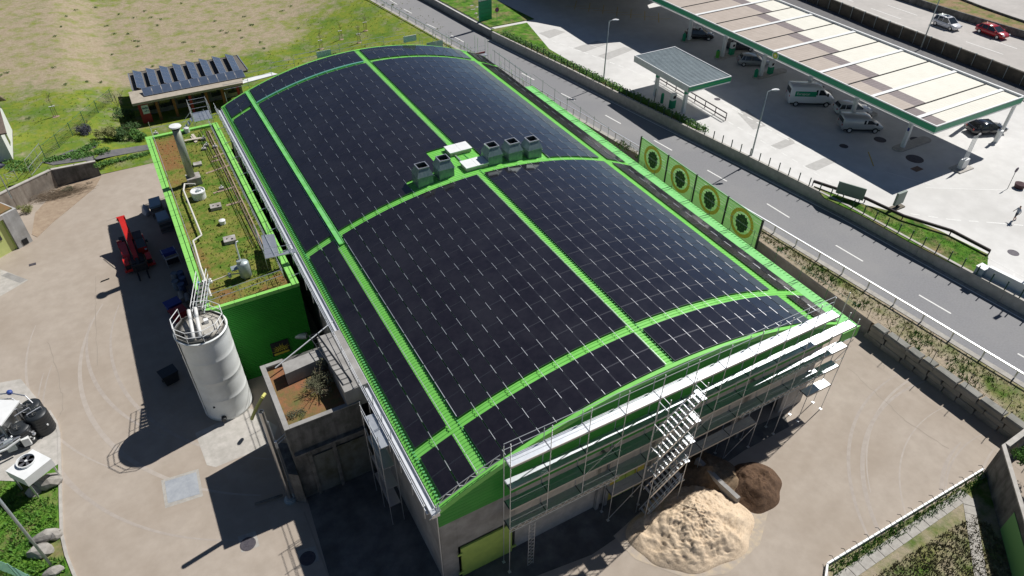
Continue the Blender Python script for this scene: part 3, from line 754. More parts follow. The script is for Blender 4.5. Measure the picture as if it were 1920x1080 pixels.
for k in range(9):
    x = 8+k*2.6; z = zroof(x); obj('upright', MB().tube((x, 76.7, z-1.5), (x, 76.7, z+.95), .025, 5), alur, bs)
    if k < 8:
        x2 = x+2.6; z2 = zroof(x2); zz_ = max(z, z2)
        obj('rail', MB().tube((x, 76.7, zz_+.25), (x2, 76.7, zz_+.25), .02, 5).tube((x, 76.7, zz_+.75), (x2, 76.7, zz_+.75), .02, 5), alur, bs)
for x, z in ((18.4, 11.2), (28.6, 11.1)): obj('board', MB().box(x, x+1.6, 76.65, 76.7, z+.2, z+.9), mat('pale_board', (.7, .72, .7), .8), bs)
# ================================================================== ANNEX
AX0, AX1, AY0, AY1, AH = -.81, 6.2, 43.76, 73.8, 7.9
an = thing('annex', 'long low annex with a lime green parapet and planted roof beside the hall', 'building', (2.8, 62, 0))
mb = MB(); z = .0
while z < AH-.3:
    mb.box(AX0+.06, AX1-.02, AY0+.04, AY0+.2, z, z+.13); z += .17
obj('ribbed_wall', mb, greenw, an)
obj('wall', MB().box(AX0+.05, AX0+.3, AY0+.21, AY1-.1, 0, AH-.3), concd, an)
obj('wall', MB().box(AX1-.3, AX1-.03, AY0+.21, AY1-.1, 0, AH-.3), greenw, an)
obj('wall', MB().box(AX0+.31, AX1-.31, AY1-.3, AY1-.1, 0, AH-.3), conc, an)
pw = .62
k = 0; y = AY0+.0
while y < AY1-.3:      # coping pieces
    y2 = min(y+1.35, AY1)
    for a, b in ((AX0, AX0+pw), (AX1-.55, AX1)): obj('coping', MB().box(a, b, y+.012, y2-.012, AH-.3, AH+.004*(k % 2)), greenp, an)
    y = y2; k += 1
for a, b in ((AY0, AY0+.3), (AY1-.4, AY1)):
    x = AX0+pw+.01
    while x < AX1-.6:
        x2 = min(x+1.6, AX1-.56); obj('coping', MB().box(x+.01, x2-.01, a, b, AH-.3, AH), greenp, an); x = x2
RT = AH-.22
mb = MB(); nx, ny = 24, 120
for j in range(ny+1):
    for i in range(nx+1):
        x = AX0+pw+(AX1-.55-AX0-pw)*i/nx; y = AY0+.3+(AY1-.4-AY0-.3)*j/ny; mb.v.append((x, y, RT+random.uniform(-.03, .03)))
for j in range(ny):
    for i in range(nx): a = j*(nx+1)+i; mb.f.append((a, a+1, a+nx+2, a+nx+1)); mb.m.append(0)
o = obj('roof_planting', mb, sedum, an, smooth=True)
me = o.data; at = me.attributes.new('soil', 'FLOAT', 'POINT')
def rs(x, y):
    v = -.12
    if y > 66.3 and x < 2.4: v = .55
    elif y > 60.6 and x < 1.7: v = .2
    if y < 46: v = .25
    if x < .6 and y < 58.7: v = max(v, .12)
    return v
at.data.foreach_set('value', [rs(v.co.x+2.8, v.co.y+62) for v in me.vertices])
mb = MB()
for y0, y1 in ((49.7, 72.5),): mb.box(4.8, 4.9, y0, y1, RT+.02, RT+.1).box(5.03, 5.13, y0, y1, RT+.02, RT+.1)
obj('timber_edge', mb, dirt, an)
mb = MB(); mb.path([(4.75, 49.3, RT+.28), (4.55, 60.6, RT+.28), (4.35, 73, RT+.28)], .03, 5).path([(4.3, 50.2, RT+.15), (4.2, 59.7, RT+.15), (4.0, 72, RT+.15)], .03, 5)
obj('cable', mb, black, an)
tf = mb = MB(); rn = random.Random(9)
for _ in range(5200):
    x, y = rn.uniform(AX0+.7, AX1-.6), rn.uniform(AY0+.4, AY1-.5)
    p = .35
    if y < 51 and x > 2.8: p = 1
    if x > 5.15: p = 1
    if y > 62.5 and x < 1.9: p = .12
    if rn.random() > p: continue
    h = rn.uniform(.04, .13); a = rn.uniform(0, pi); d = Vector((cos(a), sin(a), 0))*rn.uniform(.03, .08); c = Vector((x, y, RT)); 
    mb.q([c-d, c+d, c+d*.4+Vector((0, 0, h)), c-d*.6+Vector((0, 0, h*.8))])
obj('tufts', mb, mat('roof_tuft', (.10, .16, .02), .95, c2=(.17, .17, .05), sc=1.5), an, kind='stuff')
# sign on the ribbed wall: yellow crown of flames and a ring on black
sg = obj('wall_sign', MB().box(2.95, 4.35, AY0-.03, AY0+.035, 1.55, 2.95), black, an)
ym = mat('sign_yellow', (.62, .55, .05), .6)
mb = MB(); cx, cz = 3.65, 1.95
for i in range(11):
    a = pi*(i+.5)/11; r0, r1 = .38, .62+.22*abs(sin(i*2.1)); da = .10
    mb.q([(cx+cos(a-da)*r0, AY0-.04, cz+sin(a-da)*r0), (cx+cos(a+da)*r0, AY0-.04, cz+sin(a+da)*r0), (cx+cos(a)*r1, AY0-.04, cz+sin(a)*r1)])
for r0, r1 in ((.24, .32), (.08, .15)):
    for i in range(16):
        a, b = pi*i/16, pi*(i+1)/16; mb.q([(cx+cos(a)*r0, AY0-.04, cz+sin(a)*r0), (cx+cos(a)*r1, AY0-.04, cz+sin(a)*r1), (cx+cos(b)*r1, AY0-.04, cz+sin(b)*r1), (cx+cos(b)*r0, AY0-.04, cz+sin(b)*r0)])
mb.box(3.05, 4.25, AY0-.045, AY0-.036, 1.62, 1.82)
obj('emblem', mb, ym, sg)
# annex handrails
ar = thing('annex_handrail', 'thin steel handrail around the planted annex roof', 'handrail', (2.8, 62, AH))
mb = MB(); x = AX0+.75
for z in (AH+.5, AH+1.0): mb.path([(x, AY1-.5, z), (x, 49, z), (x, AY0+.5, z), (AX1-.85, AY0+.9, z), (AX1-.85, AY1-.5, z)], .024, 5)
mb.tube((x, AY1-.5, AH+1), (AX1-1.5, AY1-.5, AH+1), .024, 5)
obj('rail', mb, alur, ar)
for (px_, py_) in [(x, AY0+.5+k*3.4) for k in range(10)]+[(AX1-.85, AY0+.9+k*3.4) for k in range(10)]+[(2.0, AY0+.65), (4.0, AY0+.75)]:
    obj('upright', MB().tube((px_, py_, AH-.25), (px_, py_, AH+1.02), .022, 5), alur, ar)
# rooftop equipment
c = W(375, 338, RT); 
ch = thing('chimney', 'tall greenish grey steel chimney with a flat cap on the annex roof', 'chimney', (1.85, 62.9, RT))
obj('base_block', MB().box(-.45, .75, -.6, .5, 0, .7), conc_box, ch, world=False)
obj('stack', MB().lathe([(.34, .7), (.34, 5.4)], 24), mat('chimney_metal', (.26, .29, .24), .5, .4, c2=(.32, .34, .27), sc=1), ch, world=False, smooth=True)
obj('neck', MB().lathe([(.31, 5.4), (.31, 5.6)], 20), black, ch, world=False, smooth=True)
obj('cap', MB().lathe([(.50, 5.6), (.52, 5.64), (.48, 5.72), (.0, 5.78)], 24), whitep, ch, world=False)
def vent_disc(px_, py_, r, h, label, name='roof_vent', hollow=True):
    c = W(px_, py_, RT+h); t = thing(name, label, 'vent', (c.x, c.y, RT))
    obj('body', MB().lathe([(r*.93, 0), (r*.95, h*.6), (r, h*.85), (r, h), (r*.9, h+.02), (r*.85 if hollow else r*.5, h-.1 if hollow else h+.05), (0, h-.08 if hollow else h+.08)], 24), whitep, t, world=False, smooth=False)
    if hollow: obj('hub', MB().box(-.12, .12, -.16, .16, h-.1, h+.03).box(.1, .3, -.1, .06, h-.1, h-.0), galv, t, world=False)
    return t
vent_disc(370, 357, .62, .75, 'round white roof vent with an open dish top beside the chimney')
vent_disc(416, 413, .27, .35, 'small round white cap vent between two square roof slabs', 'cap_vent', False)
vent_disc(349, 240, .26, .5, 'little pale yellow round vent near the far end of the annex roof', 'cap_vent', False)
def slab(px_, py_, sx, sy, h, label, lid=True):
    c = W(px_, py_, RT+h); t = thing('shaft_cover', label, 'shaft cover', (c.x, c.y, RT), rad(-4))
    obj('cover', MB().box(-sx/2, sx/2, -sy/2, sy/2, 0, h), conc_box, t, world=False)
    if lid: obj('plug', MB().lathe([(.09, h), (.09, h+.03), (0, h+.03)], 12, c=(.2, -.15, 0)).lathe([(.07, h), (.07, h+.02), (0, h+.02)], 10, c=(-.2, .0, 0)), dark, t, world=False)
slab(404, 385, .92, .75, .3, 'square concrete shaft cover between the round vent and the small white cap')
slab(430, 447, .95, .85, .3, 'square concrete shaft cover nearest the steel vessel')
slab(370, 306, .75, .6, .2, 'flat grey shaft cover just right of the chimney foot', False)
# vessel
c = W(463, 520, RT)
vs = thing('steel_vessel', 'upright steel vessel with a curved vent pipe at the near end of the annex roof', 'tank', (c.x, c.y+.1, RT))
obj('shell', MB().lathe([(.42, .12), (.44, .15), (.44, 1.35), (.36, 1.46), (0, 1.5)], 24), galv, vs, world=False, smooth=True)
for k in range(3): obj('leg', MB().tube((.35*cos(k*2.1), .35*sin(k*2.1), 0), (.35*cos(k*2.1), .35*sin(k*2.1), .15), .04, 5), alur, vs, world=False)
obj('vent_pipe', MB().path([(-.1, .05, 1.45), (-.1, .05, 3.0), (-.02, .12, 3.2), (.15, .15, 3.22)], .055, 8), whitep, vs, world=False)
obj('nozzle', MB().lathe([(.15, 1.45), (.15, 1.62), (.2, 1.62), (.2, 1.7), (0, 1.7)], 12, c=(-.22, -.1, 0)), galv, vs, world=False)
obj('platform', MB().box(-.9, -.4, -.1, .5, .9, .96), galv, vs, world=False)
mb = MB().path([(-.42, -.1, .55), (-1.1, -.15, .75), (-2.6, -.2, .62), (-3.3, -.2, .55)], .05, 8); obj('feed_pipe', mb, mat('pipe_cream', (.6, .55, .42), .5), vs, world=False)
for x, m_ in ((-1.15, galv), (-2.55, whitep), (-3.0, whitep), (-3.35, mat('valve_blue', (.12, .30, .42), .5))): obj('valve', MB().lathe([(.09, .5), (.13, .56), (.13, .7), (.05, .78), (.11, .86), (.11, .9), (0, .9)], 10, c=(x, -.2, 0)), m_, vs, world=False)
# long pale pipe on the annex roof
pp = MB(); z = RT+.45
P_ = [W(346, 345, z), W(344, 357, z), W(378, 441, z), W(362, 452, z), W(376, 500, z), W(396, 556, z+.2)]
pp.path([W(366, 345, z)]+P_, .075, 8)
single('roof_pipe', pp, mat('pipe_pale', (.62, .60, .55), .5), 'long pale pipe with bends running along the left side of the annex roof', 'pipe', P_[1])
# planks and blocks near the far end
t = thing('plank_stack', 'pale boards stacked on the far end of the annex roof', 'planks', W(364, 262, RT))
for i, (dx, dy, rz_, l) in enumerate(((0, 0, .1, 1.6), (.12, .25, .1, 1.6), (-.25, -.15, 1.5, 1.3), (.05, -.3, 1.45, 1.2))):
    T = Matrix.Translation((dx, dy, .05+i*.05)) @ Matrix.Rotation(rz_, 4, 'Z'); obj('plank', MB().box(-.13, .13, -l/2, l/2, 0, .045, T=T), toe, t, world=False)
rn = random.Random(4)
lab = ['grey ballast block beside the pale boards', 'grey ballast block at the corner of the annex parapet', 'small ballast block left of the timber walkway edge', 'low ballast block near the cables on the annex roof', 'ballast block halfway along the annex walkway', 'ballast block with a stub pipe near the cross joint of the annex roof']
for i, (px_, py_) in enumerate(((382, 262), (293, 252), (388, 274), (383, 281), (404, 277), (416, 355))):
    c = W(px_, py_, RT); t = thing('ballast_block', lab[i], 'block', (c.x, c.y, RT), rn.uniform(-.4, .4), 'ballast blocks on the annex roof')
    obj('block', MB().box(-.2, .2, -.15, .15, 0, .22), conc_box, t, world=False); obj('stub', MB().tube((0, 0, .2), (.05, 0, .42), .05, 8), whitep, t, world=False)
mb = MB()
for (a, b) in (((386, 325), (452, 302)), ((400, 362), (440, 350)), ((424, 385), (455, 376)), ((398, 295), (420, 287)), ((396, 303), (412, 299))):
    p, q = W(*a, RT+.03), W(*b, RT+.03); n = Vector((0, .13, 0)); mb.q([p-n, q-n, q+n, p+n])
obj('walkway_joint', mb, dirt, an)
# metal footbridge between annex and hall
fb = thing('footbridge', 'small aluminium footbridge from the annex roof up to the hall eave', 'footbridge', W(515, 470, 8))
z = 8.75
a, b, c, d = W(490, 442, z), W(514, 440, z), W(522, 484, z), W(500, 488, z)
obj('deck', MB().prism([(p.x, p.y) for p in (a, b, W(524, 478, z), W(498, 487, z))], z, z+.07), deckm, fb)
obj('deck', MB().prism([(p.x, p.y) for p in (W(498, 488, z), W(524, 479, z), W(552, 468, z), W(557, 475, z))], z+.08, z+.15), deckm, fb)
for px_, py_ in ((480, 440), (503, 438), (498, 487), (523, 478)):
    p = W(px_, py_, z); obj('leg', MB().tube((p.x, p.y, RT), (p.x, p.y, z+1.0), .025, 5), alur, fb)
mb = MB()
for dz in (.5, 1.0):
    mb.tube(W(482, 441, z)+Vector((0, 0, dz)), W(498, 487, z)+Vector((0, 0, dz)), .02, 5).tube(W(498, 487, z)+Vector((0, 0, dz)), W(555, 477, z)+Vector((0, 0, dz)), .02, 5)
obj('rail', mb, alur, fb)
# stair tower at the far end of the annex
sp = thing('access_stair', 'small scaffold stair with platform at the far corner of the annex', 'stair tower', W(378, 216, AH))
z = AH+.3; c = W(378, 222, z)
obj('platform', MB().box(c.x-.8, c.x+1.0, c.y-.6, c.y+1.6, z, z+.06), deckm, sp)
mb = MB()
for x in (c.x-.8, c.x+1.0):
    for yy in (c.y-.6, c.y+1.6): obj('standard', MB().tube((x, yy, 0), (x, yy, z+1.6), .028, 5), alur, sp)
    for dz in (.5, 1.05, 1.5): mb.tube((x, c.y-.6, z+dz), (x, c.y+1.6, z+dz), .02, 5)
for dz in (.5, 1.05, 1.5): mb.tube((c.x-.8, c.y+1.6, z+dz), (c.x+1, c.y+1.6, z+dz), .02, 5)
obj('rail', mb, alur, sp)
fl = obj('flight', MB().tube((c.x-3.4, c.y+.1, z-2.4), (c.x-.8, c.y+.1, z), .03, 5).tube((c.x-3.4, c.y+.9, z-2.4), (c.x-.8, c.y+.9, z), .03, 5).tube((c.x-3.4, c.y+.1, z-1.5), (c.x-.8, c.y+.1, z+.95), .022, 5), alur, sp)
for k in range(8): t_ = (k+.5)/8; obj('tread', MB().box(c.x-3.4+2.6*t_-.11, c.x-3.4+2.6*t_+.11, c.y+.1, c.y+.9, z-2.4+2.4*t_, z-2.4+2.4*t_+.03), alu, fl)
# ================================================================== SILO
SL = Vector((-1.27, 42.1, 0)); SH = 8.0; SR = 1.76
si = thing('silo', 'big off white cylindrical silo with a railed roof beside the green annex wall', 'silo', SL)
prof = [(SR+.02, 0)]
for k in range(17):
    z = .15+(SH-.3)*k/16; prof += [(SR+.008*sin(k*2.3), z)]
    if k % 4 == 0: prof += [(SR+.010, z+.03), (SR-.002, z+.06)]
prof += [(SR+.05, SH-.12), (SR+.05, SH-.02), (SR-.05, SH)]
o = obj('shell', MB().lathe(prof, 48), offw, si, smooth=True, world=False)
obj('silo_roof', MB().lathe([(SR-.06, SH-.0), (SR*.5, SH+.05), (0, SH+.1)], 40), silot, si, smooth=True, world=False)
mb = MB(); mb.tube((-.9*SR, -.4*SR, 0), (-.93*SR, -.42*SR, SH), .03, 6); obj('conduit', mb, concd, si, world=False)
obj('outlet', MB().tube((-.6, -SR+.1, .45), (-.65, -SR-.22, .42), .18, 14), black, si, world=False)
obj('plate', MB().box(-1.05, -.85, -SR*.82-.06, -SR*.82, 1.5, 1.65), dark, si, world=False)
rl_ = MB(); oc = [(1.72*cos(2*pi*(k+.5)/10), 1.72*sin(2*pi*(k+.5)/10)) for k in range(10)]
for k in range(10):
    a, b = oc[k], oc[(k+1) % 10]
    if k == 2: continue
    for z in (.55, 1.05): rl_.tube((a[0], a[1], SH+z), (b[0], b[1], SH+z), .028, 5)
obj('railing', rl_, whitep, si, world=False)
for k in range(10):
    obj('rail_post', MB().tube((*oc[k], SH-.05), (*oc[k], SH+1.07), .026, 5), whitep, si, world=False)
mb = MB()
for k in range(10):
    a, b = oc[k], oc[(k+1) % 10]; mb.loft([[(a[0], a[1], SH+.02), (a[0]*.97, a[1]*.97, SH+.02), (a[0]*.97, a[1]*.97, SH+.14), (a[0], a[1], SH+.14)], [(b[0], b[1], SH+.02), (b[0]*.97, b[1]*.97, SH+.02), (b[0]*.97, b[1]*.97, SH+.14), (b[0], b[1], SH+.14)]])
obj('toe_plate', mb, concd, si, world=False)
for dx in (-.35, .1): obj('fill_pipe', MB().path([(dx-.25, -1.2, SH+.2), (dx-.1, .4, SH+.55), (dx+.0, 1.3, SH+.75)], .13, 12), mat('pipe_white', (.7, .7, .68), .4), si, world=False, smooth=True)
obj('manhole', MB().lathe([(.3, SH+.05), (.3, SH+.28), (.24, SH+.32), (0, SH+.32)], 18, c=(.35, -1.1, 0)), silot, si, world=False)
obj('sensor', MB().lathe([(.22, SH+.05), (.2, SH+.3), (0, SH+.35)], 14, c=(-1.15, -.35, 0)), dark, si, world=False)
obj('vent_box', MB().box(.35, .65, .1, .4, SH, SH+.35), whitep, si, world=False)
mb = MB()
for i in range(20):
    a, b = 2*pi*i/20, 2*pi*(i+1)/20; mb.tube((.7+.33*cos(a), .8+.25*sin(a), SH+.14), (.7+.33*cos(b), .8+.25*sin(b), SH+.14), .015, 4, cap=False)
obj('hose', mb, black, si, world=False)
# steep stair from silo roof to the annex roof
ss = thing('silo_stair', 'white steel stair joining the silo roof and the annex parapet', 'stair', (-.6, 44.6, 6))
pA, pB = Vector((-1.1, 43.4, SH+.02)), Vector((.0, 46.2, AH+.9))
for dx in (-.35, .35):
    e = Vector((dx, 0, 0)); obj('stringer', MB().tube(pA+e, pB+e, .05, 5), galv, ss)
    mb = MB()
    for dz in (.5, 1.0): mb.tube(pA+e+Vector((0, 0, dz)), pB+e+Vector((0, 0, dz)), .028, 5)
    for t_ in (0, .33, .66, 1): q = pA.lerp(pB, t_)+e; mb.tube(q, q+Vector((0, 0, 1)), .022, 5)
    obj('handrail', mb, whitep, ss)
for k in range(8): q = pA.lerp(pB, (k+.5)/8); obj('tread', MB().box(q.x-.33, q.x+.33, q.y-.14, q.y+.14, q.z-.02, q.z+.02), concd, ss)
# ================================================================== BUNKER
BX0, BX1, BY0, BY1, BH = 1.5, 6.4, 30.95, 37.1, 7.2
bk = thing('concrete_bunker', 'stained concrete bunker with a planted roof between the silo and the hall', 'building', (4, 35.5, 0))
obj('front_wall', MB().box(BX0, BX1, BY0, BY0+.3, 0, BH), concd, bk)
obj('side_wall', MB().box(BX0, BX0+.3, BY0+.31, BY1-.31, 0, BH), concd, bk)
obj('back_wall', MB().box(BX0, BX1, BY1-.3, BY1, 0, BH), concd, bk)
obj('side_wall', MB().box(BX1-.25, BX1, BY0+.31, BY1-.31, 0, BH-.05), concd, bk)
for q in ((BX0-.03, BX0+.3, BY0-.03, BY1+.03), (BX0+.31, BX1-.0, BY0-.03, BY0+.28), (BX0+.31, 3.0, BY1-.27, BY1+.03)): obj('parapet_cap', MB().box(*q, BH, BH+.06), conc, bk)
o = obj('roof_soil', MB().box(BX0+.31, BX1-.26, BY0+.31, BY1-.31, BH-.6, BH-.3), mat('red_soil', (.30, .115, .05), .95, c2=(.20, .10, .05), sc=2.5, c3=(.10, .12, .03), sc3=.9, amt3=.9, bump=.8, bsc=8), bk)
door = obj('sliding_gate', MB().box(2.6, 6.2, BY0-.12, BY0-.03, .1, 4.0), mat('old_gate', (.16, .17, .16), .8, c2=(.10, .105, .09), sc=1, c3=(.05, .05, .02), sc3=.8, amt3=.9, streak=(1.5, 1.5, .3)), bk)
for x in (2.5, 4.1, 6.3): obj('buttress', MB().box(x-.12, x+.12, BY0-.22, BY0-.13, 0, 4.6), concd, bk)
obj('canopy_strip', MB().box(1.6, BX1, BY0-.3, BY0-.0, 4.7, 4.85), concd, bk)
def bx(name, px4, z0, z1, label):
    pts = [W(*p, z1) for p in px4]; c = sum(pts, Vector())/4
    return single(name, MB().prism([(p.x, p.y) for p in pts], z0, z1), conc, label, 'concrete box', (c.x, c.y, z0))
bx('concrete_box', [(528, 681), (603, 652), (612, 668), (535, 702)], BH-.3, BH+.75, 'low grey concrete box on the bunker roof behind the bush')
bx('duct_housing', [(594, 632), (637, 618), (689, 718), (646, 736)], BH-.4, BH+1.3, 'long grey concrete housing on the bunker roof against the hall')
mb = MB()
for u in (-.28, .28): mb.tube((5.95+u, 31.6, BH+1.36), (5.35+u, 37.0, BH+1.36), .03, 5)
for k in range(12): t_ = k/11; mb.tube((5.95-.6*t_-.28, 31.6+5.4*t_, BH+1.36), (5.95-.6*t_+.28, 31.6+5.4*t_, BH+1.36), .02, 4)
single('roof_ladder', mb, black, 'dark ladder lying along the concrete housing beside the hall eave', 'ladder', (6, 36, BH+1.3))
def bush(name, c, r, n, size, seed, m_, label, cat='bush', group=None, stem=True, lobes=7):
    t = thing(name, label, cat, c, 0, group); mb = MB(); clump(mb, (0, 0, r[2]*.6), r, n, size, seed, lobes); obj('foliage', mb, m_, t, world=False)
    if stem:
        mb = MB(); rn = random.Random(seed)
        for k in range(9): a = rn.uniform(0, 2*pi); mb.path([(0, 0, 0), (cos(a)*r[0]*.4, sin(a)*r[1]*.4, r[2]*.6), (cos(a)*r[0]*.9, sin(a)*r[1]*.9, r[2]*1.15)], .018, 4)
        obj('stems', mb, twig, t, world=False)
    return t
c = W(597, 725, BH); bush('bunker_bush', (c.x, c.y, BH-.3), (1.15, 1.4, .8), 1500, .055, 21, leafg, 'scraggly grey brown bush on the bunker roof')
c = W(612, 668, BH+.8); bush('bunker_shrub', (c.x-.25, c.y-.1, BH-.3), (.6, .6, 1.0), 600, .05, 22, leafg, 'small greener shrub beside the concrete box on the bunker roof')
c = W(552, 775, BH); bush('low_plant', (c.x, c.y, BH-.3), (.8, .6, .25), 500, .05, 23, leafg, 'low grey green plant at the front edge of the bunker roof', 'plant', stem=False)
# steel pipe standing in front of the bunker
ps = thing('exhaust_pipe', 'tall standing steel pipe in front of the bunker corner', 'pipe', (.55, 31.3, 0))
obj('pipe_shaft', MB().lathe([(.17, .1), (.17, 9.2), (.13, 9.2), (.13, 8.8), (0, 8.8)], 20), steel, ps, world=False, smooth=False)
obj('foot', MB().lathe([(.42, 0), (.42, .14), (.3, .18), (.3, .3), (0, .3)], 20), galv, ps, world=False)
obj('bracket', MB().tube((0, 0, 6.0), (1.0, .5, 6.0), .03, 5).tube((0, 0, 5.7), (1.0, .5, 5.7), .03, 5).box(.12, .3, -.1, .1, 5.6, 6.2), alur, ps, world=False)
obj('cable_duct', MB().tube((.19, .05, 2), (.19, .05, 8.1), .035, 6), alur, ps, world=False)
single('diagonal_tube', MB().tube(W(516, 690, 7.5), W(631, 597, 8.2), .05, 8), alur, 'thin grey tube spanning from the bunker roof to the hall eave', 'tube', W(516, 690, 7.5))
single('leaning_sheet', MB().prism([(.9, 30.9), (1.45, 30.5), (1.5, 33.4), (.95, 33.8)], .05, 3.2), concd, 'grey sheet leaning at the bunker corner behind the steel pipe', 'panel', (1.2, 32, 0))
single('floor_pipe', MB().tube(W(478, 945, .15), W(530, 928, .15), .08, 8), concd, 'short dark pipe lying on the ground beside the standing pipe foot', 'pipe', W(500, 938, 0))
single('dust_hose', MB().path([W(497, 738, 3.2), W(492, 745, 3.2), W(486, 756, 2.8), W(479, 768, 2.3), W(472, 786, 1.4)], .12, 10), mat('hose_yellow', (.62, .60, .18), .7), 'yellow hose hanging between the silo and the bunker', 'hose', W(486, 752, 2.8))
t = thing('pipe_elbow', 'silver elbow duct in the dark gap behind the bunker', 'duct', (4.2, 44.2, 0))
obj('duct', MB().path([(4.2, 44.6, .3), (4.2, 44.6, 2.4), (4.6, 44.3, 2.7), (5.8, 43.6, 2.7)], .28, 14), galv, t)
obj('flange', MB().tube((4.2, 44.6, 2.2), (4.2, 44.6, 2.3), .36, 14), galv, t)
# ================================================================== FUEL STATION
CZ = 8.7; k_ = 33.3/34.6
cx0, cx1 = 73.0*k_, 88.4*k_
seamY = [36.4, 42.2*k_, 49.9*k_, 57.5*k_, 65.1*k_, 72.8*k_, 80.4*k_, 88.0*k_, 95.6*k_]
brown0 = [73.4, 75.6, 77.4, 79.2, 80.9, 82.6, 84.3, 86.0]
can = thing('station_canopy', 'large fuel station canopy with a stepped tan, brown and cream roof and green edge', 'canopy', (80, 60, FZ))
for i in range(8):
    y0, y1 = seamY[i]+.06, seamY[i+1]-.06; b0 = brown0[i]*k_; b1 = b0+1.75
    for name, a, b, m_ in (('tan_sheet', cx0+.1, b0, tan_m), ('brown_sheet', b0, b1, brnsheet), ('cream_sheet', b1, cx1-.1, cream)):
        if b-a < .2: continue
        mb = MB(); n = 16
        for k in range(n):
            ya = y0+(y1-y0)*k/n; yb = y0+(y1-y0)*(k+.72)/n; yc = y0+(y1-y0)*(k+1)/n
            zc = lambda x: CZ-.12
            mb.q([(a, ya, CZ-.1), (b, ya, CZ-.1), (b, yb, CZ-.1), (a, yb, CZ-.1)]); mb.q([(a, yb, CZ-.1), (b, yb, CZ-.1), (b, (yb+yc)/2, CZ-.082), (a, (yb+yc)/2, CZ-.082)]); mb.q([(a, (yb+yc)/2, CZ-.082), (b, (yb+yc)/2, CZ-.082), (b, yc, CZ-.1), (a, yc, CZ-.1)])
        obj(name, mb, m_, can)
    ym_ = (y0+y1)/2+.2; obj('skylight_strip', MB().box(cx0+.15, cx1-.15, ym_-.22, ym_+.22, CZ-.02, CZ+.03), whitep, can)
    obj('seam_gutter', MB().box(cx0+.15, cx1-.15, seamY[i+1]-.07, seamY[i+1]+.07, CZ-.16, CZ-.03), dark, can)
obj('soffit', MB().box(cx0+.1, cx1-.1, 36.5, 94.5, CZ-.75, CZ-.2), mat('soffit_grey', (.30, .31, .32), .7), can)
for z0, z1, m_, e in ((CZ-.8, CZ-.62, whitep, .06), (CZ-.62, CZ-.02, bpg, .08), (CZ-.02, CZ+.1, whitep, .06)):
    obj('fascia', MB().box(cx0-e, cx0+.09, 36.4-e, 94.5, z0, z1).box(cx0+.1, cx1, 36.4-e, 36.49, z0, z1), m_, can)
obj('rear_edge', MB().box(cx1-.09, cx1+.15, 36.4, 94.5, CZ-.7, CZ+.14), whitep, can)
# round emblem on the canopy edge: petals of green and yellow
def sunburst(mbs, origin, ux, uz, r, off):
    origin, ux, uz = Vector(origin), Vector(ux), Vector(uz)
    mb, mg, my = mbs; N = 18
    def pt(a, rr_, o): return origin+ux*cos(a)*rr_+uz*sin(a)*rr_+off*o
    for i in range(24):
        a, b = 2*pi*i/24, 2*pi*(i+1)/24; mb.q([origin, pt(a, r, 0), pt(b, r, 0)])
    for ring, (tgt, r0, r1, o) in enumerate(((mg, .45, .92, .01), (my, .22, .66, .02))):
        for i in range(N):
            a = 2*pi*(i+.5*ring)/N; d = pi/N*.95
            tgt.q([pt(a, r*r0*.5, o), pt(a-d, r*(r0+r1)/2, o), pt(a, r*r1, o), pt(a+d, r*(r0+r1)/2, o)])
    for i in range(12): a, b = 2*pi*i/12, 2*pi*(i+1)/12; mb.q([pt(0, 0, .03), pt(a, r*.2, .03), pt(b, r*.2, .03)])
p = W(1446, 106, CZ-.3); ms = MB(), MB(), MB(); yy = (p.y if 50 < p.y < 75 else 62)
sunburst(ms, (cx0-.1, yy, CZ-.32), (0, -1, 0), (0, 0, 1), .52, Vector((-1, 0, 0)))
e = obj('emblem', ms[0], whitep, can); obj('petals', ms[1], bpl, e); obj('petals', ms[2], bpy_, e)
cols = [(1286, 77), (1352, 108), (1421, 145), (1505, 187), (1592, 228), (1690, 278)]
for i, c in enumerate(cols):
    p = W(*c, FZ); px_ = 74.9; 
    obj('column', MB().box(px_-.2, px_+.2, p.y-.2, p.y+.2, FZ, CZ-1.7), whitep, can); obj('column_head', MB().box(px_-.22, px_+.22, p.y-.22, p.y+.22, CZ-1.7, CZ-.75), bpg, can)
    if i == 5: obj('logo_patch', MB().box(px_-.21, px_-.2, p.y-.12, p.y+.12, FZ+2.2, FZ+2.6), blue, can)
    p2 = 86.6; obj('column', MB().box(p2-.2, p2+.2, p.y-.2, p.y+.2, FZ, CZ-.75), whitep, can)
def rounded(x0, x1, y0, y1, z0, z1):
    r = (x1-x0)/2 if (x1-x0) < (y1-y0) else (y1-y0)/2; pts = []
    if (x1-x0) > (y1-y0):
        for k in range(9): a = -pi/2+pi*k/8; pts.append((x1-r+cos(a)*r, (y0+y1)/2+sin(a)*r))
        for k in range(9): a = pi/2+pi*k/8; pts.append((x0+r+cos(a)*r, (y0+y1)/2+sin(a)*r))
    else:
        for k in range(9): a = pi*k/8; pts.append(((x0+x1)/2+cos(a)*r, y1-r+sin(a)*r))
        for k in range(9): a = pi+pi*k/8; pts.append(((x0+x1)/2+cos(a)*r, y0+r+sin(a)*r))
    return MB().prism(pts, z0, z1)
wh = ['farthest along the canopy', 'second from the far end', 'third from the far end', 'behind the parked box van', 'by the two white vans', 'at the open near end of the canopy']
for i, c in enumerate(cols):
    p = W(*c, FZ); single('pump_island', rounded(73.6, 79.6, p.y-.65, p.y+.65, FZ, FZ+.15), concl, 'raised pump island around the canopy column '+wh[i], 'pump island', (76, p.y, FZ), 'pump islands under the canopy')
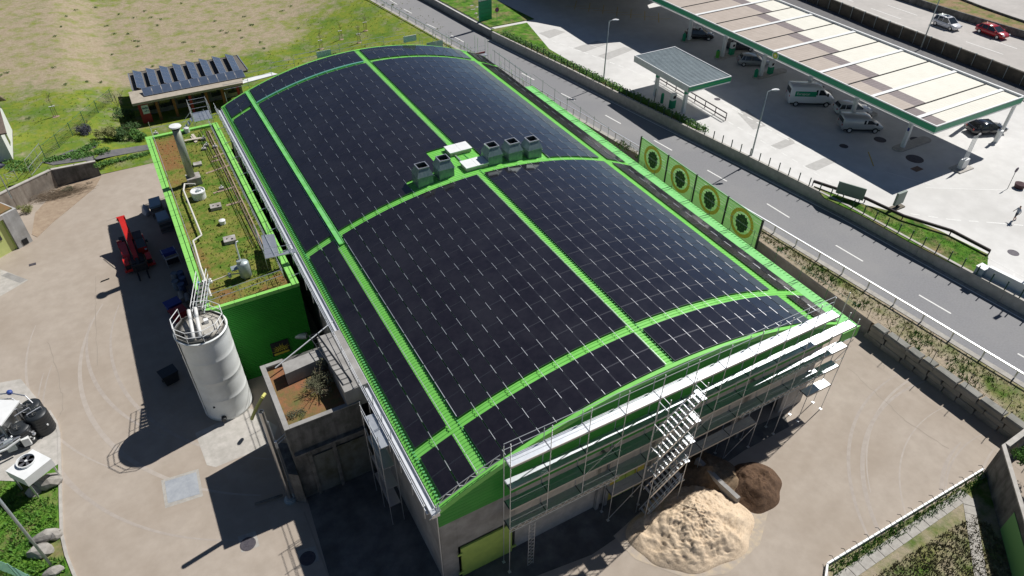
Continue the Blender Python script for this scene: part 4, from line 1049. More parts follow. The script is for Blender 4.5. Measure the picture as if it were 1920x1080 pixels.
def pump(x, y, z, label, h=1.7, rz=0):
    t = thing('fuel_pump', label, 'fuel pump', (x, y, z), rz, 'fuel pumps of the station')
    obj('cabinet', MB().box(-.35, .35, -.25, .25, 0, h*.55), bpg, t, world=False); obj('display', MB().box(-.33, .33, -.22, .22, h*.55, h), whitep, t, world=False)
    obj('screen', MB().box(-.2, .2, -.235, -.221, h*.68, h*.88), dark, t, world=False); obj('hose', MB().path([(.36, 0, h*.9), (.5, 0, h*.5), (.38, 0, h*.25)], .03, 5), black, t, world=False)
for i, c in enumerate(cols[:4]):
    p = W(*c, FZ)
    pump(76.6, p.y, FZ+.15, 'green and white fuel pump on the pump island '+wh[i])
    t = thing('litter_bin', 'green bin beside the canopy column '+wh[i], 'bin', (74.0, p.y+.05, FZ+.15)); obj('bin_body', MB().lathe([(.25, 0), (.27, .9), (.2, .95), (0, .95)], 14), bpl if i % 2 else bpg, t, world=False); obj('lid', MB().lathe([(.2, .96), (.14, 1.1), (0, 1.12)], 14), bpg, t, world=False)
# small canopy
sm_ = thing('small_canopy', 'small flat canopy with white fascia on two columns beside the road wall', 'canopy', (61, 65, FZ))
sx0, sx1, sy0, sy1, sz = 57.0, 63.6, 58.8, 69.6, 7.0
mb = MB(); y = sy0+.15
while y < sy1-.3: mb.box(sx0+.12, sx1-.12, y, y+.22, sz-.18, sz-.1).box(sx0+.12, sx1-.12, y+.221, y+.30, sz-.18, sz-.04); y += .32
obj('roof_sheet', mb, bluesheet, sm_)
obj('soffit', MB().box(sx0+.1, sx1-.1, sy0+.1, sy1-.1, sz-.6, sz-.2), whitep, sm_)
obj('fascia', MB().box(sx0, sx0+.1, sy0+.1, sy1, sz-.8, sz), whitep, sm_); obj('fascia', MB().box(sx0+.1, sx1, sy1-.1, sy1, sz-.8, sz), whitep, sm_); obj('fascia', MB().box(sx1-.1, sx1, sy0+.1, sy1-.1, sz-.8, sz), whitep, sm_)
for z0, z1, m_ in ((sz-.8, sz-.66, whitep), (sz-.66, sz-.42, bpg), (sz-.42, sz-.36, bpl), (sz-.36, sz-.1, bpg), (sz-.1, sz, whitep)): obj('fascia', MB().box(sx0, sx1, sy0, sy0+.1, z0, z1), m_, sm_)
for c in ((1218, 182), (1270, 214)):
    p = W(*c, FZ); x = p.x+.9
    obj('column', MB().box(x-.19, x+.19, p.y-.19, p.y+.19, FZ, sz-1.9), whitep, sm_); obj('column_head', MB().box(x-.2, x+.2, p.y-.2, p.y+.2, sz-1.9, sz-.6), bpg, sm_)
p = W(1256, 203, FZ); pump(p.x+.3, p.y, FZ, 'tall grey fuel pump under the small canopy between its columns', 1.9)
p = W(1237, 194, FZ); t = thing('post_box', 'rounded dark green post beside the pump under the small canopy', 'bollard', (p.x+.3, p.y, FZ)); obj('shaft', MB().lathe([(.2, 0), (.2, 1.1), (.15, 1.3), (0, 1.35)], 14), bpg, t, world=False)
p = W(1227, 190, FZ); single('thin_post', MB().tube((p.x, p.y, FZ), (p.x, p.y, FZ+1.7), .05, 6), black, 'thin dark post left of the green post under the small canopy', 'post', (p.x, p.y, FZ))
def barrier(name, pts, z, label, hts=(.45, .9), gap=2.2, m_=None, r=.06):
    m_ = m_ or mat('barrier_steel', (.07, .055, .06), .6, .3); t = thing(name, label, 'barrier', pts[0]); mb = MB()
    for h in hts: mb.path([p+Vector((0, 0, h)) for p in pts], r, 5)
    obj('rail', mb, m_, t)
    for a, b in zip(pts[:-1], pts[1:]):
        n = max(1, int((b-a).length/gap))
        for k in range(n+1): q = a.lerp(b, k/n); obj('post', MB().box(q.x-.04, q.x+.04, q.y-.04, q.y+.04, z, z+hts[-1]), m_, t)
    return t
barrier('safety_barrier', [W(1233, 150, FZ), W(1360, 226, FZ)], FZ, 'dark two rail barrier behind the small canopy columns', (.3, .95), 1.9, r=.075)
barrier('safety_barrier', [W(1523, 348, FZ), W(1620, 380, FZ), W(1690, 413, FZ), W(1780, 441, FZ), W(1852, 479, FZ)], FZ, 'dark curved barrier along the triangular grass island', (.45, .62), 3, r=.09)
# grass island
isl = [(1612, 383), (1672, 398), (1760, 433), (1852, 478), (1850, 516), (1822, 514), (1700, 452), (1610, 402), (1545, 372), (1526, 350)]
o = obj('grass_island', MB().prism([(W(*q, FZ).x, W(*q, FZ).y) for q in isl], FZ, FZ+.1), lush, kind='structure'); attr(o, lambda x, y: .15)
for i, (a, b) in enumerate((((1852, 480), (1850, 520)), ((1857, 486), (1960, 540)), ((1902, 512), (1893, 545)))): paint('bay_line', W(*a, FZ), W(*b, FZ), .13, FZ+.008, white_l, bpy.data.objects['forecourt'])
fc = bpy.data.objects['forecourt']
def dashline(pts, on, off, wd=.12):
    P_ = [W(*p, FZ) for p in pts]; d = 0
    for a, b in zip(P_[:-1], P_[1:]):
        L = (b-a).length; s_ = -d
        while s_ < L:
            if s_+on > 0 and s_ < L: paint('dash', a.lerp(b, max(0, s_)/L), a.lerp(b, min(L, s_+on)/L), wd, FZ+.008, white_l, fc)
            s_ += on+off
        d = L-s_+on+off; d = 0
dashline([(890, 15), (935, 37), (990, 60), (1094, 98), (1184, 132), (1228, 152)], .9, .75, .28)
dashline([(1310, 165), (1384, 209), (1467, 257), (1544, 291), (1590, 312)], .9, .75, .22)
dashline([(1365, 228), (1407, 252), (1485, 298), (1565, 347)], .9, .75, .2)
dashline([(1707, 401), (1784, 412), (1867, 418), (1930, 424)], .9, .75, .2)
for a, b in (((1660, 322), (1745, 347)), ((1735, 352), (1930, 358)), ((1063, 70), (1130, 92))): paint('line', W(*a, FZ), W(*b, FZ), .12, FZ+.008, white_l, fc)
for a, b in (((1628, 285), (1638, 312)),): paint('yellow_line', W(*a, FZ), W(*b, FZ), .12, FZ+.008, yellow_l, fc)
for i in range(7):
    a = W(1060+i*26, 12+i*4, FZ); paint('yellow_line', a, a+Vector((3.2, -1.5, 0)), .1, FZ+.008, yellow_l, fc); paint('yellow_line', a+Vector((.5, -2, 0)), a+Vector((3.2, 1.5, 0)), .1, FZ+.008, yellow_l, fc)
patch = mat('patch_concrete', (.46, .45, .43), .85, c2=(.40, .39, .37), sc=2)
for q in ([(1383, 212), (1400, 205), (1436, 236), (1412, 243)], [(1445, 273), (1480, 258), (1492, 268), (1462, 280)], [(1507, 312), (1545, 296), (1570, 302), (1530, 320)], [(1010, 62), (1040, 54), (1060, 60), (1030, 72)], [(1075, 90), (1120, 76), (1140, 82), (1095, 98)], [(1120, 105), (1170, 88), (1190, 92), (1140, 112)]):
    obj('repair_patch', MB().q([W(*p, FZ+.004) for p in q]), patch, fc)
mh = mat('manhole_iron', (.06, .055, .07), .7, .3, c2=(.10, .09, .10), sc=6)
spots = [(1582, 274, .5, 'dark manhole cover in the canopy shadow near the white vans'), (1650, 262, .7, 'manhole cover left of the near canopy column'), (1718, 262, .7, 'manhole cover right of the near canopy column'), (1715, 298, .95, 'large purple dark manhole cover below the near canopy column'), (1900, 474, .5, 'pale round cover on the open concrete at the right edge'), (1345, 186, .4, 'small manhole cover beside the dashed line near the small canopy')]
for x, y, r, l in spots:
    p = W(x, y, FZ); single('manhole_cover', MB().lathe([(r, 0), (r, .012), (r*.85, .016), (r*.85, .01), (0, .012)], 24, c=(p.x, p.y, FZ+.002)), mh, l, 'manhole cover', (p.x, p.y, FZ))
p = W(1719, 317, FZ); single('drain_cover', MB().box(p.x-.6, p.x+.6, p.y-.4, p.y+.4, FZ+.005, FZ+.03), mat('rust_plate', (.2, .12, .08), .8), 'rusty square cover in the canopy shadow', 'drain cover', (p.x, p.y, FZ))
# lamps
def lamp(px_, py_, z, h, label, hd=(1, 0), arm=.9):
    p = W(px_, py_, z); t = thing('street_lamp', label, 'street lamp', (p.x, p.y, z))
    obj('pole', MB().tube((0, 0, 0), (0, 0, h), .10, 10, r2=.055), galv, t, world=False, smooth=True)
    d = Vector((hd[0], hd[1], 0)).normalized(); n = Vector((-d.y, d.x, 0)); c = d*arm+Vector((0, 0, h+.1))
    obj('arm', MB().tube((0, 0, h), (d*arm*.5+Vector((0, 0, h+.12))), .045, 6), galv, t, world=False)
    mb = MB(); mb.loft([[c-d*.45-n*.1+Vector((0, 0, -.02)), c-d*.45+n*.1+Vector((0, 0, -.02)), c-d*.45+n*.08+Vector((0, 0, .07)), c-d*.45-n*.08+Vector((0, 0, .07))], [c-n*.2-Vector((0, 0, .05)), c+n*.2-Vector((0, 0, .05)), c+n*.15+Vector((0, 0, .12)), c-n*.15+Vector((0, 0, .12))], [c+d*.4-n*.13-Vector((0, 0, .03)), c+d*.4+n*.13-Vector((0, 0, .03)), c+d*.4+n*.1+Vector((0, 0, .05)), c+d*.4-n*.1+Vector((0, 0, .05))]])
    obj('lamp_head', mb, whitep, t, world=False); return t
lamp(1409, 291, FZ, 7.6, 'street lamp standing between the road wall and the box van', (1, -.3))
lamp(1132, 146, FZ, 7.6, 'street lamp left of the small canopy', (1, -.3))
lamp(1726, 92, FZ, 9.5, 'tall thin lamp post beside the motorway wall', (1, 0))
sh = W(1857, 616, RZ); ll = thing('street_lamp', 'street lamp at the right end of the road wall, casting a shadow on the road', 'street lamp', (sh.x+8.6, sh.y+2.05, FZ)); obj('pole', MB().tube((0, 0, 0), (0, 0, 7.6), .1, 10, r2=.055), galv, ll, world=False); obj('lamp_head', MB().box(-.3, .5, -.15, .15, 7.55, 7.75), whitep, ll, world=False)
# price totem
a, b = W(899, 53, RZ+.3), W(921, 44, RZ+.3)
t = thing('price_totem', 'tall green station totem with a white head and round flower emblem', 'sign', ((a+b)/2))
d = (b-a); L = 2.3; d = Vector((1, .12, 0)).normalized(); n = Vector((-d.y, d.x, 0)); c = (a+b)/2
def pan(z0, z1, m_, name, e=0):
    o_ = c-d*(L/2); mb = MB(); q = [o_-n*(.18+e), o_+d*L-n*(.18+e), o_+d*L+n*(.18+e), o_+n*(.18+e)]; mb.prism([(p.x, p.y) for p in q], RZ+z0, RZ+z1); return obj(name, mb, m_, t)
for k in range(6): pan(.55+k*.62, .55+k*.62+.59, bpg, 'green_panel')
hd = pan(4.3, 7.4, whitep, 'white_head')
ms = MB(), MB(), MB(); sunburst(ms, c-n*.19+Vector((0, 0, RZ+5.0)), d, (0, 0, 1), .8, -n)
e = obj('emblem', ms[0], whitep, hd)
e['label'] = 'round flower emblem'
t2 = obj('petals', ms[1], bpl, t); obj('petals', ms[2], bpy_, t)
for s_ in (-1, 1): p = c+d*s_*(L/2-.1); obj('post', MB().box(p.x-.08, p.x+.08, p.y-.08, p.y+.08, RZ-.1, RZ+.55), whitep, t)
p = W(932, 47, RZ+.6); t = thing('no_parking_sign', 'round red and blue sign on a thin pole beside the green totem', 'traffic sign', p)
obj('pole', MB().tube((0, 0, -.3), (0, 0, 3.4), .04, 6), galv, t, world=False)
y2 = MB().tube((-.02, -.05, 2.4), (-.02, -.08, 2.4), .36, 20); dd = obj('disc', y2, mat('sign_red', (.35, .03, .06), .5), t, world=False); obj('centre', MB().tube((-.02, -.082, 2.4), (-.02, -.09, 2.4), .24, 20), mat('sign_blue', (.12, .05, .22), .5), dd, world=False)
# boulders by the totem
rn = random.Random(8); wl = ['far left boulder of the heap by the green totem', 'large boulder in the heap left of the green totem', 'dark boulder lowest in the heap by the green totem', 'small boulder touching the green totem foot', 'rounded boulder behind the heap by the green totem']
for i, (x, y) in enumerate(((884, 14), (887, 21), (892, 29), (897, 36), (893, 17))):
    p = W(x, y, RZ+.9); single('boulder', MB().rock((p.x, p.y, RZ+.9), (.75, .6, .5), 60+i), boul, wl[i], 'boulder', p, 'boulders by the totem')
# billboard back, sign boxes, markers
P4 = [W(1573, 341, FZ+2.0), W(1623, 354, FZ+2.0)]
t = thing('billboard', 'grey green blank board on legs beside the grass island', 'board', W(1595, 372, FZ))
a, b = W(1567, 361, FZ+.35), W(1617, 376, FZ+.35)
mb = MB(); n = Vector((.03, .06, 0)); mb.loft([[a-n, b-n, b+n, a+n], [a-n+Vector((0, 0, 1.35)), b-n+Vector((0, 0, 1.35)), b+n+Vector((0, 0, 1.35)), a+n+Vector((0, 0, 1.35))]]); obj('board', mb, mat('board_back', (.20, .25, .22), .7), t)
for q in (a.lerp(b, .1), a.lerp(b, .9)): obj('leg', MB().tube((q.x, q.y, FZ), (q.x, q.y, FZ+.35), .05, 6), galv, t)
p = W(1680, 390, FZ); t = thing('sign_stand', 'grey box sign standing on a dark base at the tip of the canopy shadow', 'sign', p)
obj('sign_box', MB().box(-.65, .65, -.12, .12, .5, 1.9), mat('sign_grey', (.22, .27, .24), .6), t, world=False); obj('base', MB().box(-.9, .9, -.35, .35, 0, .14), mat('stand_brown', (.14, .12, .09), .8), t, world=False); obj('stem', MB().box(-.08, .08, -.08, .08, .14, .5), dark, t, world=False)
p = W(1802, 316, FZ); t = thing('pole_stand', 'white concrete block holding four thin poles on the open forecourt', 'pole stand', p)
obj('block', MB().box(-.5, .5, -.25, .25, 0, 1.2), whitep, t, world=False); obj('plinth', MB().box(-1.2, 1.2, -.7, .7, 0, .12), concl, t, world=False)
for k in range(4): obj('pole', MB().tube((-.4+k*.26, 0, 1.2), (-.4+k*.26, 0, 4.0), .035, 6), whitep, t, world=False)
p = W(1866, 266, FZ); t = thing('bollard', 'white round bollard in front of the canopy corner post at the right edge', 'bollard', p); obj('bollard_body', MB().lathe([(.25, 0), (.25, 1.2), (.35, 1.25), (.3, 1.5), (0, 1.55)], 16), whitep, t, world=False)
p = W(1872, 262, FZ); t = thing('corner_post', 'slanting pale canopy corner post at the right edge', 'post', (p.x+.3, p.y+.2, FZ)); obj('shaft', MB().box(-.14, .14, -.14, .14, 0, 4.4), whitep, t, world=False)
p = W(1889, 354, FZ); t = thing('round_marker', 'small round sign on a thin pole near the man at the right', 'sign', p); obj('pole', MB().tube((0, 0, 0), (.3, .2, 1.9), .03, 5), black, t, world=False); obj('disc', MB().tube((.3, .17, 2.1), (.3, .2, 2.1), .3, 16), mat('disc_purple', (.08, .05, .09), .6), t, world=False)
p = W(1910, 352, FZ); single('flower_tub', MB().lathe([(.45, 0), (.55, .5), (.4, .55), (.0, .7)], 14, c=p), mat('tub', (.07, .03, .035), .8), 'dark round tub near the man at the right', 'tub', p)
p = W(1836, 514, FZ); t = thing('utility_box', 'small blue and white box at the end of the grass island', 'box', p); obj('box_body', MB().box(-.4, .4, -.35, .35, 0, .8), mat('pale_blue', (.3, .38, .42), .6), t, world=False); obj('lid', MB().box(-.45, .45, -.4, .4, .8, .88), whitep, t, world=False)
mb = MB(); a, b = W(1845, 517, FZ), W(1990, 590, FZ); mb.loft([[a+Vector((u, 0, z)) for u, z in ((0, 0), (0, 1), (.4, 1), (.4, 0))], [b+Vector((u, 0, z)) for u, z in ((0, 0), (0, 1), (.4, 1), (.4, 0))]]); single('white_parapet', mb, whitep, 'white parapet behind the posts at the right end of the road wall', 'wall', a)
p = W(1270, 40, FZ)
# ------------------------------------------------------------------ shop beyond the frame that throws the big shadow
off = Vector((6.2*.978/tan(SUN_EL), 6.2*.208/tan(SUN_EL), 0))
sp_ = [(928, 0), (971, 28), (988, 40), (1005, 42), (1051, 51), (1102, 84), (1161, 79), (1173, 72), (1187, 69), (1202, 63), (1223, 61), (1235, 56)]
pts = [W(*q, FZ)+off for q in sp_]; pts = [(p.x, p.y) for p in pts]+[(84, 96), (98, 100), (98, 175), (pts[0].x+3, 175)]
shop = thing('station_shop', 'station shop with a flat roof behind the fuel canopy', 'building', (86, 120, FZ))
obj('roof', MB().prism(pts, FZ+6.0, FZ+6.2), concl, shop); obj('wall', MB().box(84, 97, 100, 170, FZ, FZ+6.0), whitep, shop); obj('window', MB().box(83.95, 83.99, 104, 160, FZ+.6, FZ+3), winm, shop)
# ------------------------------------------------------------------ motorway
strip('motorway', lambda y: xat(hwl, y)+.2, lambda y: xat(hwr, y), -60, 260, HZ, hwm, 4)
strip('motorway_far_side', lambda y: xat(hw2, y), lambda y: xat(hw2, y)+17, -60, 260, HZ, hwm, 4)
strip('motorway_median', lambda y: xat(hwr, y)+.6, lambda y: xat(hw2, y)-.1, -60, 260, HZ+.75, lush, 4, soil=lambda x, y: .5)
strip('far_bank', lambda y: xat(hw2, y)+17, lambda y: xat(hw2, y)+120, -60, 260, HZ+.3, lush, 6, soil=lambda x, y: .1)
mb = MB(); 
for y in range(-60, 256, 4):
    for nm, ln_, x_, z0, z1, th in ((0, hwr, .0, HZ-.1, HZ+1.05, .3), (0, hw2, -.35, HZ, HZ+1.05, .2)):
        a, b = xat(ln_, y)+x_, xat(ln_, y+4)+x_; mb.loft([[(a, y, z0), (a, y, z1), (a+th, y, z1), (a+th, y, z0)], [(b, y+4, z0), (b, y+4, z1), (b+th, y+4, z1), (b+th, y+4, z0)]])
single('median_barrier', mb, concd, 'dark concrete median barrier with grass on top between the motorway carriageways', 'barrier', (xat(hwr, 60), 60, HZ))
t = thing('motorway_wall', 'dark brown retaining wall under the edge of the motorway', 'wall', (xat(hwl, 60), 60, FZ))
dk = mat('motorway_wall_panel', (.085, .072, .055), .9, c2=(.05, .043, .035), sc=1.5, c3=(.14, .12, .09), sc3=.5, amt3=.5, bump=.3)
y = 96
while y > 10:
    a, b = xat(hwl, y), xat(hwl, y-2.4); obj('wall_board', MB().loft([[(a, y, FZ-.05), (a, y, HZ+.35), (a+.15, y, HZ+.35), (a+.15, y, FZ-.05)], [(b, y-2.36, FZ-.05), (b, y-2.36, HZ+.35), (b+.15, y-2.36, HZ+.35), (b+.15, y-2.36, FZ-.05)]]), dk, t)
    obj('post', MB().box(a-.1, a+.22, y-.02, y+.03, FZ, HZ+.55), galv, t); y -= 2.4
mb = MB()
for y in range(-20, 200, 4):
    a, b = xat(hwl, y)+.17, xat(hwl, y+4)+.17; mb.loft([[(a, y, HZ), (a, y, HZ+.42), (a+.3, y, HZ+.42), (a+.3, y, HZ)], [(b, y+4, HZ), (b, y+4, HZ+.42), (b+.3, y+4, HZ+.42), (b+.3, y+4, HZ)]])
obj('kerb', mb, concl, t)
strip('service_lane', lambda y: xat(hwl, y)-4.2, lambda y: xat(hwl, y)-.12, 22, 120, FZ+.012, asph_path, 4)
mb = MB()
for y in range(24, 116, 4):
    a, b = xat(hwl, y)-4.4, xat(hwl, y+4)-4.4; mb.loft([[(a, y, FZ), (a, y, FZ+.13), (a+.18, y, FZ+.13), (a+.18, y, FZ)], [(b, y+4, FZ), (b, y+4, FZ+.13), (b+.18, y+4, FZ+.13), (b+.18, y+4, FZ)]])
obj('service_kerb', mb, concl, kind='structure')
hw = bpy.data.objects['motorway']
for a, b in (((1633, 15.6), (1689.7, 35.6)), ((1664, 9.6), (1719.8, 28.9)), ((1811, 78), (1881, 102)), ((1864, 77), (1907, 91.5)), ((1560, -12), (1600, 3)), ((1960, 128), (2020, 150))): paint('lane_dash', W(*a, HZ), W(*b, HZ), .18, HZ+.008, white_l, hw)
paint('edge_line', W(1600, 12, HZ), W(1925, 136, HZ), .14, HZ+.008, white_l, hw)
# ------------------------------------------------------------------ vehicles
def ring(x, w_, z0, z1, r=.12):
    return [(x, -w_+r, z0), (x, w_-r, z0), (x, w_, z0+r), (x, w_, z1-r), (x, w_-r*1.2, z1), (x, -w_+r*1.2, z1), (x, -w_, z1-r), (x, -w_, z0+r)]
def wheels(t, xs, hw_, r=.31):
    for x in xs:
        for s_ in (-1, 1):
            wl = obj('wheel', MB().tube((x, s_*(hw_-.2), r), (x, s_*(hw_+.01), r), r, 18), rubber, t, world=False)
            obj('rim', MB().tube((x, s_*(hw_+.0), r), (x, s_*(hw_+.03), r), r*.62, 12), alu, wl, world=False)
def lights(t, xf, xr, hw_, zf, zr):
    for s_ in (-1, 1):
        obj('headlight', MB().box(xf-.12, xf+.02, s_*hw_-.16, s_*hw_+.16, zf-.08, zf+.08), mat('lamp_glass', (.6, .62, .65), .2) if 'lamp_glass' not in bpy.data.materials else bpy.data.materials['lamp_glass'], t, world=False)
        obj('taillight', MB().box(xr-.02, xr+.08, s_*hw_-.1, s_*hw_+.1, zr-.1, zr+.1), mat('tail_red', (.35, .01, .01), .3) if 'tail_red' not in bpy.data.materials else bpy.data.materials['tail_red'], t, world=False)
def car(loc, rz, m_, label, L=4.1, Wd=1.76, H=1.5, estate=False, name='car', cat='car', sunroof=False):
    t = thing(name, label, cat, loc, rz); h = Wd/2; k = L/4.1
    st_ = [(-2.05, .80, .38, .85), (-1.98, .92, .26, .98), (-1.5, 1, .22, .97), (-.8, 1, .2, .95), (.4, 1, .2, .93), (1.0, .99, .2, .90), (1.6, .95, .22, .82), (1.95, .86, .28, .70), (2.05, .72, .36, .6)]
    obj('body', MB().loft([ring(x*k, h*w_, z0, z1) for x, w_, z0, z1 in st_]), m_, t, True, world=False)
    xb = -1.95 if estate else -1.75; g = MB(); zt = H
    B_ = [(xb*k, h*.93, .90), (1.15*k, h*.93, .88)]; T_ = [((xb+.28)*k, h*.74, zt-.04), (.25*k, h*.76, zt-.03)]
    g.loft([[(B_[0][0], -B_[0][1], .88), (B_[1][0], -B_[1][1], .86), (B_[1][0], B_[1][1], .86), (B_[0][0], B_[0][1], .88)], [(T_[0][0], -T_[0][1], T_[0][2]), (T_[1][0], -T_[1][1], T_[1][2]), (T_[1][0], T_[1][1], T_[1][2]), (T_[0][0], T_[0][1], T_[0][2])]])
    obj('windows', g, glass, t, world=False)
    r_ = MB(); r_.loft([[(x, -w_+.08, z), (x, w_-.08, z), (x, w_, z-.05), (x, w_-.02, z-.07), (x, -w_+.02, z-.07), (x, -w_, z-.05)] for x, w_, z in ((T_[0][0]-.03, T_[0][1], zt-.03), (-.6*k, T_[0][1]+.03, zt+.03), (T_[1][0]+.02, T_[1][1]+.0, zt-.02))]); rf = obj('roof', r_, m_, t, True, world=False)
    if sunroof: obj('sunroof', MB().box(-.75*k, -.1*k, -h*.5, h*.5, zt+.02, zt+.035), glass, rf, world=False)
    pl = MB()
    for s_ in (-1, 1):
        pl.tube((B_[1][0], s_*B_[1][1], .86), (T_[1][0], s_*T_[1][1], zt-.04), .035, 4).tube((B_[0][0], s_*B_[0][1], .86), (T_[0][0], s_*T_[0][1], zt-.04), .06, 4).tube((-.35*k, s_*h*.94, .86), (-.4*k, s_*h*.78, zt-.04), .035, 4).tube((-1.2*k, s_*h*.94, .86), (-1.15*k, s_*h*.78, zt-.04), .05, 4)
    obj('pillars', pl, m_, t, world=False, kind='stuff')
    wheels(t, (-1.28*k, 1.28*k), h); lights(t, 2.0*k, -2.05*k, h*.7, .68, .8)
    for s_ in (-1, 1): obj('mirror', MB().box(.75*k, .95*k, s_*(h+.08)-.09, s_*(h+.08)+.09, .9, 1.04), m_, t, world=False)
    return t
def van(loc, rz, m_, label, L, Wd, H, box=False, text=None):
    t = thing('van', label, 'van', loc, rz); h = Wd/2; x0, x1 = -L/2, L/2; hb = H
    nose = 1.05 if not box else 1.15
    st_ = [(x0, .93, .45, hb-.06), (x0+.1, 1, .35, hb), (x1-nose-1.1, 1, .32, hb), (x1-nose-.75, .97, .32, hb-.06), (x1-nose+.05, .95, .32, H*.62), (x1-.5, .92, .34, H*.50), (x1-.1, .84, .36, H*.42), (x1, .7, .42, H*.34)]
    obj('body', MB().loft([ring(x, h*w_, z0, z1, .12) for x, w_, z0, z1 in st_]), m_, t, True, world=False)
    xa, xb = x1-nose-.72, x1-nose+.1
    obj('windscreen', MB().q([(xa, -h*.82, hb-.12), (xb, -h*.86, H*.64), (xb, h*.86, H*.64), (xa, h*.82, hb-.12)]).shift((-.03, 0, -.03)), glass, t, world=False)
    for s_ in (-1, 1):
        y = s_*(h*1.0+.006); obj('side_window', MB().q([(xa-.75, y, H*.60), (xb-.12, y*.97, H*.60), (xa+.05, y*.98, H*.86), (xa-.75, y, H*.86)]), glass, t, world=False)
        obj('mirror', MB().box(xb-.15, xb+.02, s_*(h+.12)-.1, s_*(h+.12)+.1, H*.58, H*.72), black, t, world=False)
        obj('sill', MB().box(x0+.2, x1-.4, s_*h-.02 if s_ > 0 else -h-.01, s_*h+.01 if s_ > 0 else -h+.02, .33, .5), black, t, world=False)
    obj('rear_window', MB().box(x0-.01, x0+.0, -h*.75, h*.75, H*.6, H*.85), glass, t, world=False)
    wheels(t, (x0+.95, x1-.95), h, .34); lights(t, x1-.08, x0, h*.72, H*.36, H*.5)
    if text:
        for s_ in (-1, 1):
            b = obj('side_panel', MB().box(x0+.55, x1-nose-1.35, s_*(h+.004)-.004, s_*(h+.004)+.004, H*.52, H*.78), bpg, t, world=False)
            cu = bpy.data.curves.new('lettering', 'FONT'); cu.body = text; cu.size = H*.17; cu.extrude = .002; to = bpy.data.objects.new('tmp', cu); COL.objects.link(to)
            bpy.context.view_layer.update(); me = bpy.data.meshes.new_from_object(to.evaluated_get(bpy.context.evaluated_depsgraph_get())); bpy.data.objects.remove(to)
            me.materials.clear(); me.materials.append(whitep)
            inst('lettering', me, b, (x0+.75 if s_ < 0 else x1-nose-1.6, s_*(h+.014), H*.60), (pi/2, 0, 0 if s_ < 0 else pi))
    return t
def head(a, b, z): a, b = W(*a, z), W(*b, z); return atan2(b.y-a.y, b.x-a.x), (a+b)/2
def mid(px_, py_, z): return W(px_, py_, z)
cw = mat('car_white', (.72, .73, .76), .25, coat=.6); cr = mat('car_red', (.42, .015, .02), .25, coat=.6); cb = mat('car_black', (.012, .013, .018), .2, coat=.6); cs = mat('car_silver', (.32, .34, .36), .3, .5, coat=.5); cd_ = mat('car_dark_grey', (.05, .055, .06), .3, coat=.4)
g_, _ = head((1560, -4), (1920, 134), HZ)
car(mid(1773, 51, HZ), g_, cw, 'white hatchback with dark sunroof driving on the motorway', 4.1, 1.8, 1.55, True, sunroof=True)
car(mid(1858, 66, HZ), g_, cr, 'red car driving on the motorway ahead of the white car', 4.6, 1.85, 1.42)
g_, _ = head((1480, 200), (1552, 202), FZ)
van(mid(1515, 194, FZ), g_, cw, 'tall white box van with a green side panel parked under the canopy edge', 5.7, 2.0, 2.6, True, 'Europcar')
g_, _ = head((1572, 245), (1645, 247), FZ)
van(mid(1610, 243, FZ), g_, cs if 0 else mat('van_silver', (.42, .44, .46), .3, .2, coat=.5), 'silver grey van parked nearest the viewer under the canopy edge', 4.9, 1.9, 1.9)
car(mid(1596, 212, FZ), g_+.05, cw, 'white estate car between the box van and the silver van', 4.5, 1.8, 1.45, True)
car(mid(1410, 121, FZ), g_-.05, cs, 'silver car at the pump beside the third canopy column', 4.3, 1.78, 1.45)
car(mid(1387, 92, FZ), g_-.05, cd_, 'dark grey car in the shade behind the silver car', 4.3, 1.78, 1.5)
car(mid(1310, 72, FZ), g_-.05, cb, 'black car in deep shade by the farthest canopy column', 4.3, 1.78, 1.5)
g_, _ = head((1815, 250), (1880, 246), FZ)
car(mid(1846, 248, FZ), g_, cb, 'black car parked in the sun at the right end of the canopy', 4.5, 1.8, 1.45)
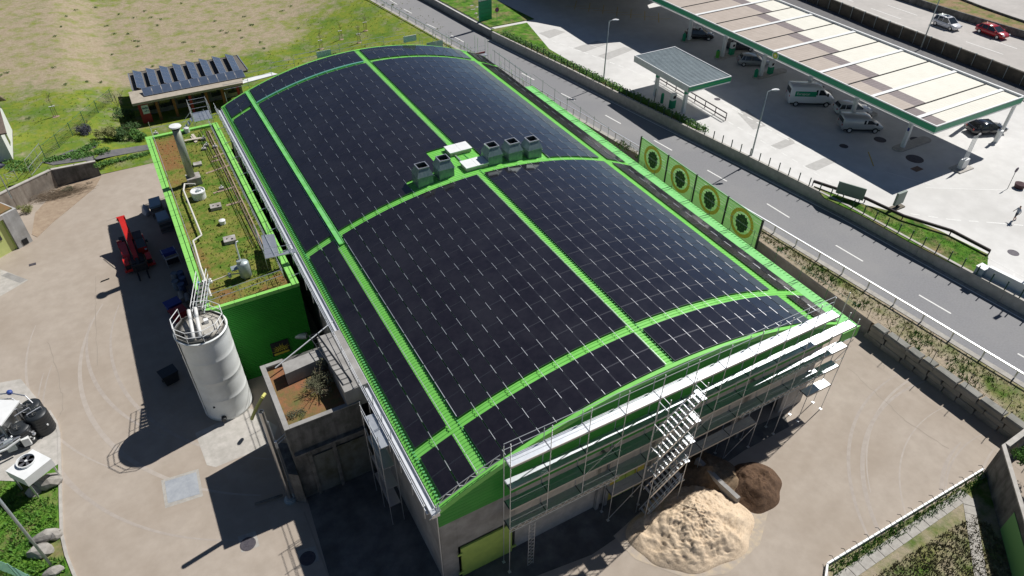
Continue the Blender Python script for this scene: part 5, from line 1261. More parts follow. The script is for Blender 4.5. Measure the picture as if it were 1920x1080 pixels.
# ------------------------------------------------------------------ person
def person(loc, rz, label):
    t = thing('person', label, 'person', loc, rz)
    J = {'pel': (0, 0, .95), 'sp': (.01, 0, 1.15), 'ch': (.02, 0, 1.38), 'nk': (.03, 0, 1.52), 'hd': (.05, 0, 1.66), 'ht': (.05, 0, 1.76),
         'hl': (0, .1, .92), 'kl': (.16, .1, .5), 'al': (.12, .1, .08), 'tl': (.28, .11, .04), 'hr': (0, -.1, .92), 'kr': (-.02, -.1, .5), 'ar': (-.26, -.1, .14), 'tr': (-.12, -.11, .04),
         'sl': (.02, .19, 1.42), 'el': (-.1, .24, 1.16), 'wl': (-.02, .24, .92), 'gl': (.01, .24, .84), 'sr': (.02, -.19, 1.42), 'er': (.14, -.24, 1.16), 'wr': (.32, -.22, 1.0), 'gr': (.39, -.21, .96)}
    R_ = dict(pel=.13, sp=.12, ch=.14, nk=.055, hd=.095, ht=.07, hl=.095, kl=.06, al=.04, tl=.035, hr=.095, kr=.06, ar=.04, tr=.035, sl=.065, el=.045, wl=.032, gl=.03, sr=.065, er=.045, wr=.032, gr=.03)
    E_ = [('pel', 'sp'), ('sp', 'ch'), ('ch', 'nk'), ('nk', 'hd'), ('hd', 'ht'), ('pel', 'hl'), ('hl', 'kl'), ('kl', 'al'), ('al', 'tl'), ('pel', 'hr'), ('hr', 'kr'), ('kr', 'ar'), ('ar', 'tr'), ('ch', 'sl'), ('sl', 'el'), ('el', 'wl'), ('wl', 'gl'), ('ch', 'sr'), ('sr', 'er'), ('er', 'wr'), ('wr', 'gr')]
    ks = list(J); me = bpy.data.meshes.new('body'); me.from_pydata([J[k] for k in ks], [(ks.index(a), ks.index(b)) for a, b in E_], [])
    o = bpy.data.objects.new('tmp', me); COL.objects.link(o); o.modifiers.new('s', 'SKIN')
    for i, k in enumerate(ks): me.skin_vertices[0].data[i].radius = (R_[k], R_[k]*(1.15 if k in ('ch', 'pel') else 1))
    me.skin_vertices[0].data[0].use_root = True
    su = o.modifiers.new('u', 'SUBSURF'); su.levels = 1
    bpy.context.view_layer.update(); m2 = bpy.data.meshes.new_from_object(o.evaluated_get(bpy.context.evaluated_depsgraph_get())); bpy.data.objects.remove(o)
    m2.materials.clear()
    for m_ in (mat('shirt', (.28, .32, .38), .9), mat('shorts', (.05, .055, .07), .9), mat('skin', (.45, .27, .19), .6), mat('hair', (.06, .045, .035), .9)): m2.materials.append(m_)
    for f in m2.polygons:
        c = f.center; f.use_smooth = True; f.material_index = 3 if c.z > 1.68 else 2 if c.z > 1.5 else (0 if c.z > .98 and abs(c.y) < .27 and c.x < .2 else (1 if c.z > .52 and abs(c.y) < .2 else 2))
    inst('body', m2, t, (0, 0, 0))
    obj('shoes', MB().box(.08, .34, .06, .16, 0, .09).box(-.3, -.06, -.16, -.06, 0, .09), whitep, t, world=False, kind='stuff')
person(W(1900, 414, FZ), rad(150), 'man in a pale shirt and dark shorts walking across the open forecourt')
# ------------------------------------------------------------------ lion banners
bx0, bz0, bz1 = 47.75, 1.1, 4.35
by = [55.3, 50.5, 45.9, 41.2, 36.5]
fn = thing('banner_fence', 'green fence with four printed banners each showing a dark lion head in a yellow ring', 'banner fence', (bx0, 46, bz0))
bgr = mat('banner_green', (.14, .30, .05), .7, c2=(.11, .25, .04), sc=1.2); byl = mat('banner_yellow', (.50, .37, .05), .7); bdk = mat('banner_dark', (.030, .075, .035), .7); bmd = mat('banner_mid', (.10, .22, .07), .7)
for m_, c_ in ((bgr, (.19, .42, .13)), (byl, (.85, .50, .08)), (bdk, (.05, .10, .07)), (bmd, (.32, .60, .26))): translucent(m_, c_, .6)
for y in by: obj('post', MB().box(bx0-.08, bx0+.08, y-.08, y+.08, 0.2, bz1+.12), mat('post_dark', (.015, .035, .02), .6), fn)
for a, b in zip(by[:-1], by[1:]):
    y0, y1 = b+.09, a-.09; mb = MB(); n = 11; hh = (bz1-bz0)/n
    ban = None
    for k in range(n): 
        s_ = obj('banner_strip', MB().q([(bx0, y0, bz0+k*hh+.012), (bx0, y1, bz0+k*hh+.012), (bx0-.012, y1, bz0+(k+1)*hh-.004), (bx0-.012, y0, bz0+(k+1)*hh-.004)]), bgr, fn); ban = ban or s_
    obj('top_rail', MB().box(bx0-.04, bx0+.04, y0, y1, bz1, bz1+.07), mat('rail_green', (.25, .5, .25), .5), fn)
    cy_, cz_ = (y0+y1)/2, (bz0+bz1)/2; xx = bx0-.02
    P_ = lambda a_, r_, o_=0: (xx-o_, cy_+cos(a_)*r_, cz_+sin(a_)*r_)
    mb = MB()
    for i in range(28):
        a_, b_ = 2*pi*i/28, 2*pi*(i+.93)/28; mb.q([P_(a_, 1.18), P_(a_, 1.56), P_(b_, 1.56), P_(b_, 1.18)])
    obj('ring', mb, byl, fn)
    mb = MB(); rn = random.Random(14); out = []
    for i in range(26): a_ = 2*pi*i/26; q_ = (1.0 if i % 2 else .86)*rn.uniform(.92, 1.05); out.append((xx-.004, cy_+cos(a_)*q_*.9, cz_+sin(a_)*q_*1.02-(.12 if abs(cos(a_)) < .5 and sin(a_) < 0 else 0)))
    for i in range(26): mb.q([P_(0, 0, .004), out[i], out[(i+1) % 26]])
    lh = obj('lion_mane', mb, bdk, fn)
    mb = MB(); F_ = lambda u, v: (xx-.009, cy_+u, cz_+v)
    for s_ in (-1, 1):
        mb.q([F_(s_*.12, .52), F_(s_*.42, .40), F_(s_*.34, .26), F_(s_*.1, .33)]); mb.q([F_(s_*.16, .2), F_(s_*.36, .14), F_(s_*.3, -.2), F_(s_*.18, -.1)])
        mb.q([F_(s_*.08, -.32), F_(s_*.3, -.28), F_(s_*.24, -.5), F_(s_*.06, -.44)]); mb.q([F_(s_*.55, .35), F_(s_*.7, .5), F_(s_*.62, .15)]); mb.q([F_(s_*.5, -.1), F_(s_*.72, -.3), F_(s_*.5, -.5)])
    mb.q([F_(-.07, .45), F_(.07, .45), F_(.1, -.12), F_(-.1, -.12)]); mb.q([F_(-.12, -.6), F_(.12, -.6), F_(0, -.85)])
    obj('lion_face', mb, bmd, lh, kind='stuff')
# weeds along the verge and yard edges
def tufts(name, fn_, n, hmin, hmax, m_, seed, w_=.06):
    rn = random.Random(seed); mb = MB(); k = 0
    while k < n:
        q = fn_(rn)
        k += 1
        if q is None: continue
        x, y, z = q; s_ = rn.uniform(hmin, hmax)
        for j in range(4):
            a = rn.uniform(0, 2*pi); d = Vector((cos(a), sin(a), 0)); e_ = Vector((-d.y, d.x, 0))*w_*s_/.3; c = Vector((x, y, z))+d*rn.uniform(0, .12)
            mb.q([c-e_, c+e_, c+d*s_*.5+Vector((0, 0, s_))])
    return obj(name, mb, m_, kind='stuff')
def vf(rn):
    y = rn.uniform(10, 60); a, b = 48.9, xat(rl, y)-.8
    x = a+(b-a)*rn.random()**.7; return (x, y, RZ-.02)
tufts('verge_weeds', vf, 2600, .06, .2, leafy, 3)
tufts('verge_greens', lambda rn: (lambda y: (48.9+(xat(rl, y)-50.2)*rn.random(), y, RZ-.02) if sin(y*1.3)+sin(y*.47) > .3 else None)(rn.uniform(12, 60)), 1600, .08, .28, leafb, 4)
def ff(rn):
    x, y = rn.uniform(-45, 46), rn.uniform(83, 150)
    if not in_field(x, y): return None
    return (x, y, fieldz(x, y)-.02)
tufts('field_grass', lambda rn: (lambda q: q if q and soil_field(q[0], q[1]) < .25 else None)(ff(rn)), 9000, .06, .2, mat('field_blade', (.13, .20, .025), .95, c2=(.22, .26, .04), sc=.6), 5, .06)
rn = random.Random(77); mb = MB()
for _ in range(170):
    q = ff(rn)
    if q is None: continue
    if soil_field(q[0], q[1]) > .15 or rn.random() < .25: leaves(mb, (q[0], q[1], q[2]+.15), (rn.uniform(.2, .6), rn.uniform(.2, .5), .12), 30, .10, int(q[0]*100), .1)
obj('field_weeds', mb, mat('field_weed', (.12, .17, .05), .95), kind='stuff')
def ifn(rn):
    t_ = rn.random(); a = W(1600+250*t_, 395+118*t_, FZ); b = W(1612+240*t_, 383+95*t_, FZ); return tuple(a.lerp(b, rn.random())+Vector((0, 0, .08)))
tufts('island_grass', ifn, 1800, .04, .12, bpy.data.materials['kerb_blade'] if 'kerb_blade' in bpy.data.materials else mat('island_blade', (.13, .28, .03), .9, c2=(.09, .2, .025), sc=1.5), 6, .05)
# ================================================================== YARD DETAILS
yard = bpy.data.objects['yard']
def ypoly(name, pts, m_, z=.004, h=None, parent=yard):
    P_ = [W(*p, 0) for p in pts]
    if h: return obj(name, MB().prism([(p.x, p.y) for p in P_], 0, h), m_, parent)
    return obj(name, MB().q([(p.x, p.y, z) for p in P_]), m_, parent)
ypoly('concrete_strip', [(366, 812), (470, 765), (520, 800), (512, 832), (404, 876), (388, 872)], concl, .005)
slabm = mat('slab_blue_grey', (.36, .38, .40), .8, c2=(.28, .30, .33), sc=2)
ypoly('slab_frame', [(302, 901), (372, 879), (381, 930), (310, 953)], pave, .004); ypoly('cover_slab', [(309, 903), (368, 885), (375, 926), (315, 944)], slabm, .012)
ypoly('drain_slab', [(0, 505), (12, 509), (53, 525), (0, 556)], concl, .006); ypoly('drain_grate', [(14, 511), (51, 524), (38, 531), (2, 517)], conc, .012)
tyre = mat('tyre_mark', (.29, .245, .205), .95, c2=(.36, .31, .265), sc=3)
for i, (x, y, r, l) in enumerate(((465, 1020, .5, 'manhole cover in the sun near the bottom of the yard'), (577, 1047, .5, 'manhole cover in the shade right of the sunny one'))):
    p = W(x, y, 0); ypoly('manhole_slab', [(x-19, y-14), (x+14, y-24), (x+22, y+4), (x-12, y+16)], pave, .005); single('manhole_cover', MB().lathe([(r, 0), (r, .012), (r*.82, .018), (r*.8, .008), (r*.4, .008), (r*.38, .018), (0, .018)], 24, c=(p.x, p.y, .008)), mh, l, 'manhole cover', (p.x, p.y, .008))
p = W(61, 496, 0); single('drain_cover', MB().box(p.x-.3, p.x+.3, p.y-.2, p.y+.2, .004, .02), mh, 'small dark drain cover on the yard near the lime gate', 'drain cover', p)
p = W(195, 523, 0)
single('shadow_stub', MB().tube(W(189, 528, .06), W(205, 522, .06), .05, 6), dark, 'dark bar laid on the sunny yard as a painted stub of the chimney shadow', 'painted shadow', W(197, 525, 0))  # dark bar stands in for a stub of the chimney's shadow
crack = mat('crack', (.30, .26, .215), .95)
for pts in ([(90, 640), (108, 700), (116, 740), (118, 768), (104, 790)], [(178, 520), (180, 600), (183, 700)], [(1590, 690), (1640, 735), (1700, 790), (1790, 850)], [(1655, 690), (1668, 668)]):
    P_ = [W(*p, 0) for p in pts]; mb = MB(); rn = random.Random(pts[0][0]); q = []
    for a, b in zip(P_[:-1], P_[1:]):
        for k in range(8): q.append(a.lerp(b, k/8)+Vector((rn.uniform(-.08, .08), rn.uniform(-.1, .1), 0)))
    for a, b in zip(q[:-1], q[1:]): w__ = rn.uniform(.012, .03); n = Vector((-(b-a).y, (b-a).x, 0)).normalized()*w__; mb.q([(a-n).xy[:]+(.006,), (b-n).xy[:]+(.006,), (b+n).xy[:]+(.006,), (a+n).xy[:]+(.006,)])
    obj('crack', mb, crack, yard)
mb = MB(); P_ = [W(570, 960, 0), W(620, 1090, 0)]; n = Vector((.05, 0, 0)); mb.q([(P_[0]-n).xy[:]+(.008,), (P_[1]-n).xy[:]+(.008,), (P_[1]+n).xy[:]+(.008,), (P_[0]+n).xy[:]+(.008,)]); obj('joint_line', mb, crack, yard)
shade_slab = mat('shade_toned_slab', (.20, .19, .175), .9, c2=(.11, .105, .10), sc=.9, c3=(.05, .05, .045), sc3=.3, amt3=.7, bump=.1)  # slab colour darkened to paint in the hall's shade
ypoly('shade_toned_slab', [(573, 925), (735, 870), (860, 1110), (640, 1160)], shade_slab, .004)
ypoly('painted_gable_shade', [(980, 1090), (1110, 1040), (1395, 845), (1480, 800), (1470, 775), (1100, 940), (840, 1080), (850, 1110)], shade_slab, .003)  # dark sheet painting the gable's cast shadow onto the yard
# ------------------------------------------------------------------ heaps
def heap(name, px4, hgt, m_, seed, label, cat, rough_=.12, rings=26, seg=64, dent=0, zc=None):
    P_ = [W(*p, 0) for p in px4]; cx = sum(p.x for p in P_)/len(P_); cy = sum(p.y for p in P_)/len(P_)
    from mathutils import noise as nz
    angs = sorted((atan2(p.y-cy, p.x-cx), hypot(p.x-cx, p.y-cy)) for p in P_)
    def rad_(a):
        n = len(angs)
        for i in range(n):
            a0, r0 = angs[i]; a1, r1 = angs[(i+1) % n]
            if i == n-1: a1 += 2*pi
            aa = a if a >= a0 else a+2*pi
            if a0 <= aa <= a1: t = (aa-a0)/(a1-a0+1e-9); t = t*t*(3-2*t); return r0+(r1-r0)*t
        return angs[0][1]
    mb = MB(); mb.v.append((0, 0, hgt))
    for k in range(1, rings+1):
        t = k/rings
        for j in range(seg):
            a = -pi+2*pi*j/seg; r = rad_(a)*t*(1+.05*nz.noise(Vector((cos(a)*2, sin(a)*2, seed)))); x, y = cos(a)*r, sin(a)*r
            prof_ = (1-t)**.8*(1-.0*t) if not dent else min(1, (1-t)*1.9)*.92+.08*(1-t)
            z = hgt*prof_+(nz.noise(Vector((x*.8, y*.8, seed)))*rough_*2.4+nz.noise(Vector((x*2.6, y*2.6, seed)))*rough_+nz.noise(Vector((x*7, y*7, seed)))*rough_*.8+nz.noise(Vector((x*15, y*15, seed)))*rough_*.35-max(0, nz.noise(Vector((x*1.3+9, y*1.3, seed+5))))*rough_*1.5)*min(1, (1-t)*5)*(1 if t < 1 else 0)
            mb.v.append((x, y, max(z, 0.01 if t < 1 else -.02)))
    for j in range(seg): mb.f.append((0, 1+j, 1+(j+1) % seg)); mb.m.append(0)
    for k in range(rings-1):
        for j in range(seg): a = 1+k*seg+j; b = 1+k*seg+(j+1) % seg; mb.f.append((a, a+seg, b+seg, b)); mb.m.append(0)
    o = obj(name, mb, m_, None, True); o.location = (cx, cy, 0); return setp(o, label, cat)
heap('woodchip_heap', [(1170, 1010), (1215, 1052), (1280, 1073), (1350, 1062), (1403, 1020), (1410, 965), (1372, 930), (1318, 905), (1255, 925), (1205, 955)], 1.95, chips, 3.3, 'large pale heap of wood chips at the foot of the stair tower', 'heap', .15, 60, 150)
heap('woodchip_heap', [(1270, 860), (1330, 850), (1395, 905), (1375, 935), (1320, 930), (1262, 900)], 1.3, mat('dark_chips', (.22, .15, .09), .95, c2=(.14, .10, .06), sc=5, bump=.8, bsc=14), 4.4, 'darker heap of chips in the shade behind the pale wood chip heap', 'heap', .1)  # brown chips in a darker tone than the main heap
heap('soil_heap', [(1372, 905), (1385, 945), (1412, 963), (1445, 955), (1463, 925), (1462, 895), (1435, 872), (1395, 868), (1370, 880)], .95, soilm, 6.1, 'dark brown soil heap at the edge of the hall shadow', 'heap', .1, 24, 64, dent=1)
obj('chip_spill', MB().q([W(x, y, .01) for x, y in ((1150, 1005), (1190, 1048), (1290, 1085), (1365, 1075), (1425, 1020), (1440, 960), (1400, 940), (1200, 960))]), mat('spill', (.50, .41, .29), .95, c2=(.40, .345, .29), sc=2.2, c3=(.36, .31, .26), sc3=1.1, amt3=.9), yard, kind='stuff')
a, b, c = W(1306, 865, .9), W(1345, 905, .6), W(1383, 940, .25)
single('concrete_pipe', MB().loft([[(p.x-.22, p.y, 0), (p.x+.22, p.y, 0), (p.x+.16, p.y, p.z+.4), (p.x-.16, p.y, p.z+.4)] for p in (a, b, c)]), conc, 'grey concrete divider kerb between the chip heap and the soil heap', 'divider', (b.x, b.y, 0))
tufts('chips_scatter', lambda rn: (lambda a_, r_: (23.2+cos(a_)*r_*1.1, 16.0+sin(a_)*r_*.75, 0))(rn.uniform(0, 2*pi), rn.gauss(3.6, .9)), 900, .02, .05, chips, 15, .03)
# ------------------------------------------------------------------ right bottom: kerb with hooks, paving, grass, ramp wall
kz = .0
K0, K1, K2 = W(1845, 878, .3), W(1552, 1056, .3), W(1545, 1110, .3)
t = thing('white_kerb_rail', 'white kerb beam with dark curved hooks bordering the planted strip at the lower right', 'kerb rail', (K1.x, K1.y, 0))
for a, b in ((K0, K1), (K1, K2)):
    d = (b-a).normalized(); n = Vector((-d.y, d.x, 0))*.06; obj('beam', MB().loft([[a-n-Vector((0, 0, .3)), a+n-Vector((0, 0, .3)), a+n, a-n], [b-n-Vector((0, 0, .3)), b+n-Vector((0, 0, .3)), b+n, b-n]]), whitep, t)
d = (K1-K0).normalized(); nn = Vector((d.y, -d.x, 0)); nn = nn if nn.y < 0 else -nn; L_ = (K1-K0).length; k = 0
while .4+k*1.05 < L_:
    q = K0+d*(.4+k*1.05); obj('hook', MB().path([q-nn*.28+Vector((0, 0, .25)), q-nn*.1+Vector((0, 0, .45)), q+nn*.25+Vector((0, 0, .25)), q+nn*.5+Vector((0, 0, -.25))], .02, 5), black, t); k += 1
grassP = [(1868, 892), (1905, 1020), (1925, 1120), (1560, 1130), (1553, 1062), (1700, 975), (1820, 903)]
o = ypoly('lower_grass', grassP, verge_m, .006, parent=None); o['kind'] = 'structure'
a = o.data.attributes.new('soil', 'FLOAT', 'POINT'); a.data.foreach_set('value', [.22]*len(o.data.vertices))
pv_ = [W(x, y, .014) for x, y in ((1572, 1079), (1600, 1064), (1700, 1003), (1800, 930))]
t = thing('paved_strip', 'strip of pale paving slabs in front of the planted kerb at the lower right', 'paving', (pv_[1].x, pv_[1].y, 0))
def slabs(a, b, wd, n, parent):
    d = (b-a)/n; u = d.normalized(); nn_ = Vector((-u.y, u.x, 0))*wd/2
    for k in range(n):
        p, q = a+d*k+u*.02, a+d*(k+1)-u*.02; obj('paving_slab', MB().prism([((p-nn_).x, (p-nn_).y), ((q-nn_).x, (q-nn_).y), ((q+nn_).x, (q+nn_).y), ((p+nn_).x, (p+nn_).y)], 0, .03+random.uniform(0, .01)), pave, parent)
slabs(W(1560, 1098, 0), W(1812, 925, 0), .75, 15, t); slabs(W(1815, 932, 0), W(1840, 1090, 0), .75, 9, t)
def lf(rn):
    t_ = rn.random(); a = K0.lerp(K1, t_)+nn*rn.uniform(.15, .75); return (a.x, a.y, 0)
tufts('kerb_weeds', lf, 700, .08, .24, mat('kerb_blade', (.12, .26, .03), .9, c2=(.08, .18, .03), sc=1.5), 21, .05)
def lf2(rn):
    x, y = rn.uniform(30, 48), rn.uniform(3, 14); px_, py_ = 0, 0
    a = W(1600, 1080, 0); b = W(1850, 930, 0); t_ = rn.random(); q = a.lerp(b, t_)+nn*rn.uniform(.6, 6); return (q.x, q.y, 0) if q.x < 40.2+(10-q.y)*.0+rn.random()*.6 or q.y > 40 else None
tufts('lower_weeds', lf2, 5200, .05, .17, mat('dry_weed', (.14, .14, .06), .95, c2=(.20, .165, .10), sc=1.5), 22, .08)
A_, B_ = W(1846, 882, 0), W(1905, 1110, 0); wt = 2.75
t = thing('ramp_wall', 'high streaked concrete wall with a pale top edge at the lower right corner', 'wall', (A_.x, A_.y, 0))
dv = (B_-A_); 
obj('wall_face', MB().prism([(A_.x, A_.y), (B_.x, B_.y), (B_.x+.3, B_.y), (A_.x+.3, A_.y)], 0, wt), concd, t); obj('cap', MB().prism([(A_.x-.03, A_.y+.05), (B_.x-.03, B_.y), (B_.x+.36, B_.y), (A_.x+.36, A_.y+.05)], wt, wt+.12), concl, t)
C_ = Vector((A_.x+9, A_.y+.4, 0)); obj('wall_face', MB().prism([(A_.x+.3, A_.y-.3), (C_.x, C_.y-.3), (C_.x, C_.y), (A_.x+.3, A_.y)], 0, wt), conc, t); obj('cap', MB().prism([(A_.x+.36, A_.y-.3), (C_.x, C_.y-.3), (C_.x, C_.y+.05), (A_.x+.36, A_.y+.05)], wt, wt+.12), concl, t)
u = dv.normalized(); g0 = A_+u*4.9; obj('green_panel', MB().prism([(g0.x-.06, g0.y), ((g0+u*6).x-.06, (g0+u*6).y), ((g0+u*6).x-.02, (g0+u*6).y), (g0.x-.02, g0.y)], .1, 2.1), mat('panel_green', (.16, .38, .12), .7), t)
for i, (dx, dy, m_) in enumerate(((1.2, -1.0, leafb), (1.6, -2.6, leafd), (2.4, -1.2, leafd))): bush('shrub', (A_.x+dx, A_.y+dy, 1.6), (.8, .9, .9), 700, .08, 90+i, m_, ['bright shrub behind the corner of the high streaked wall', 'dark shrub lower down behind the high streaked wall', 'dark shrub right of the bright one behind the streaked wall'][i], 'shrub')
# ------------------------------------------------------------------ left: retaining wall, garage, house
R0, R1, R2 = W(190, 329, 0), W(110, 350, 0), W(35, 392, 0)
t = thing('left_retaining_wall', 'tall weathered retaining wall behind the yard at the left', 'wall', (R1.x, R1.y, 0)); h = 2.1
def wallseg(a, b, h0, h1, m_, name):
    n = Vector((-(b-a).y, (b-a).x, 0)).normalized()*.3; n = n if n.y > 0 else -n
    obj(name, MB().loft([[a, a+n, a+n+Vector((0, 0, h0)), a+Vector((0, 0, h0))], [b, b+n, b+n+Vector((0, 0, h1)), b+Vector((0, 0, h1))]]), m_, t)
    e = n*.12; obj('coping', MB().loft([[a-e+Vector((0, 0, h0)), a+n+e+Vector((0, 0, h0)), a+n+e+Vector((0, 0, h0+.09)), a-e+Vector((0, 0, h0+.09))], [b-e+Vector((0, 0, h1)), b+n+e+Vector((0, 0, h1)), b+n+e+Vector((0, 0, h1+.09)), b-e+Vector((0, 0, h1+.09))]]), concl, t)
R0b = W(190, 329, 0)
wallseg(R1, R0b, 2.05, 1.75, concd, 'dark_section'); wallseg(R2+Vector((0, 0, 0)), R1-Vector((.02, 0, 0)), 2.3, 2.05, wallw, 'wall_section'); wallseg(R2+(R2-R1)*1.2, R2-Vector((.02, 0, 0)), 2.4, 2.3, wallw, 'wall_section')
G0 = W(62, 452, 0); G1 = W(0, 487, 0); gd = (G0-G1).normalized(); gn = Vector((-gd.y, gd.x, 0)); gh = 3.9
t = thing('garage', 'earth covered garage with a pale end wall and lime yellow gate at the left edge', 'garage', G0)
def gp(s_, d_): q = G0-gd*s_+gn*d_; return (q.x, q.y)
obj('end_pier', MB().prism([gp(0, 0), gp(1.45, 0), gp(1.45, 5.5), gp(0, 5.5)], 0, gh), mat('pier_white', (.55, .55, .54), .8, c2=(.42, .42, .41), sc=1.2, c3=(.25, .24, .22), sc3=.8, amt3=.6, streak=(1.5, 1.5, .3)), t)
obj('lintel', MB().prism([gp(1.46, 0), gp(12, 0), gp(12, 5.5), gp(1.46, 5.5)], 3.5, gh), concl, t)
obj('roof_earth', MB().prism([gp(.2, .25), gp(12, .25), gp(12, 5.3), gp(.2, 5.3)], gh, gh+.12), mat('roof_earth', (.16, .13, .05), .95, c2=(.25, .12, .05), sc=1.5), t)
g_ = obj('gate', MB().prism([gp(1.46, .25), gp(12, .25), gp(12, .35), gp(1.46, .35)], 0, 3.5), limey, t)
for s_ in (2.3, 3.9): obj('window', MB().prism([gp(s_, .19), gp(s_+.9, .19), gp(s_+.9, .24), gp(s_, .24)], 1.6, 2.4), winm, g_)
for s_ in (1.55, 3.4, 5.2): obj('frame', MB().prism([gp(s_, .18), gp(s_+.08, .18), gp(s_+.08, .24), gp(s_, .24)], 0, 3.45), glime, g_)
obj('wall_vent', MB().prism([gp(.4, -.05), gp(.95, -.05), gp(.95, -.005), gp(.4, -.005)], .1, .7), dark, t)
lp = W(22, 372, gh); single('thin_mast', MB().tube((lp.x, lp.y, gh), (lp.x, lp.y, gh+4.5), .05, 8), galv, 'thin grey mast standing on the corner of the garage roof', 'mast', (lp.x, lp.y, gh))
H0 = W(25, 300, 2.0)
t = thing('house', 'white house with a brown tiled roof at the left edge', 'house', H0)
obj('wall', MB().box(H0.x-9, H0.x, H0.y, H0.y+8, 1.6, 5.4), whitep, t); obj('plinth', MB().box(H0.x-9.02, H0.x+.02, H0.y-.02, H0.y+8, 1.4, 2.1), conc, t)
rf = MB(); rf.loft([[(H0.x-9.5, H0.y-.7, 5.35), (H0.x+.7, H0.y-.7, 5.35), (H0.x+.7, H0.y-.7, 5.5), (H0.x-9.5, H0.y-.7, 5.5)], [(H0.x-9.5, H0.y+4, 8.0), (H0.x+.7, H0.y+4, 8.0), (H0.x+.7, H0.y+4, 8.15), (H0.x-9.5, H0.y+4, 8.15)], [(H0.x-9.5, H0.y+8.7, 5.35), (H0.x+.7, H0.y+8.7, 5.35), (H0.x+.7, H0.y+8.7, 5.5), (H0.x-9.5, H0.y+8.7, 5.5)]]); obj('roof', rf, rooftile, t)
obj('window', MB().box(H0.x-.0, H0.x+.03, H0.y+2.2, H0.y+3.3, 2.7, 4.1), winm, t)
p = W(5, 312, 2); single('parked_cover', MB().rock((p.x-.6, p.y, 2.0), (1.2, .7, .7), 5), mat('cover_dark', (.03, .03, .06), .5), 'dark blue covered object beside the white house', 'cover', p)
# path
def fz_at(px_, py_):
    z = 1.0
    for _ in range(8): p = W(px_, py_, z); z = fieldz(p.x, p.y)
    return W(px_, py_, z)
def drape(name, quads, m_, dz=.05, st=6, kind='structure'):
    mb = MB()
    for q in quads:
        q = [Vector(p).to_2d() if len(p) == 2 else p for p in q]; a, b, c, d = [Vector((p[0], p[1])) for p in q]
        base = len(mb.v)
        for j in range(st+1):
            for i in range(st+1):
                u, v = i/st, j/st; pt = (a*(1-u)+b*u)*(1-v)+(d*(1-u)+c*u)*v; p = fz_at(pt.x, pt.y); mb.v.append((p.x, p.y, p.z+dz))
        for j in range(st):
            for i in range(st): k = base+j*(st+1)+i; mb.f.append((k, k+1, k+st+2, k+st+1)); mb.m.append(0)
    return obj(name, mb, m_, kind=kind)
drape('path', [[(80, 305), (136, 281), (176, 300), (100, 310)], [(130, 286), (186, 268), (180, 277), (138, 290)], [(136, 292), (195, 284), (200, 296), (165, 303)], [(195, 284), (283, 271), (286, 280), (200, 296)]], asph_path, .06, 14)
# chain link fence and gate
def chain(name, pts, hgt, label, sp_=.28, m_=None, base=None):
    m_ = m_ or mat('fence_green', (.05, .16, .10), .6); t = thing(name, label, 'fence', pts[0]); mb = MB()
    for a, b in zip(pts[:-1], pts[1:]):
        L = (b-a).length; n = int(L/sp_); k = int(hgt/sp_)
        for i in range(-k, n):
            p0, p1 = max(0, i)/n, min(n, i+k)/n; z0 = (max(0, i)-i)*sp_; z1 = (min(n, i+k)-i)*sp_
            A, B = a.lerp(b, p0), a.lerp(b, p1)
            for q0, q1 in (((A, z0), (B, z1)), ((A, hgt-z0), (B, hgt-z1))): mb.tube(q0[0]+Vector((0, 0, max(0, q0[1]))), q1[0]+Vector((0, 0, max(0, q1[1]))), .010, 3, cap=False)
        mb.tube(a+Vector((0, 0, hgt)), b+Vector((0, 0, hgt)), .02, 4)
    obj('mesh', mb, m_, t)
    for a in pts: obj('post', MB().tube(a, a+Vector((0, 0, hgt+.1)), .04, 6), m_, t)
    return t
fpts = [fz_at(86, 298), fz_at(112, 277), fz_at(137, 255), fz_at(160, 233), fz_at(185, 212), fz_at(212, 190)]
chain('wire_fence', fpts, 1.6, 'green chain link fence across the meadow left of the annex')
g0, g1 = fz_at(60, 330), fz_at(86, 298)
t = thing('wire_gate', 'small silver framed wire gate at the end of the green chain link fence', 'gate', g0)
mb = MB()
for z in (.1, 1.0, 1.9): mb.tube(g0+Vector((0, 0, z)), g1+Vector((0, 0, z)), .03, 5)
for k in range(4): q = g0.lerp(g1, k/3); mb.tube(q, q+Vector((0, 0, 1.95)), .03, 5)
obj('gate_frame', mb, alur, t)
mb = MB()
for k in range(14): q = g0.lerp(g1, k/13); mb.tube(q+Vector((0, 0, .1)), q+Vector((0, 0, 1.9)), .009, 3)
obj('gate_mesh', mb, alur, t)
r_ = [fz_at(20, 322), fz_at(45, 318)]
chain('short_railing', [W(16, 345, 2.1), W(34, 337, 2.1)], 1.1, 'short thin railing above the left retaining wall', .4, alur)
# bushes and plants of the left meadow
def at(px_, py_): p = fz_at(px_, py_); return (p.x, p.y, p.z)
bush('round_bush', at(160, 250), (1.1, 1.0, 1.1), 2200, .07, 31, leafp, 'round grey purple bush beside the chain link fence')
bush('green_bush', at(205, 262), (1.3, 1.1, 1.1), 1800, .09, 32, leafy, 'yellow green bush at the fork of the dark path')
bush('green_bush', at(232, 262), (1.3, 1.1, 1.0), 1800, .09, 33, leafd, 'dark green bush between the path and the office')
bush('green_bush', at(258, 262), (1.2, 1.1, .9), 1800, .10, 34, leafb, 'bright green bush nearest the annex corner')
bush('bare_shrub', at(222, 200), (1.4, 1.4, 1.9), 700, .045, 35, mat('bare_grey', (.17, .15, .12), .9), 'bare grey twiggy shrub left of the solar panelled office')
bush('shade_shrub', at(236, 225), (1.4, 1.1, 1.0), 1200, .09, 36, leafd, 'dark shrub in the shade of the office wall')
bush('shade_shrub', at(248, 245), (1.2, 1.0, .8), 1000, .09, 38, leafd, 'low dark shrub below the office sign')
p = W(52, 398, 0); bush('yard_bush', (p.x, p.y, 0), (.8, .6, .6), 900, .06, 37, leafy, 'pale yellow green bush in the corner of the yard below the retaining wall')
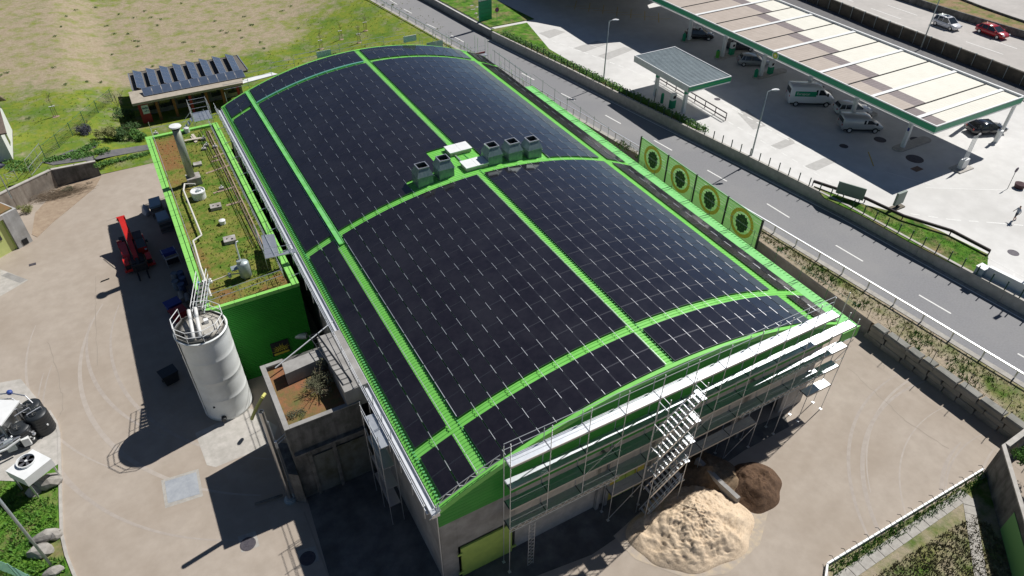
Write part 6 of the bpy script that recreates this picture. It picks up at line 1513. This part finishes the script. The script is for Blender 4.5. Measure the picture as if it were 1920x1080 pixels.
for i in range(0):
    pass
hb = MB()
for i in range(30):
    t_ = i/29; p = fz_at(90+t_*90, 303-t_*32+6*sin(t_*3.1)); leaves(hb, (p.x, p.y, p.z+.2), (.6, .5, .3), 60, .12, i+500, .1)
for i in range(22):
    t_ = i/21; p = fz_at(150+t_*130, 283+4*sin(t_*6)-t_*18+0); 
for i in range(26):
    t_ = i/25; p = fz_at(182+t_*98, 311-t_*22); leaves(hb, (p.x, p.y, p.z+.15), (.5, .45, .25), 50, .11, i+600, .1)
for i in range(26):
    t_ = i/25; p = fz_at(140+t_*60, 298-t_*14); leaves(hb, (p.x, p.y, p.z+.15), (.6, .6, .35), 60, .11, i+700, .1)
for i in range(12):
    p = fz_at(14+i*4, 306+(i % 3)*7); leaves(hb, (p.x, p.y, p.z+.15), (.7, .6, .35), 60, .11, i+800, .1)
obj('path_greenery', hb, leafb, kind='stuff')
# brush pile and dirt patch
obj('dirt_patch', MB().prism([(W(*q, 0).x, W(*q, 0).y) for q in ((60, 440), (66, 400), (110, 352), (190, 331), (178, 352), (130, 392), (98, 418), (70, 445))], -.05, .035), dirt, kind='structure')
mb = MB(); rn = random.Random(41); c = W(112, 366, 0)
for _ in range(420):
    p = Vector((c.x+rn.gauss(0, 1.3), c.y+rn.gauss(0, .45)+.0, abs(rn.gauss(0, .22))+.05)); a = rn.uniform(-.6, .9); d = Vector((cos(a), sin(a)*.6, rn.uniform(-.25, .35)))*rn.uniform(.2, .7); mb.tube(p-d, p+d, .014, 3, cap=False)
t = thing('brush_pile', 'pile of cut branches on the dirt below the dark retaining wall', 'brush pile', c); obj('branches', mb, twig, t, kind='stuff')
mb = MB(); clump(mb, (.9, .25, .3), (.9, .5, .4), 700, .06, 42); obj('foliage', mb, leafg, t, world=False)
# young staked trees
def young_tree(px_, py_, h, label, seed):
    p = fz_at(px_, py_); t = thing('young_tree', label, 'young tree', p, 0, 'young staked trees on the meadow'); rn = random.Random(seed)
    obj('trunk', MB().tube((0, 0, 0), (.05, 0, h), .03, 6, r2=.01), twig, t, world=False)
    mb = MB()
    for k in range(12): z = h*rn.uniform(.45, .95); a = rn.uniform(0, 6.28); mb.tube((.03, 0, z), (cos(a)*.45, sin(a)*.45, z+.5), .012, 3)
    obj('branches', mb, twig, t, world=False)
    for s_ in (-.22, .22): obj('stake', MB().tube((s_, .1, 0), (s_, .1, 1.35), .035, 5), mat('stake_wood', (.25, .18, .11), .9) if 'stake_wood' not in bpy.data.materials else bpy.data.materials['stake_wood'], t, world=False)
    obj('tie_board', MB().box(-.32, .32, .04, .16, 1.28, 1.36), whitep, t, world=False); mb = MB().rock((0, 0, .02), (.5, .4, .08), seed); obj('mulch', mb, dirt, t, world=False)
    if seed % 2: mb = MB(); leaves(mb, (0, 0, h*.75), (.4, .4, .7), 90, .04, seed, .2); obj('crown', mb, leafg, t, world=False)
for a in ((105, 219, 3.2, 'staked young tree alone on the meadow left of the office', 3), (603, 92, 2.8, 'leftmost staked young tree behind the far roof edge', 5), (640, 74, 2.6, 'second staked young tree behind the far roof edge', 6), (674, 80, 2.8, 'third staked young tree behind the far roof edge, with dark mulch', 7), (686, 58, 2.5, 'rightmost staked young tree close to the road guardrail', 9)): young_tree(*a)
# ------------------------------------------------------------------ office with solar panels
OZ = 3.2
oc_ = [W(241, 173, OZ), W(247.5, 195, OZ), W(446, 158, OZ), W(474.6, 130, OZ)]
of = thing('office', 'low office with a flat solar panelled roof and wooden columns behind the annex', 'building', (5, 97, 0))
fp_ = [W(247.5, 195, OZ), W(455, 155, OZ), W(452, 130, OZ), W(240.4, 172.7, OZ)]
rp_ = [W(248.5, 171.5, OZ-.25), W(464, 131.5, OZ-.25), W(444, 104.4, OZ-.25), W(239.3, 139, OZ-.25)]
obj('front_roof', MB().prism([(p.x, p.y) for p in fp_], OZ-.3, OZ), mat('roof_beige', (.42, .37, .30), .85, c2=(.33, .29, .23), sc=1.5), of)
obj('rear_roof', MB().prism([(p.x, p.y) for p in rp_], OZ-.5, OZ-.25), roofdk, of)
mb = MB()
for a, b in ((rp_[0], rp_[3]), (rp_[3], rp_[2]), (rp_[2], rp_[1])):
    mb.loft([[a+Vector((0, 0, -.02)), a+Vector((.12, 0, -.02)), a+Vector((.12, 0, .1)), a+Vector((0, 0, .1))], [b+Vector((0, 0, -.02)), b+Vector((.12, 0, -.02)), b+Vector((.12, 0, .1)), b+Vector((0, 0, .1))]])
obj('roof_trim', mb, alu, of)
bl = lambda P_, u, v: (P_[0]*(1-u)+P_[1]*u)*(1-v)+(P_[3]*(1-u)+P_[2]*u)*v
obj('back_wall', MB().prism([tuple(bl(fp_, .04, .75).xy), tuple(bl(fp_, .97, .75).xy), tuple(bl(rp_, .97, .93).xy), tuple(bl(rp_, .04, .93).xy)], 0, OZ-.52), mat('office_wall', (.28, .26, .24), .8), of)
for k in range(7):
    q = bl(fp_, .05+k*.148, .18); obj('column', MB().box(q.x-.16, q.x+.16, q.y-.16, q.y+.16, 0, OZ-.31), brown if k % 3 else dred, of)
q0, q1 = bl(fp_, .05, .66), bl(fp_, .97, .66)
for k in range(6):
    a, b = q0.lerp(q1, k/6+.02), q0.lerp(q1, (k+1)/6-.02); obj('window', MB().prism([(a.x, a.y), (b.x, b.y), (b.x, b.y+.06), (a.x, a.y+.06)], .9, 2.3), winm, of)
a, b = bl(fp_, .06, .14), bl(fp_, .125, .14); sg = obj('red_panel', MB().prism([(a.x, a.y), (b.x, b.y), (b.x, b.y+.06), (a.x, a.y+.06)], .2, OZ-.32), dred, of)
sgn = obj('sign_board', MB().prism([(a.x+.05, a.y-.05), (b.x-.05, b.y-.05), (b.x-.05, b.y-.01), (a.x+.05, a.y-.01)], 1.4, 2.55), mat('sign_pale', (.55, .65, .66), .6), of)
wd_ = b.x-a.x
mb = MB()
for (u0, u1, z0, z1) in ((.15, .32, 2.05, 2.28), (.36, .52, 2.05, 2.22), (.56, .72, 2.05, 2.3), (.75, .88, 2.05, 2.2), (.3, .45, 1.68, 1.78), (.5, .62, 1.68, 1.88), (.7, .85, 1.68, 1.8)): mb.box(a.x+u0*wd_, a.x+u1*wd_, a.y-.06, a.y-.052, z0, z1)
obj('sign_print', mb, mat('print_blue', (.02, .10, .16), .6), sgn)
a, b = W(446, 159, 2.9), W(521, 139, 2.9); obj('link_canopy', MB().prism([(a.x, a.y), (b.x, b.y), (b.x-.6, b.y+1.0), (a.x+.2, a.y+1.2)], 2.8, 2.92), whitep, of)
c0 = W(428, 178, 0); obj('red_wall', MB().box(11.8, 16.5, 89.2, 89.4, 0, 2.75), dred, of)
me5 = MB(); me5.box(-.5, .5, -.81, .81, -.03, 0, 1); me5.q([(-.47, -.78, .003), (.47, -.78, .003), (.47, .78, .003), (-.47, .78, .003)], 0)
small_me = to_mesh('small_panel', me5, [pvb, alu])
lab8 = ['leftmost', 'second', 'third', 'fourth', 'fifth', 'sixth', 'seventh', 'rightmost']
for k in range(8):
    t_ = k/7; T_ = Vector((249.5, 134)).lerp(Vector((422, 103.4)), t_); Bt = Vector((258.7, 166.5)).lerp(Vector((438, 135)), t_)
    p, q = W(T_.x+7, T_.y, OZ+.1), W(Bt.x+7, Bt.y, OZ+.1); d = (q-p); ang = atan2(d.y, d.x)+pi/2; L = d.length
    row = thing('panel_row', lab8[k]+' of the eight tilted blue solar panel rows on the office roof', 'solar panels', (p+q)/2-Vector((0, 0, .35)), ang, 'tilted panel rows on the office roof')
    for j in range(5):
        inst('solar_panel', small_me, row, (0, L*((j+.5)/5-.5), .42), (0, rad(24), 0), (1.05, L/5/1.66, 1))
    obj('rear_shield', MB().box(-.52, -.48, -L/2, L/2, .0, .6), black, row, world=False)
    obj('frame', MB().box(-.45, .45, -L/2, -L/2+.05, .02, .1).box(-.45, .45, L/2-.05, L/2, .02, .1), alu, row, world=False)
p0, p1 = W(268, 176, OZ+.1), W(458, 139.5, OZ+.1); d = (p1-p0); ang = atan2(d.y, d.x)
row = thing('panel_row', 'long front row of eleven grey blue solar panels on the office roof edge', 'solar panels', (p0+p1)/2-Vector((0, 0, .1)), ang); L = d.length
for j in range(11): inst('solar_panel', small_me, row, (L*((j+.5)/11-.5), 0, .32), (rad(16), 0, 0), (L/11/1.04, 1.0, 1))
obj('front_skirt', MB().box(-L/2, L/2, -.84, -.80, .0, .1), black, row, world=False)
# ------------------------------------------------------------------ stacks and things in the shade of the annex
def stackq(name, px4, zt, label, n, topm, cat='stack', group=None):
    P_ = [W(*p, zt) for p in px4]; c = sum(P_, Vector())/4; t = thing(name, label, cat, (c.x, c.y, 0), 0, group)
    for k in range(n):
        z0 = zt*k/n; z1 = zt*(k+1)/n-.06; sc_ = 1-.03*random.random()
        obj('layer', MB().prism([(c.x+(p.x-c.x)*sc_, c.y+(p.y-c.y)*sc_) for p in P_], z0, z1), topm if k == n-1 else mat('stack_grey', (.15, .15, .14), .8) if k % 2 else conc, t)
    return t
glt = mat('sheet_blue_grey', (.30, .42, .50), .4, c2=(.25, .36, .44), sc=1)
stackq('sheet_stack', [(277, 372), (298, 366), (301, 382), (280, 389)], 1.5, 'stack of pale blue sheets farther from the viewer beside the annex wall', 5, glt, group='sheet stacks beside the annex')
stackq('sheet_stack', [(290, 399), (310, 392), (317, 407), (295, 415)], 1.6, 'stack of pale blue sheets nearer the viewer beside the annex wall', 6, glt, group='sheet stacks beside the annex')
p = W(272, 392, .6); t = thing('big_bag', 'white bag leaning on the sheet stacks beside the annex', 'bag', (p.x, p.y, 0)); obj('bag', MB().rock((0, 0, .5), (.45, .7, .75), 6), mat('bag_white', (.45, .48, .55), .8), t, world=False)
c = W(318, 476, .9); t = thing('blue_trolley', 'blue topped trolley standing in the shade of the annex', 'trolley', (c.x, c.y, 0), rad(8))
obj('tray', MB().box(-.65, .65, -.1, .7, .8, 1.15), blue, t, world=False); obj('cavity', MB().box(-.55, .55, -.85, -.12, .3, .36), dark, t, world=False)
for x in (-.6, .6): obj('frame_side', MB().path([(x, -.9, 0), (x, -.9, 1.0), (x, .7, 1.2), (x, .7, 0)], .04, 5), alur, t, world=False)
obj('frame_bar', MB().tube((-.6, -.9, 1.0), (.6, -.9, 1.0), .04, 5), alur, t, world=False)
bl_ = ['blue drum nearest the annex wall', 'blue grey drum at the left of the drum group', 'dark drum in the middle of the drum group', 'blue drum at the lower left of the drum group', 'drum at the lower right of the drum group']
dm = [mat('drum_blue', (.06, .10, .2), .4), mat('drum_grey', (.16, .2, .24), .5)]
for i, (x, y) in enumerate(((342, 524), (331, 526), (346, 534), (333, 541), (344, 546))):
    p = W(x, y, 0); t = thing('drum', bl_[i], 'drum', (p.x, p.y, 0), 0, 'drums in the shade of the annex'); obj('drum_body', MB().lathe([(.3, 0), (.3, .3), (.32, .31), (.3, .33), (.3, .6), (.32, .61), (.3, .63), (.3, .9), (.27, .9), (.27, .87), (0, .87)], 18), dm[i % 2], t, world=False)
for i, (x, y) in enumerate(((341, 556), (352, 560), (362, 552))):
    p = W(x, y, .25); single('pipe_roll', MB().tube(p-Vector((0, .6, 0)), p+Vector((0, .6, 0)), .26, 14), conc if i < 2 else concd, ['grey roll at the left below the drums', 'grey roll in the middle below the drums', 'dark roll next to the annex wall'][i], 'roll', p, 'rolls below the drums')
for i, (x, y, m_, l) in enumerate(((330, 585, blue, 'dark blue bin left of the silo top'), (340, 600, dred, 'dark red bin left of the silo'), (322, 715, black, 'black bin at the left foot of the silo'))):
    p = W(x, y, 0); t = thing('wheeled_bin', l, 'bin', (p.x, p.y, 0), rad(15)); obj('bin_body', MB().loft([[(-.5, -.4, .1), (.5, -.4, .1), (.5, .4, .1), (-.5, .4, .1)], [(-.62, -.5, 1.1), (.62, -.5, 1.1), (.62, .5, 1.1), (-.62, .5, 1.1)]]), m_, t, world=False); obj('lid', MB().box(-.65, .65, -.53, .53, 1.1, 1.18), m_, t, world=False)
    for s_ in (-.5, .5): obj('wheel', MB().tube((s_-.05, .4, .12), (s_+.05, .4, .12), .12, 10), rubber, t, world=False)
p = W(318, 655, 0); single('pallet_boards', MB().box(p.x-1, p.x+1, p.y-.5, p.y-.38, 0, .7).box(p.x-1, p.x+1, p.y-.3, p.y-.24, 0, .6), conc, 'boards standing on edge left of the silo', 'boards', (p.x, p.y, 0), kind='stuff') if 0 else None
# ------------------------------------------------------------------ telehandler
ta, tb = W(238, 432, 1.2), W(263, 502, 1.2); d = (tb-ta); ang = atan2(d.y, d.x)
redm, dkm = red, mat('chassis_dark', (.03, .03, .034), .6)
th = thing('telehandler', 'red telescopic handler parked in the shade with its raised red boom tail in the sun', 'telehandler', ((ta+tb)/2).xy[:]+(0,), ang)
Lh = 2.6
obj('chassis', MB().box(-2.4, 2.3, -.55, .55, .5, 1.05).box(-2.5, -1.7, -.95, .95, .6, 1.3), dkm, th, world=False)
obj('engine_cover', MB().loft([[(-1.6, -1.15, .7), (1.1, -1.15, .7), (1.1, -.45, .7), (-1.6, -.45, .7)], [(-1.5, -1.1, 1.3), (.7, -1.1, 1.2), (.7, -.5, 1.2), (-1.5, -.5, 1.3)]]), redm, th, world=False)
cab = obj('cab', MB().loft([[(-1.0, .3, .8), (.8, .3, .8), (.8, 1.15, .8), (-1.0, 1.15, .8)], [(-1.0, .3, 1.5), (.75, .3, 1.5), (.75, 1.15, 1.5), (-1.0, 1.15, 1.5)]]), redm, th, world=False)
obj('cab_glass', MB().loft([[(-1.0, .32, 1.5), (.72, .32, 1.5), (.72, 1.13, 1.5), (-1.0, 1.13, 1.5)], [(-.9, .38, 2.3), (.3, .38, 2.3), (.3, 1.08, 2.3), (-.9, 1.08, 2.3)]]), glass, cab, world=False)
obj('cab_roof', MB().box(-.95, .35, .34, 1.12, 2.3, 2.38), dkm, cab, world=False)
for x in (-1.75, 1.65):
    for s_ in (-1, 1):
        wl = obj('wheel', MB().tube((x, s_*.75, .6), (x, s_*1.18, .6), .6, 20), rubber, th, world=False); obj('rim', MB().tube((x, s_*1.18, .6), (x, s_*1.2, .6), .32, 14), redm, wl, world=False)
        obj('mudguard', MB().loft([[(x-.65, s_*.75, 1.05), (x-.65, s_*1.2, 1.05), (x-.65, s_*1.2, 1.1), (x-.65, s_*.75, 1.1)], [(x, s_*.75, 1.3), (x, s_*1.2, 1.3), (x, s_*1.2, 1.36), (x, s_*.75, 1.36)], [(x+.65, s_*.75, 1.05), (x+.65, s_*1.2, 1.05), (x+.65, s_*1.2, 1.1), (x+.65, s_*.75, 1.1)]]), redm, th, world=False)
def bar(a, b, w0, h0, w1, h1):
    return MB().loft([[(a[0], a[1]-w0, a[2]-h0), (a[0], a[1]+w0, a[2]-h0), (a[0], a[1]+w0, a[2]+h0), (a[0], a[1]-w0, a[2]+h0)], [(b[0], b[1]-w1, b[2]-h1), (b[0], b[1]+w1, b[2]-h1), (b[0], b[1]+w1, b[2]+h1), (b[0], b[1]-w1, b[2]+h1)]])
bm_ = obj('boom', bar((-2.6, -.05, 3.15), (1.9, -.05, 1.2), .24, .24, .2, .2), redm, th, world=False)
obj('inner_boom', bar((1.9, -.05, 1.2), (2.7, -.05, .9), .15, .15, .14, .14), dkm, bm_, world=False)
obj('boom_tail', MB().box(-2.75, -2.5, -.42, .32, 2.95, 3.35), redm, bm_, world=False)
obj('pivot_post', MB().loft([[(-2.6, -.4, 1.2), (-1.6, -.4, 1.2), (-1.6, .3, 1.2), (-2.6, .3, 1.2)], [(-2.5, -.3, 3.1), (-2.1, -.3, 3.0), (-2.1, .2, 3.0), (-2.5, .2, 3.1)]]), redm, th, world=False)
obj('ram', MB().tube((-.6, -.05, 1.3), (1.2, -.05, 1.6), .08, 10), alu, bm_, world=False)
obj('hydraulic_hose', MB().path([(-2.0, -.3, 3.2), (-.5, -.32, 2.6), (1.0, -.3, 2.0), (1.9, -.25, 1.75)], .03, 5), black, bm_, world=False)
fk = obj('fork_carriage', MB().box(2.65, 2.8, -.65, .65, .35, 1.15), dkm, th, world=False)
for s_ in (-.4, .4): obj('fork', MB().box(2.8, 4.0, s_-.07, s_+.07, .12, .18).box(2.8, 2.88, s_-.07, s_+.07, .12, .9), dkm, fk, world=False)
for s_ in (-1, 1): obj('outrigger', MB().box(1.9, 2.35, s_*1.0-.35, s_*1.0+.35, .3, .55), redm, th, world=False)
obj('headlight', MB().box(.8, .86, .9, 1.1, 1.2, 1.35), whitep, th, world=False); obj('mirror', MB().box(.7, .78, 1.2, 1.42, 1.9, 2.2), black, th, world=False)
# ------------------------------------------------------------------ machinery pad at the lower left
pad = [(-60, 730), (40, 712), (92, 775), (105, 792), (112, 830), (112, 870), (60, 905), (-60, 900)]
o = obj('machine_pad', MB().prism([(W(*q, 0).x, W(*q, 0).y) for q in pad], -.05, .10), concl, kind='structure')
kb = [(92, 770), (104, 789), (110, 812), (112, 870), (113, 930), (115, 1000), (124, 1040), (142, 1085), (160, 1130)]
mb = MB()
for a, b in zip(kb[:-1], kb[1:]):
    a, b = W(*a, .1), W(*b, .1); n = Vector((.09, 0, 0)); mb.loft([[a-n-Vector((0, 0, .12)), a+n-Vector((0, 0, .12)), a+n+Vector((0, 0, .03)), a-n+Vector((0, 0, .03))], [b-n-Vector((0, 0, .12)), b+n-Vector((0, 0, .12)), b+n+Vector((0, 0, .03)), b-n+Vector((0, 0, .03))]])
obj('yard_kerb', mb, concl, kind='structure')
gp_ = [(-80, 890), (40, 885), (112, 868), (113, 930), (114.5, 1000), (123, 1040), (141, 1085), (160, 1140), (-80, 1160)]
P_ = [W(*q, 0) for q in gp_]; o = obj('corner_grass', MB().prism([(p.x, p.y) for p in P_], -.05, .06), lush, kind='structure'); attr(o, lambda x, y: .05)
def cg(rn):
    x = rn.uniform(-40, 122); y = rn.uniform(905, 1085)
    if x > 112+max(0, (y-1000))*.3-6 or (x > 55 and y < 935 and x < 100) or (x > 60 and x < 118 and 1000 < y < 1048): return None
    p = W(x, y, .05); return (p.x, p.y, .05)
tufts('corner_weeds', cg, 2200, .06, .22, mat('lush_blade', (.11, .27, .03), .9, c2=(.16, .30, .04), sc=2), 55, .06); tufts('corner_dark_weeds', cg, 350, .08, .3, leafb, 56, .08)
bld = ['large angular boulder under the corner of the white fan unit', 'pale rounded boulder left of the large one below the fan unit', 'upper boulder of the pair beside the slanting lamp pole', 'lower boulder of the pair beside the slanting lamp pole', 'boulder at the bottom edge behind the wire fence', 'small pale stone beside the upper boulder near the kerb']
for i, (x, y, r) in enumerate(((93, 908, (.95, .7, .7)), (64, 925, (.6, .5, .45)), (88, 1010, (1.0, .55, .45)), (78, 1036, (.95, .65, .5)), (102, 1075, (.7, .5, .4)), (107, 1008, (.45, .45, .4)))):
    p = W(x, y, 0); single('boulder', MB().rock((p.x, p.y, r[2]*.45), r, 30+i, sub=2), boul, bld[i], 'boulder', p, 'boulders along the kerb')
p = W(98, 1062, 0); t = thing('lamp_pole', 'slanting looking grey lamp pole rising from the lower left corner', 'lamp pole', p); obj('pole', MB().tube((0, 0, 0), (0, 0, 10.5), .085, 12), galv, t, world=False, smooth=True); obj('foot_plate', MB().lathe([(.16, 0), (.16, .05), (0, .05)], 12), galv, t, world=False); obj('lamp_head', MB().box(-.15, .5, -.12, .12, 10.5, 10.62), galv, t, world=False)
chain('wire_fence', [W(-50, 1050, 0), W(38, 1085, 0), W(75, 1105, 0), W(130, 1130, 0)], 1.7, 'pale green wire fence crossing the lower left corner', .16, mat('fence_pale', (.18, .34, .26), .6))
def tank(x, y, r, h, label):
    p = W(x, y, h); t = thing('black_tank', label, 'tank', (p.x, p.y, .1), 0, 'black plastic tanks on the machinery pad')
    pr = [(r, 0)]
    for k in range(7): pr += [(r, .05+k*h/7), (r*1.02, .08+k*h/7), (r, .11+k*h/7)]
    pr += [(r, h-.15), (r*.9, h-.06), (r*.5, h-.02), (0, h)]
    b = obj('tank_body', MB().lathe(pr, 28), black, t, world=False, smooth=True); obj('lid', MB().lathe([(.26, h-.04), (.26, h+.04), (.0, h+.05)], 18, c=(-.12, -.1, 0)).lathe([(.14, h+.04), (.14, h+.08), (0, h+.09)], 14, c=(-.12, -.1, 0)), black, b, world=False)
    obj('valve', MB().tube((r*.6, -r*.8, h*.5), (r*.66, -r*.95, h*.5), .06, 8), whitep, t, world=False); obj('hose', MB().path([(-.12, -.1, h), (-.5, .1, h+.2), (-r, .3, h*.8)], .03, 5), black, t, world=False)
    obj('lid_rib', MB().box(-.35, .1, -.12, -.08, h+.04, h+.09).box(-.15, -.1, -.3, .1, h+.04, h+.09), concd, b, world=False)
tank(56, 760, .70, 1.5, 'black tank farthest from the viewer, next to the yard kerb'); tank(66, 775, .74, 1.9, 'tall black tank in the middle, nearest the yard kerb'); tank(37, 801, .66, 1.6, 'black tank behind the white fan unit railing')
# fan unit
fz_ = 2.3; fq = [W(61, 842, fz_), W(96, 860, fz_), W(45, 900, fz_), W(10, 883, fz_)]; fc_ = sum(fq, Vector())/4
t = thing('fan_unit', 'white rectangular cooler with a round black fan on top at the lower left', 'cooling unit', (fc_.x, fc_.y, .1))
obj('housing', MB().prism([(p.x, p.y) for p in fq], fz_-.75, fz_), whitep, t)
cc = W(50, 866, fz_)
obj('fan_ring', MB().lathe([(.58, fz_), (.6, fz_+.18), (.54, fz_+.18), (.52, fz_+.01)], 28, c=(cc.x, cc.y, 0)), whitep, t); obj('fan_well', MB().lathe([(.53, fz_+.015), (0, fz_+.015)], 28, c=(cc.x, cc.y, 0)), dark, t)
mb = MB(); 
for k in range(5):
    a = k*2*pi/5; u = Vector((cos(a), sin(a), 0)); v = Vector((-sin(a), cos(a), 0)); c = Vector((cc.x, cc.y, fz_+.08)); mb.q([c+u*.08-v*.05, c+u*.5-v*.16+Vector((0, 0, .03)), c+u*.5+v*.1-Vector((0, 0, .03)), c+u*.08+v*.05])
fb_ = obj('fan_blades', mb, mat('blade_grey', (.08, .08, .09), .5), t); obj('hub', MB().lathe([(.09, fz_+.05), (.09, fz_+.14), (0, fz_+.15)], 12, c=(cc.x, cc.y, 0)), whitep, fb_)
for q in fq: e = (fc_-q).normalized()*.15; obj('leg', MB().box(q.x+e.x-.05, q.x+e.x+.05, q.y+e.y-.05, q.y+e.y+.05, .1, fz_-.75), alur, t)
# steel tank at the left edge
p = W(2, 770, 2.4); t = thing('steel_tank', 'large stainless steel tank with a white lid at the left edge', 'tank', (p.x-.3, p.y, .1)); T = Matrix.Rotation(rad(-32), 4, 'Z'); obj('tank_body', MB().box(-1.6, 1.0, -1.1, 1.1, .2, 2.2, T=T), steel, t, world=False); obj('lid', MB().box(-1.65, 1.05, -1.15, 1.15, 2.201, 2.32, T=T), whitep, t, world=False)
for k in range(3): obj('rib', MB().box(-1.62+k*1.25, -1.55+k*1.25, -1.15, -1.1, .2, 2.2, T=T), galv, t, world=False)
# pipe skid: frames, pipes, boxes
t = thing('pipe_skid', 'jumble of silver pipes, frames and valves between the steel tank and the fan unit', 'pipework', W(34, 826, .1))
rn = random.Random(19); o_ = t.location
for k in range(9): y0 = -1.6+k*.32; obj('pipe', MB().path([(-2.2, y0, .9+.1*(k % 3)), (-.6+rn.uniform(-.3, .5), y0+rn.uniform(-.1, .1), 1.0+.1*(k % 3)), (.6, y0+.3, 1.0+rn.uniform(0, .5))], rn.choice((.04, .06, .08)), 8), alu if k % 3 else whitep, t, world=False)
for k in range(4): x = -.9+k*.75; obj('frame', MB().path([(x, .9-.3*k, .1), (x, .9-.3*k, 2.1), (x+.9, 1.3-.3*k, 2.1), (x+.9, 1.3-.3*k, .1)], .04, 6), alu, t, world=False)
for k in range(22): x, y = rn.uniform(-2.2, 1.5), rn.uniform(-1.5, 1.5); z = rn.uniform(.3, 1.2); obj('valve', MB().lathe([(.1, 0), (.14, .1), (.06, .2), (.12, .3), (0, .3)], 10, c=(x, y, z)), rn.choice((alu, galv, black, whitep, bluesheet)), t, world=False)
for k in range(10): x, y = rn.uniform(-2.2, 1.2), rn.uniform(-1.3, 1.3); s_ = rn.uniform(.15, .35); obj('control_box', MB().box(x-s_, x+s_, y-s_*.7, y+s_*.7, .3, .3+s_*3), rn.choice((bluesheet, whitep, galv)), t, world=False)
p = W(22, 742, 2.0); t = thing('pipework', 'silver pipe frame with a blue valve above the steel tank', 'pipework', (p.x, p.y, .1))
obj('frame', MB().path([(-1.8, .6, 2.2), (0, 0, 2.2), (.9, -.6, 2.0), (1.3, -1.2, 1.2), (1.3, -1.2, 0)], .05, 6).path([(-1.8, .3, 1.9), (0, -.3, 1.9), (.7, -1.2, 1.5), (.7, -1.2, 0)], .05, 6), alu, t, world=False); obj('valve', MB().lathe([(.12, 0), (.2, .1), (.2, .25), (.1, .35), (0, .35)], 12, c=(0, 0, 2.1)), mat('valve_deep_blue', (.04, .08, .3), .4), t, world=False)
for x, y, l in ((150, 812, ''),): pass

# faint tyre tracks on the yard
tm1 = mat('track_dark', (.345, .30, .26), .95, c2=(.40, .352, .308), sc=2); tm2 = mat('track_light', (.42, .37, .325), .95, c2=(.37, .325, .28), sc=2)
def arc_track(cx, cy, r, a0, a1, wd, m_, z):
    mb = MB(); n = 30
    for k in range(n):
        a, b = a0+(a1-a0)*k/n, a0+(a1-a0)*(k+1)/n; w0 = wd*(.3+.7*sin(pi*k/n)); w1 = wd*(.3+.7*sin(pi*(k+1)/n))
        mb.q([(cx+cos(a)*(r-w0), cy+sin(a)*(r-w0), z), (cx+cos(a)*(r+w0), cy+sin(a)*(r+w0), z), (cx+cos(b)*(r+w1), cy+sin(b)*(r+w1), z), (cx+cos(b)*(r-w1), cy+sin(b)*(r-w1), z)])
    obj('tyre_track', mb, m_, yard)
rn = random.Random(12)
for i in range(7): arc_track(48+rn.uniform(-2, 2), 2+rn.uniform(-2, 2), rn.uniform(9, 19), rad(rn.uniform(70, 100)), rad(rn.uniform(140, 190)), rn.uniform(.06, .16), tm1 if i % 3 else tm2, .0030+i*.00003)
for i in range(6): arc_track(8+rn.uniform(-3, 3), 50+rn.uniform(-5, 5), rn.uniform(17, 24), rad(rn.uniform(150, 175)), rad(rn.uniform(215, 250)), rn.uniform(.06, .18), tm1 if i % 3 else tm2, .0034+i*.00003)
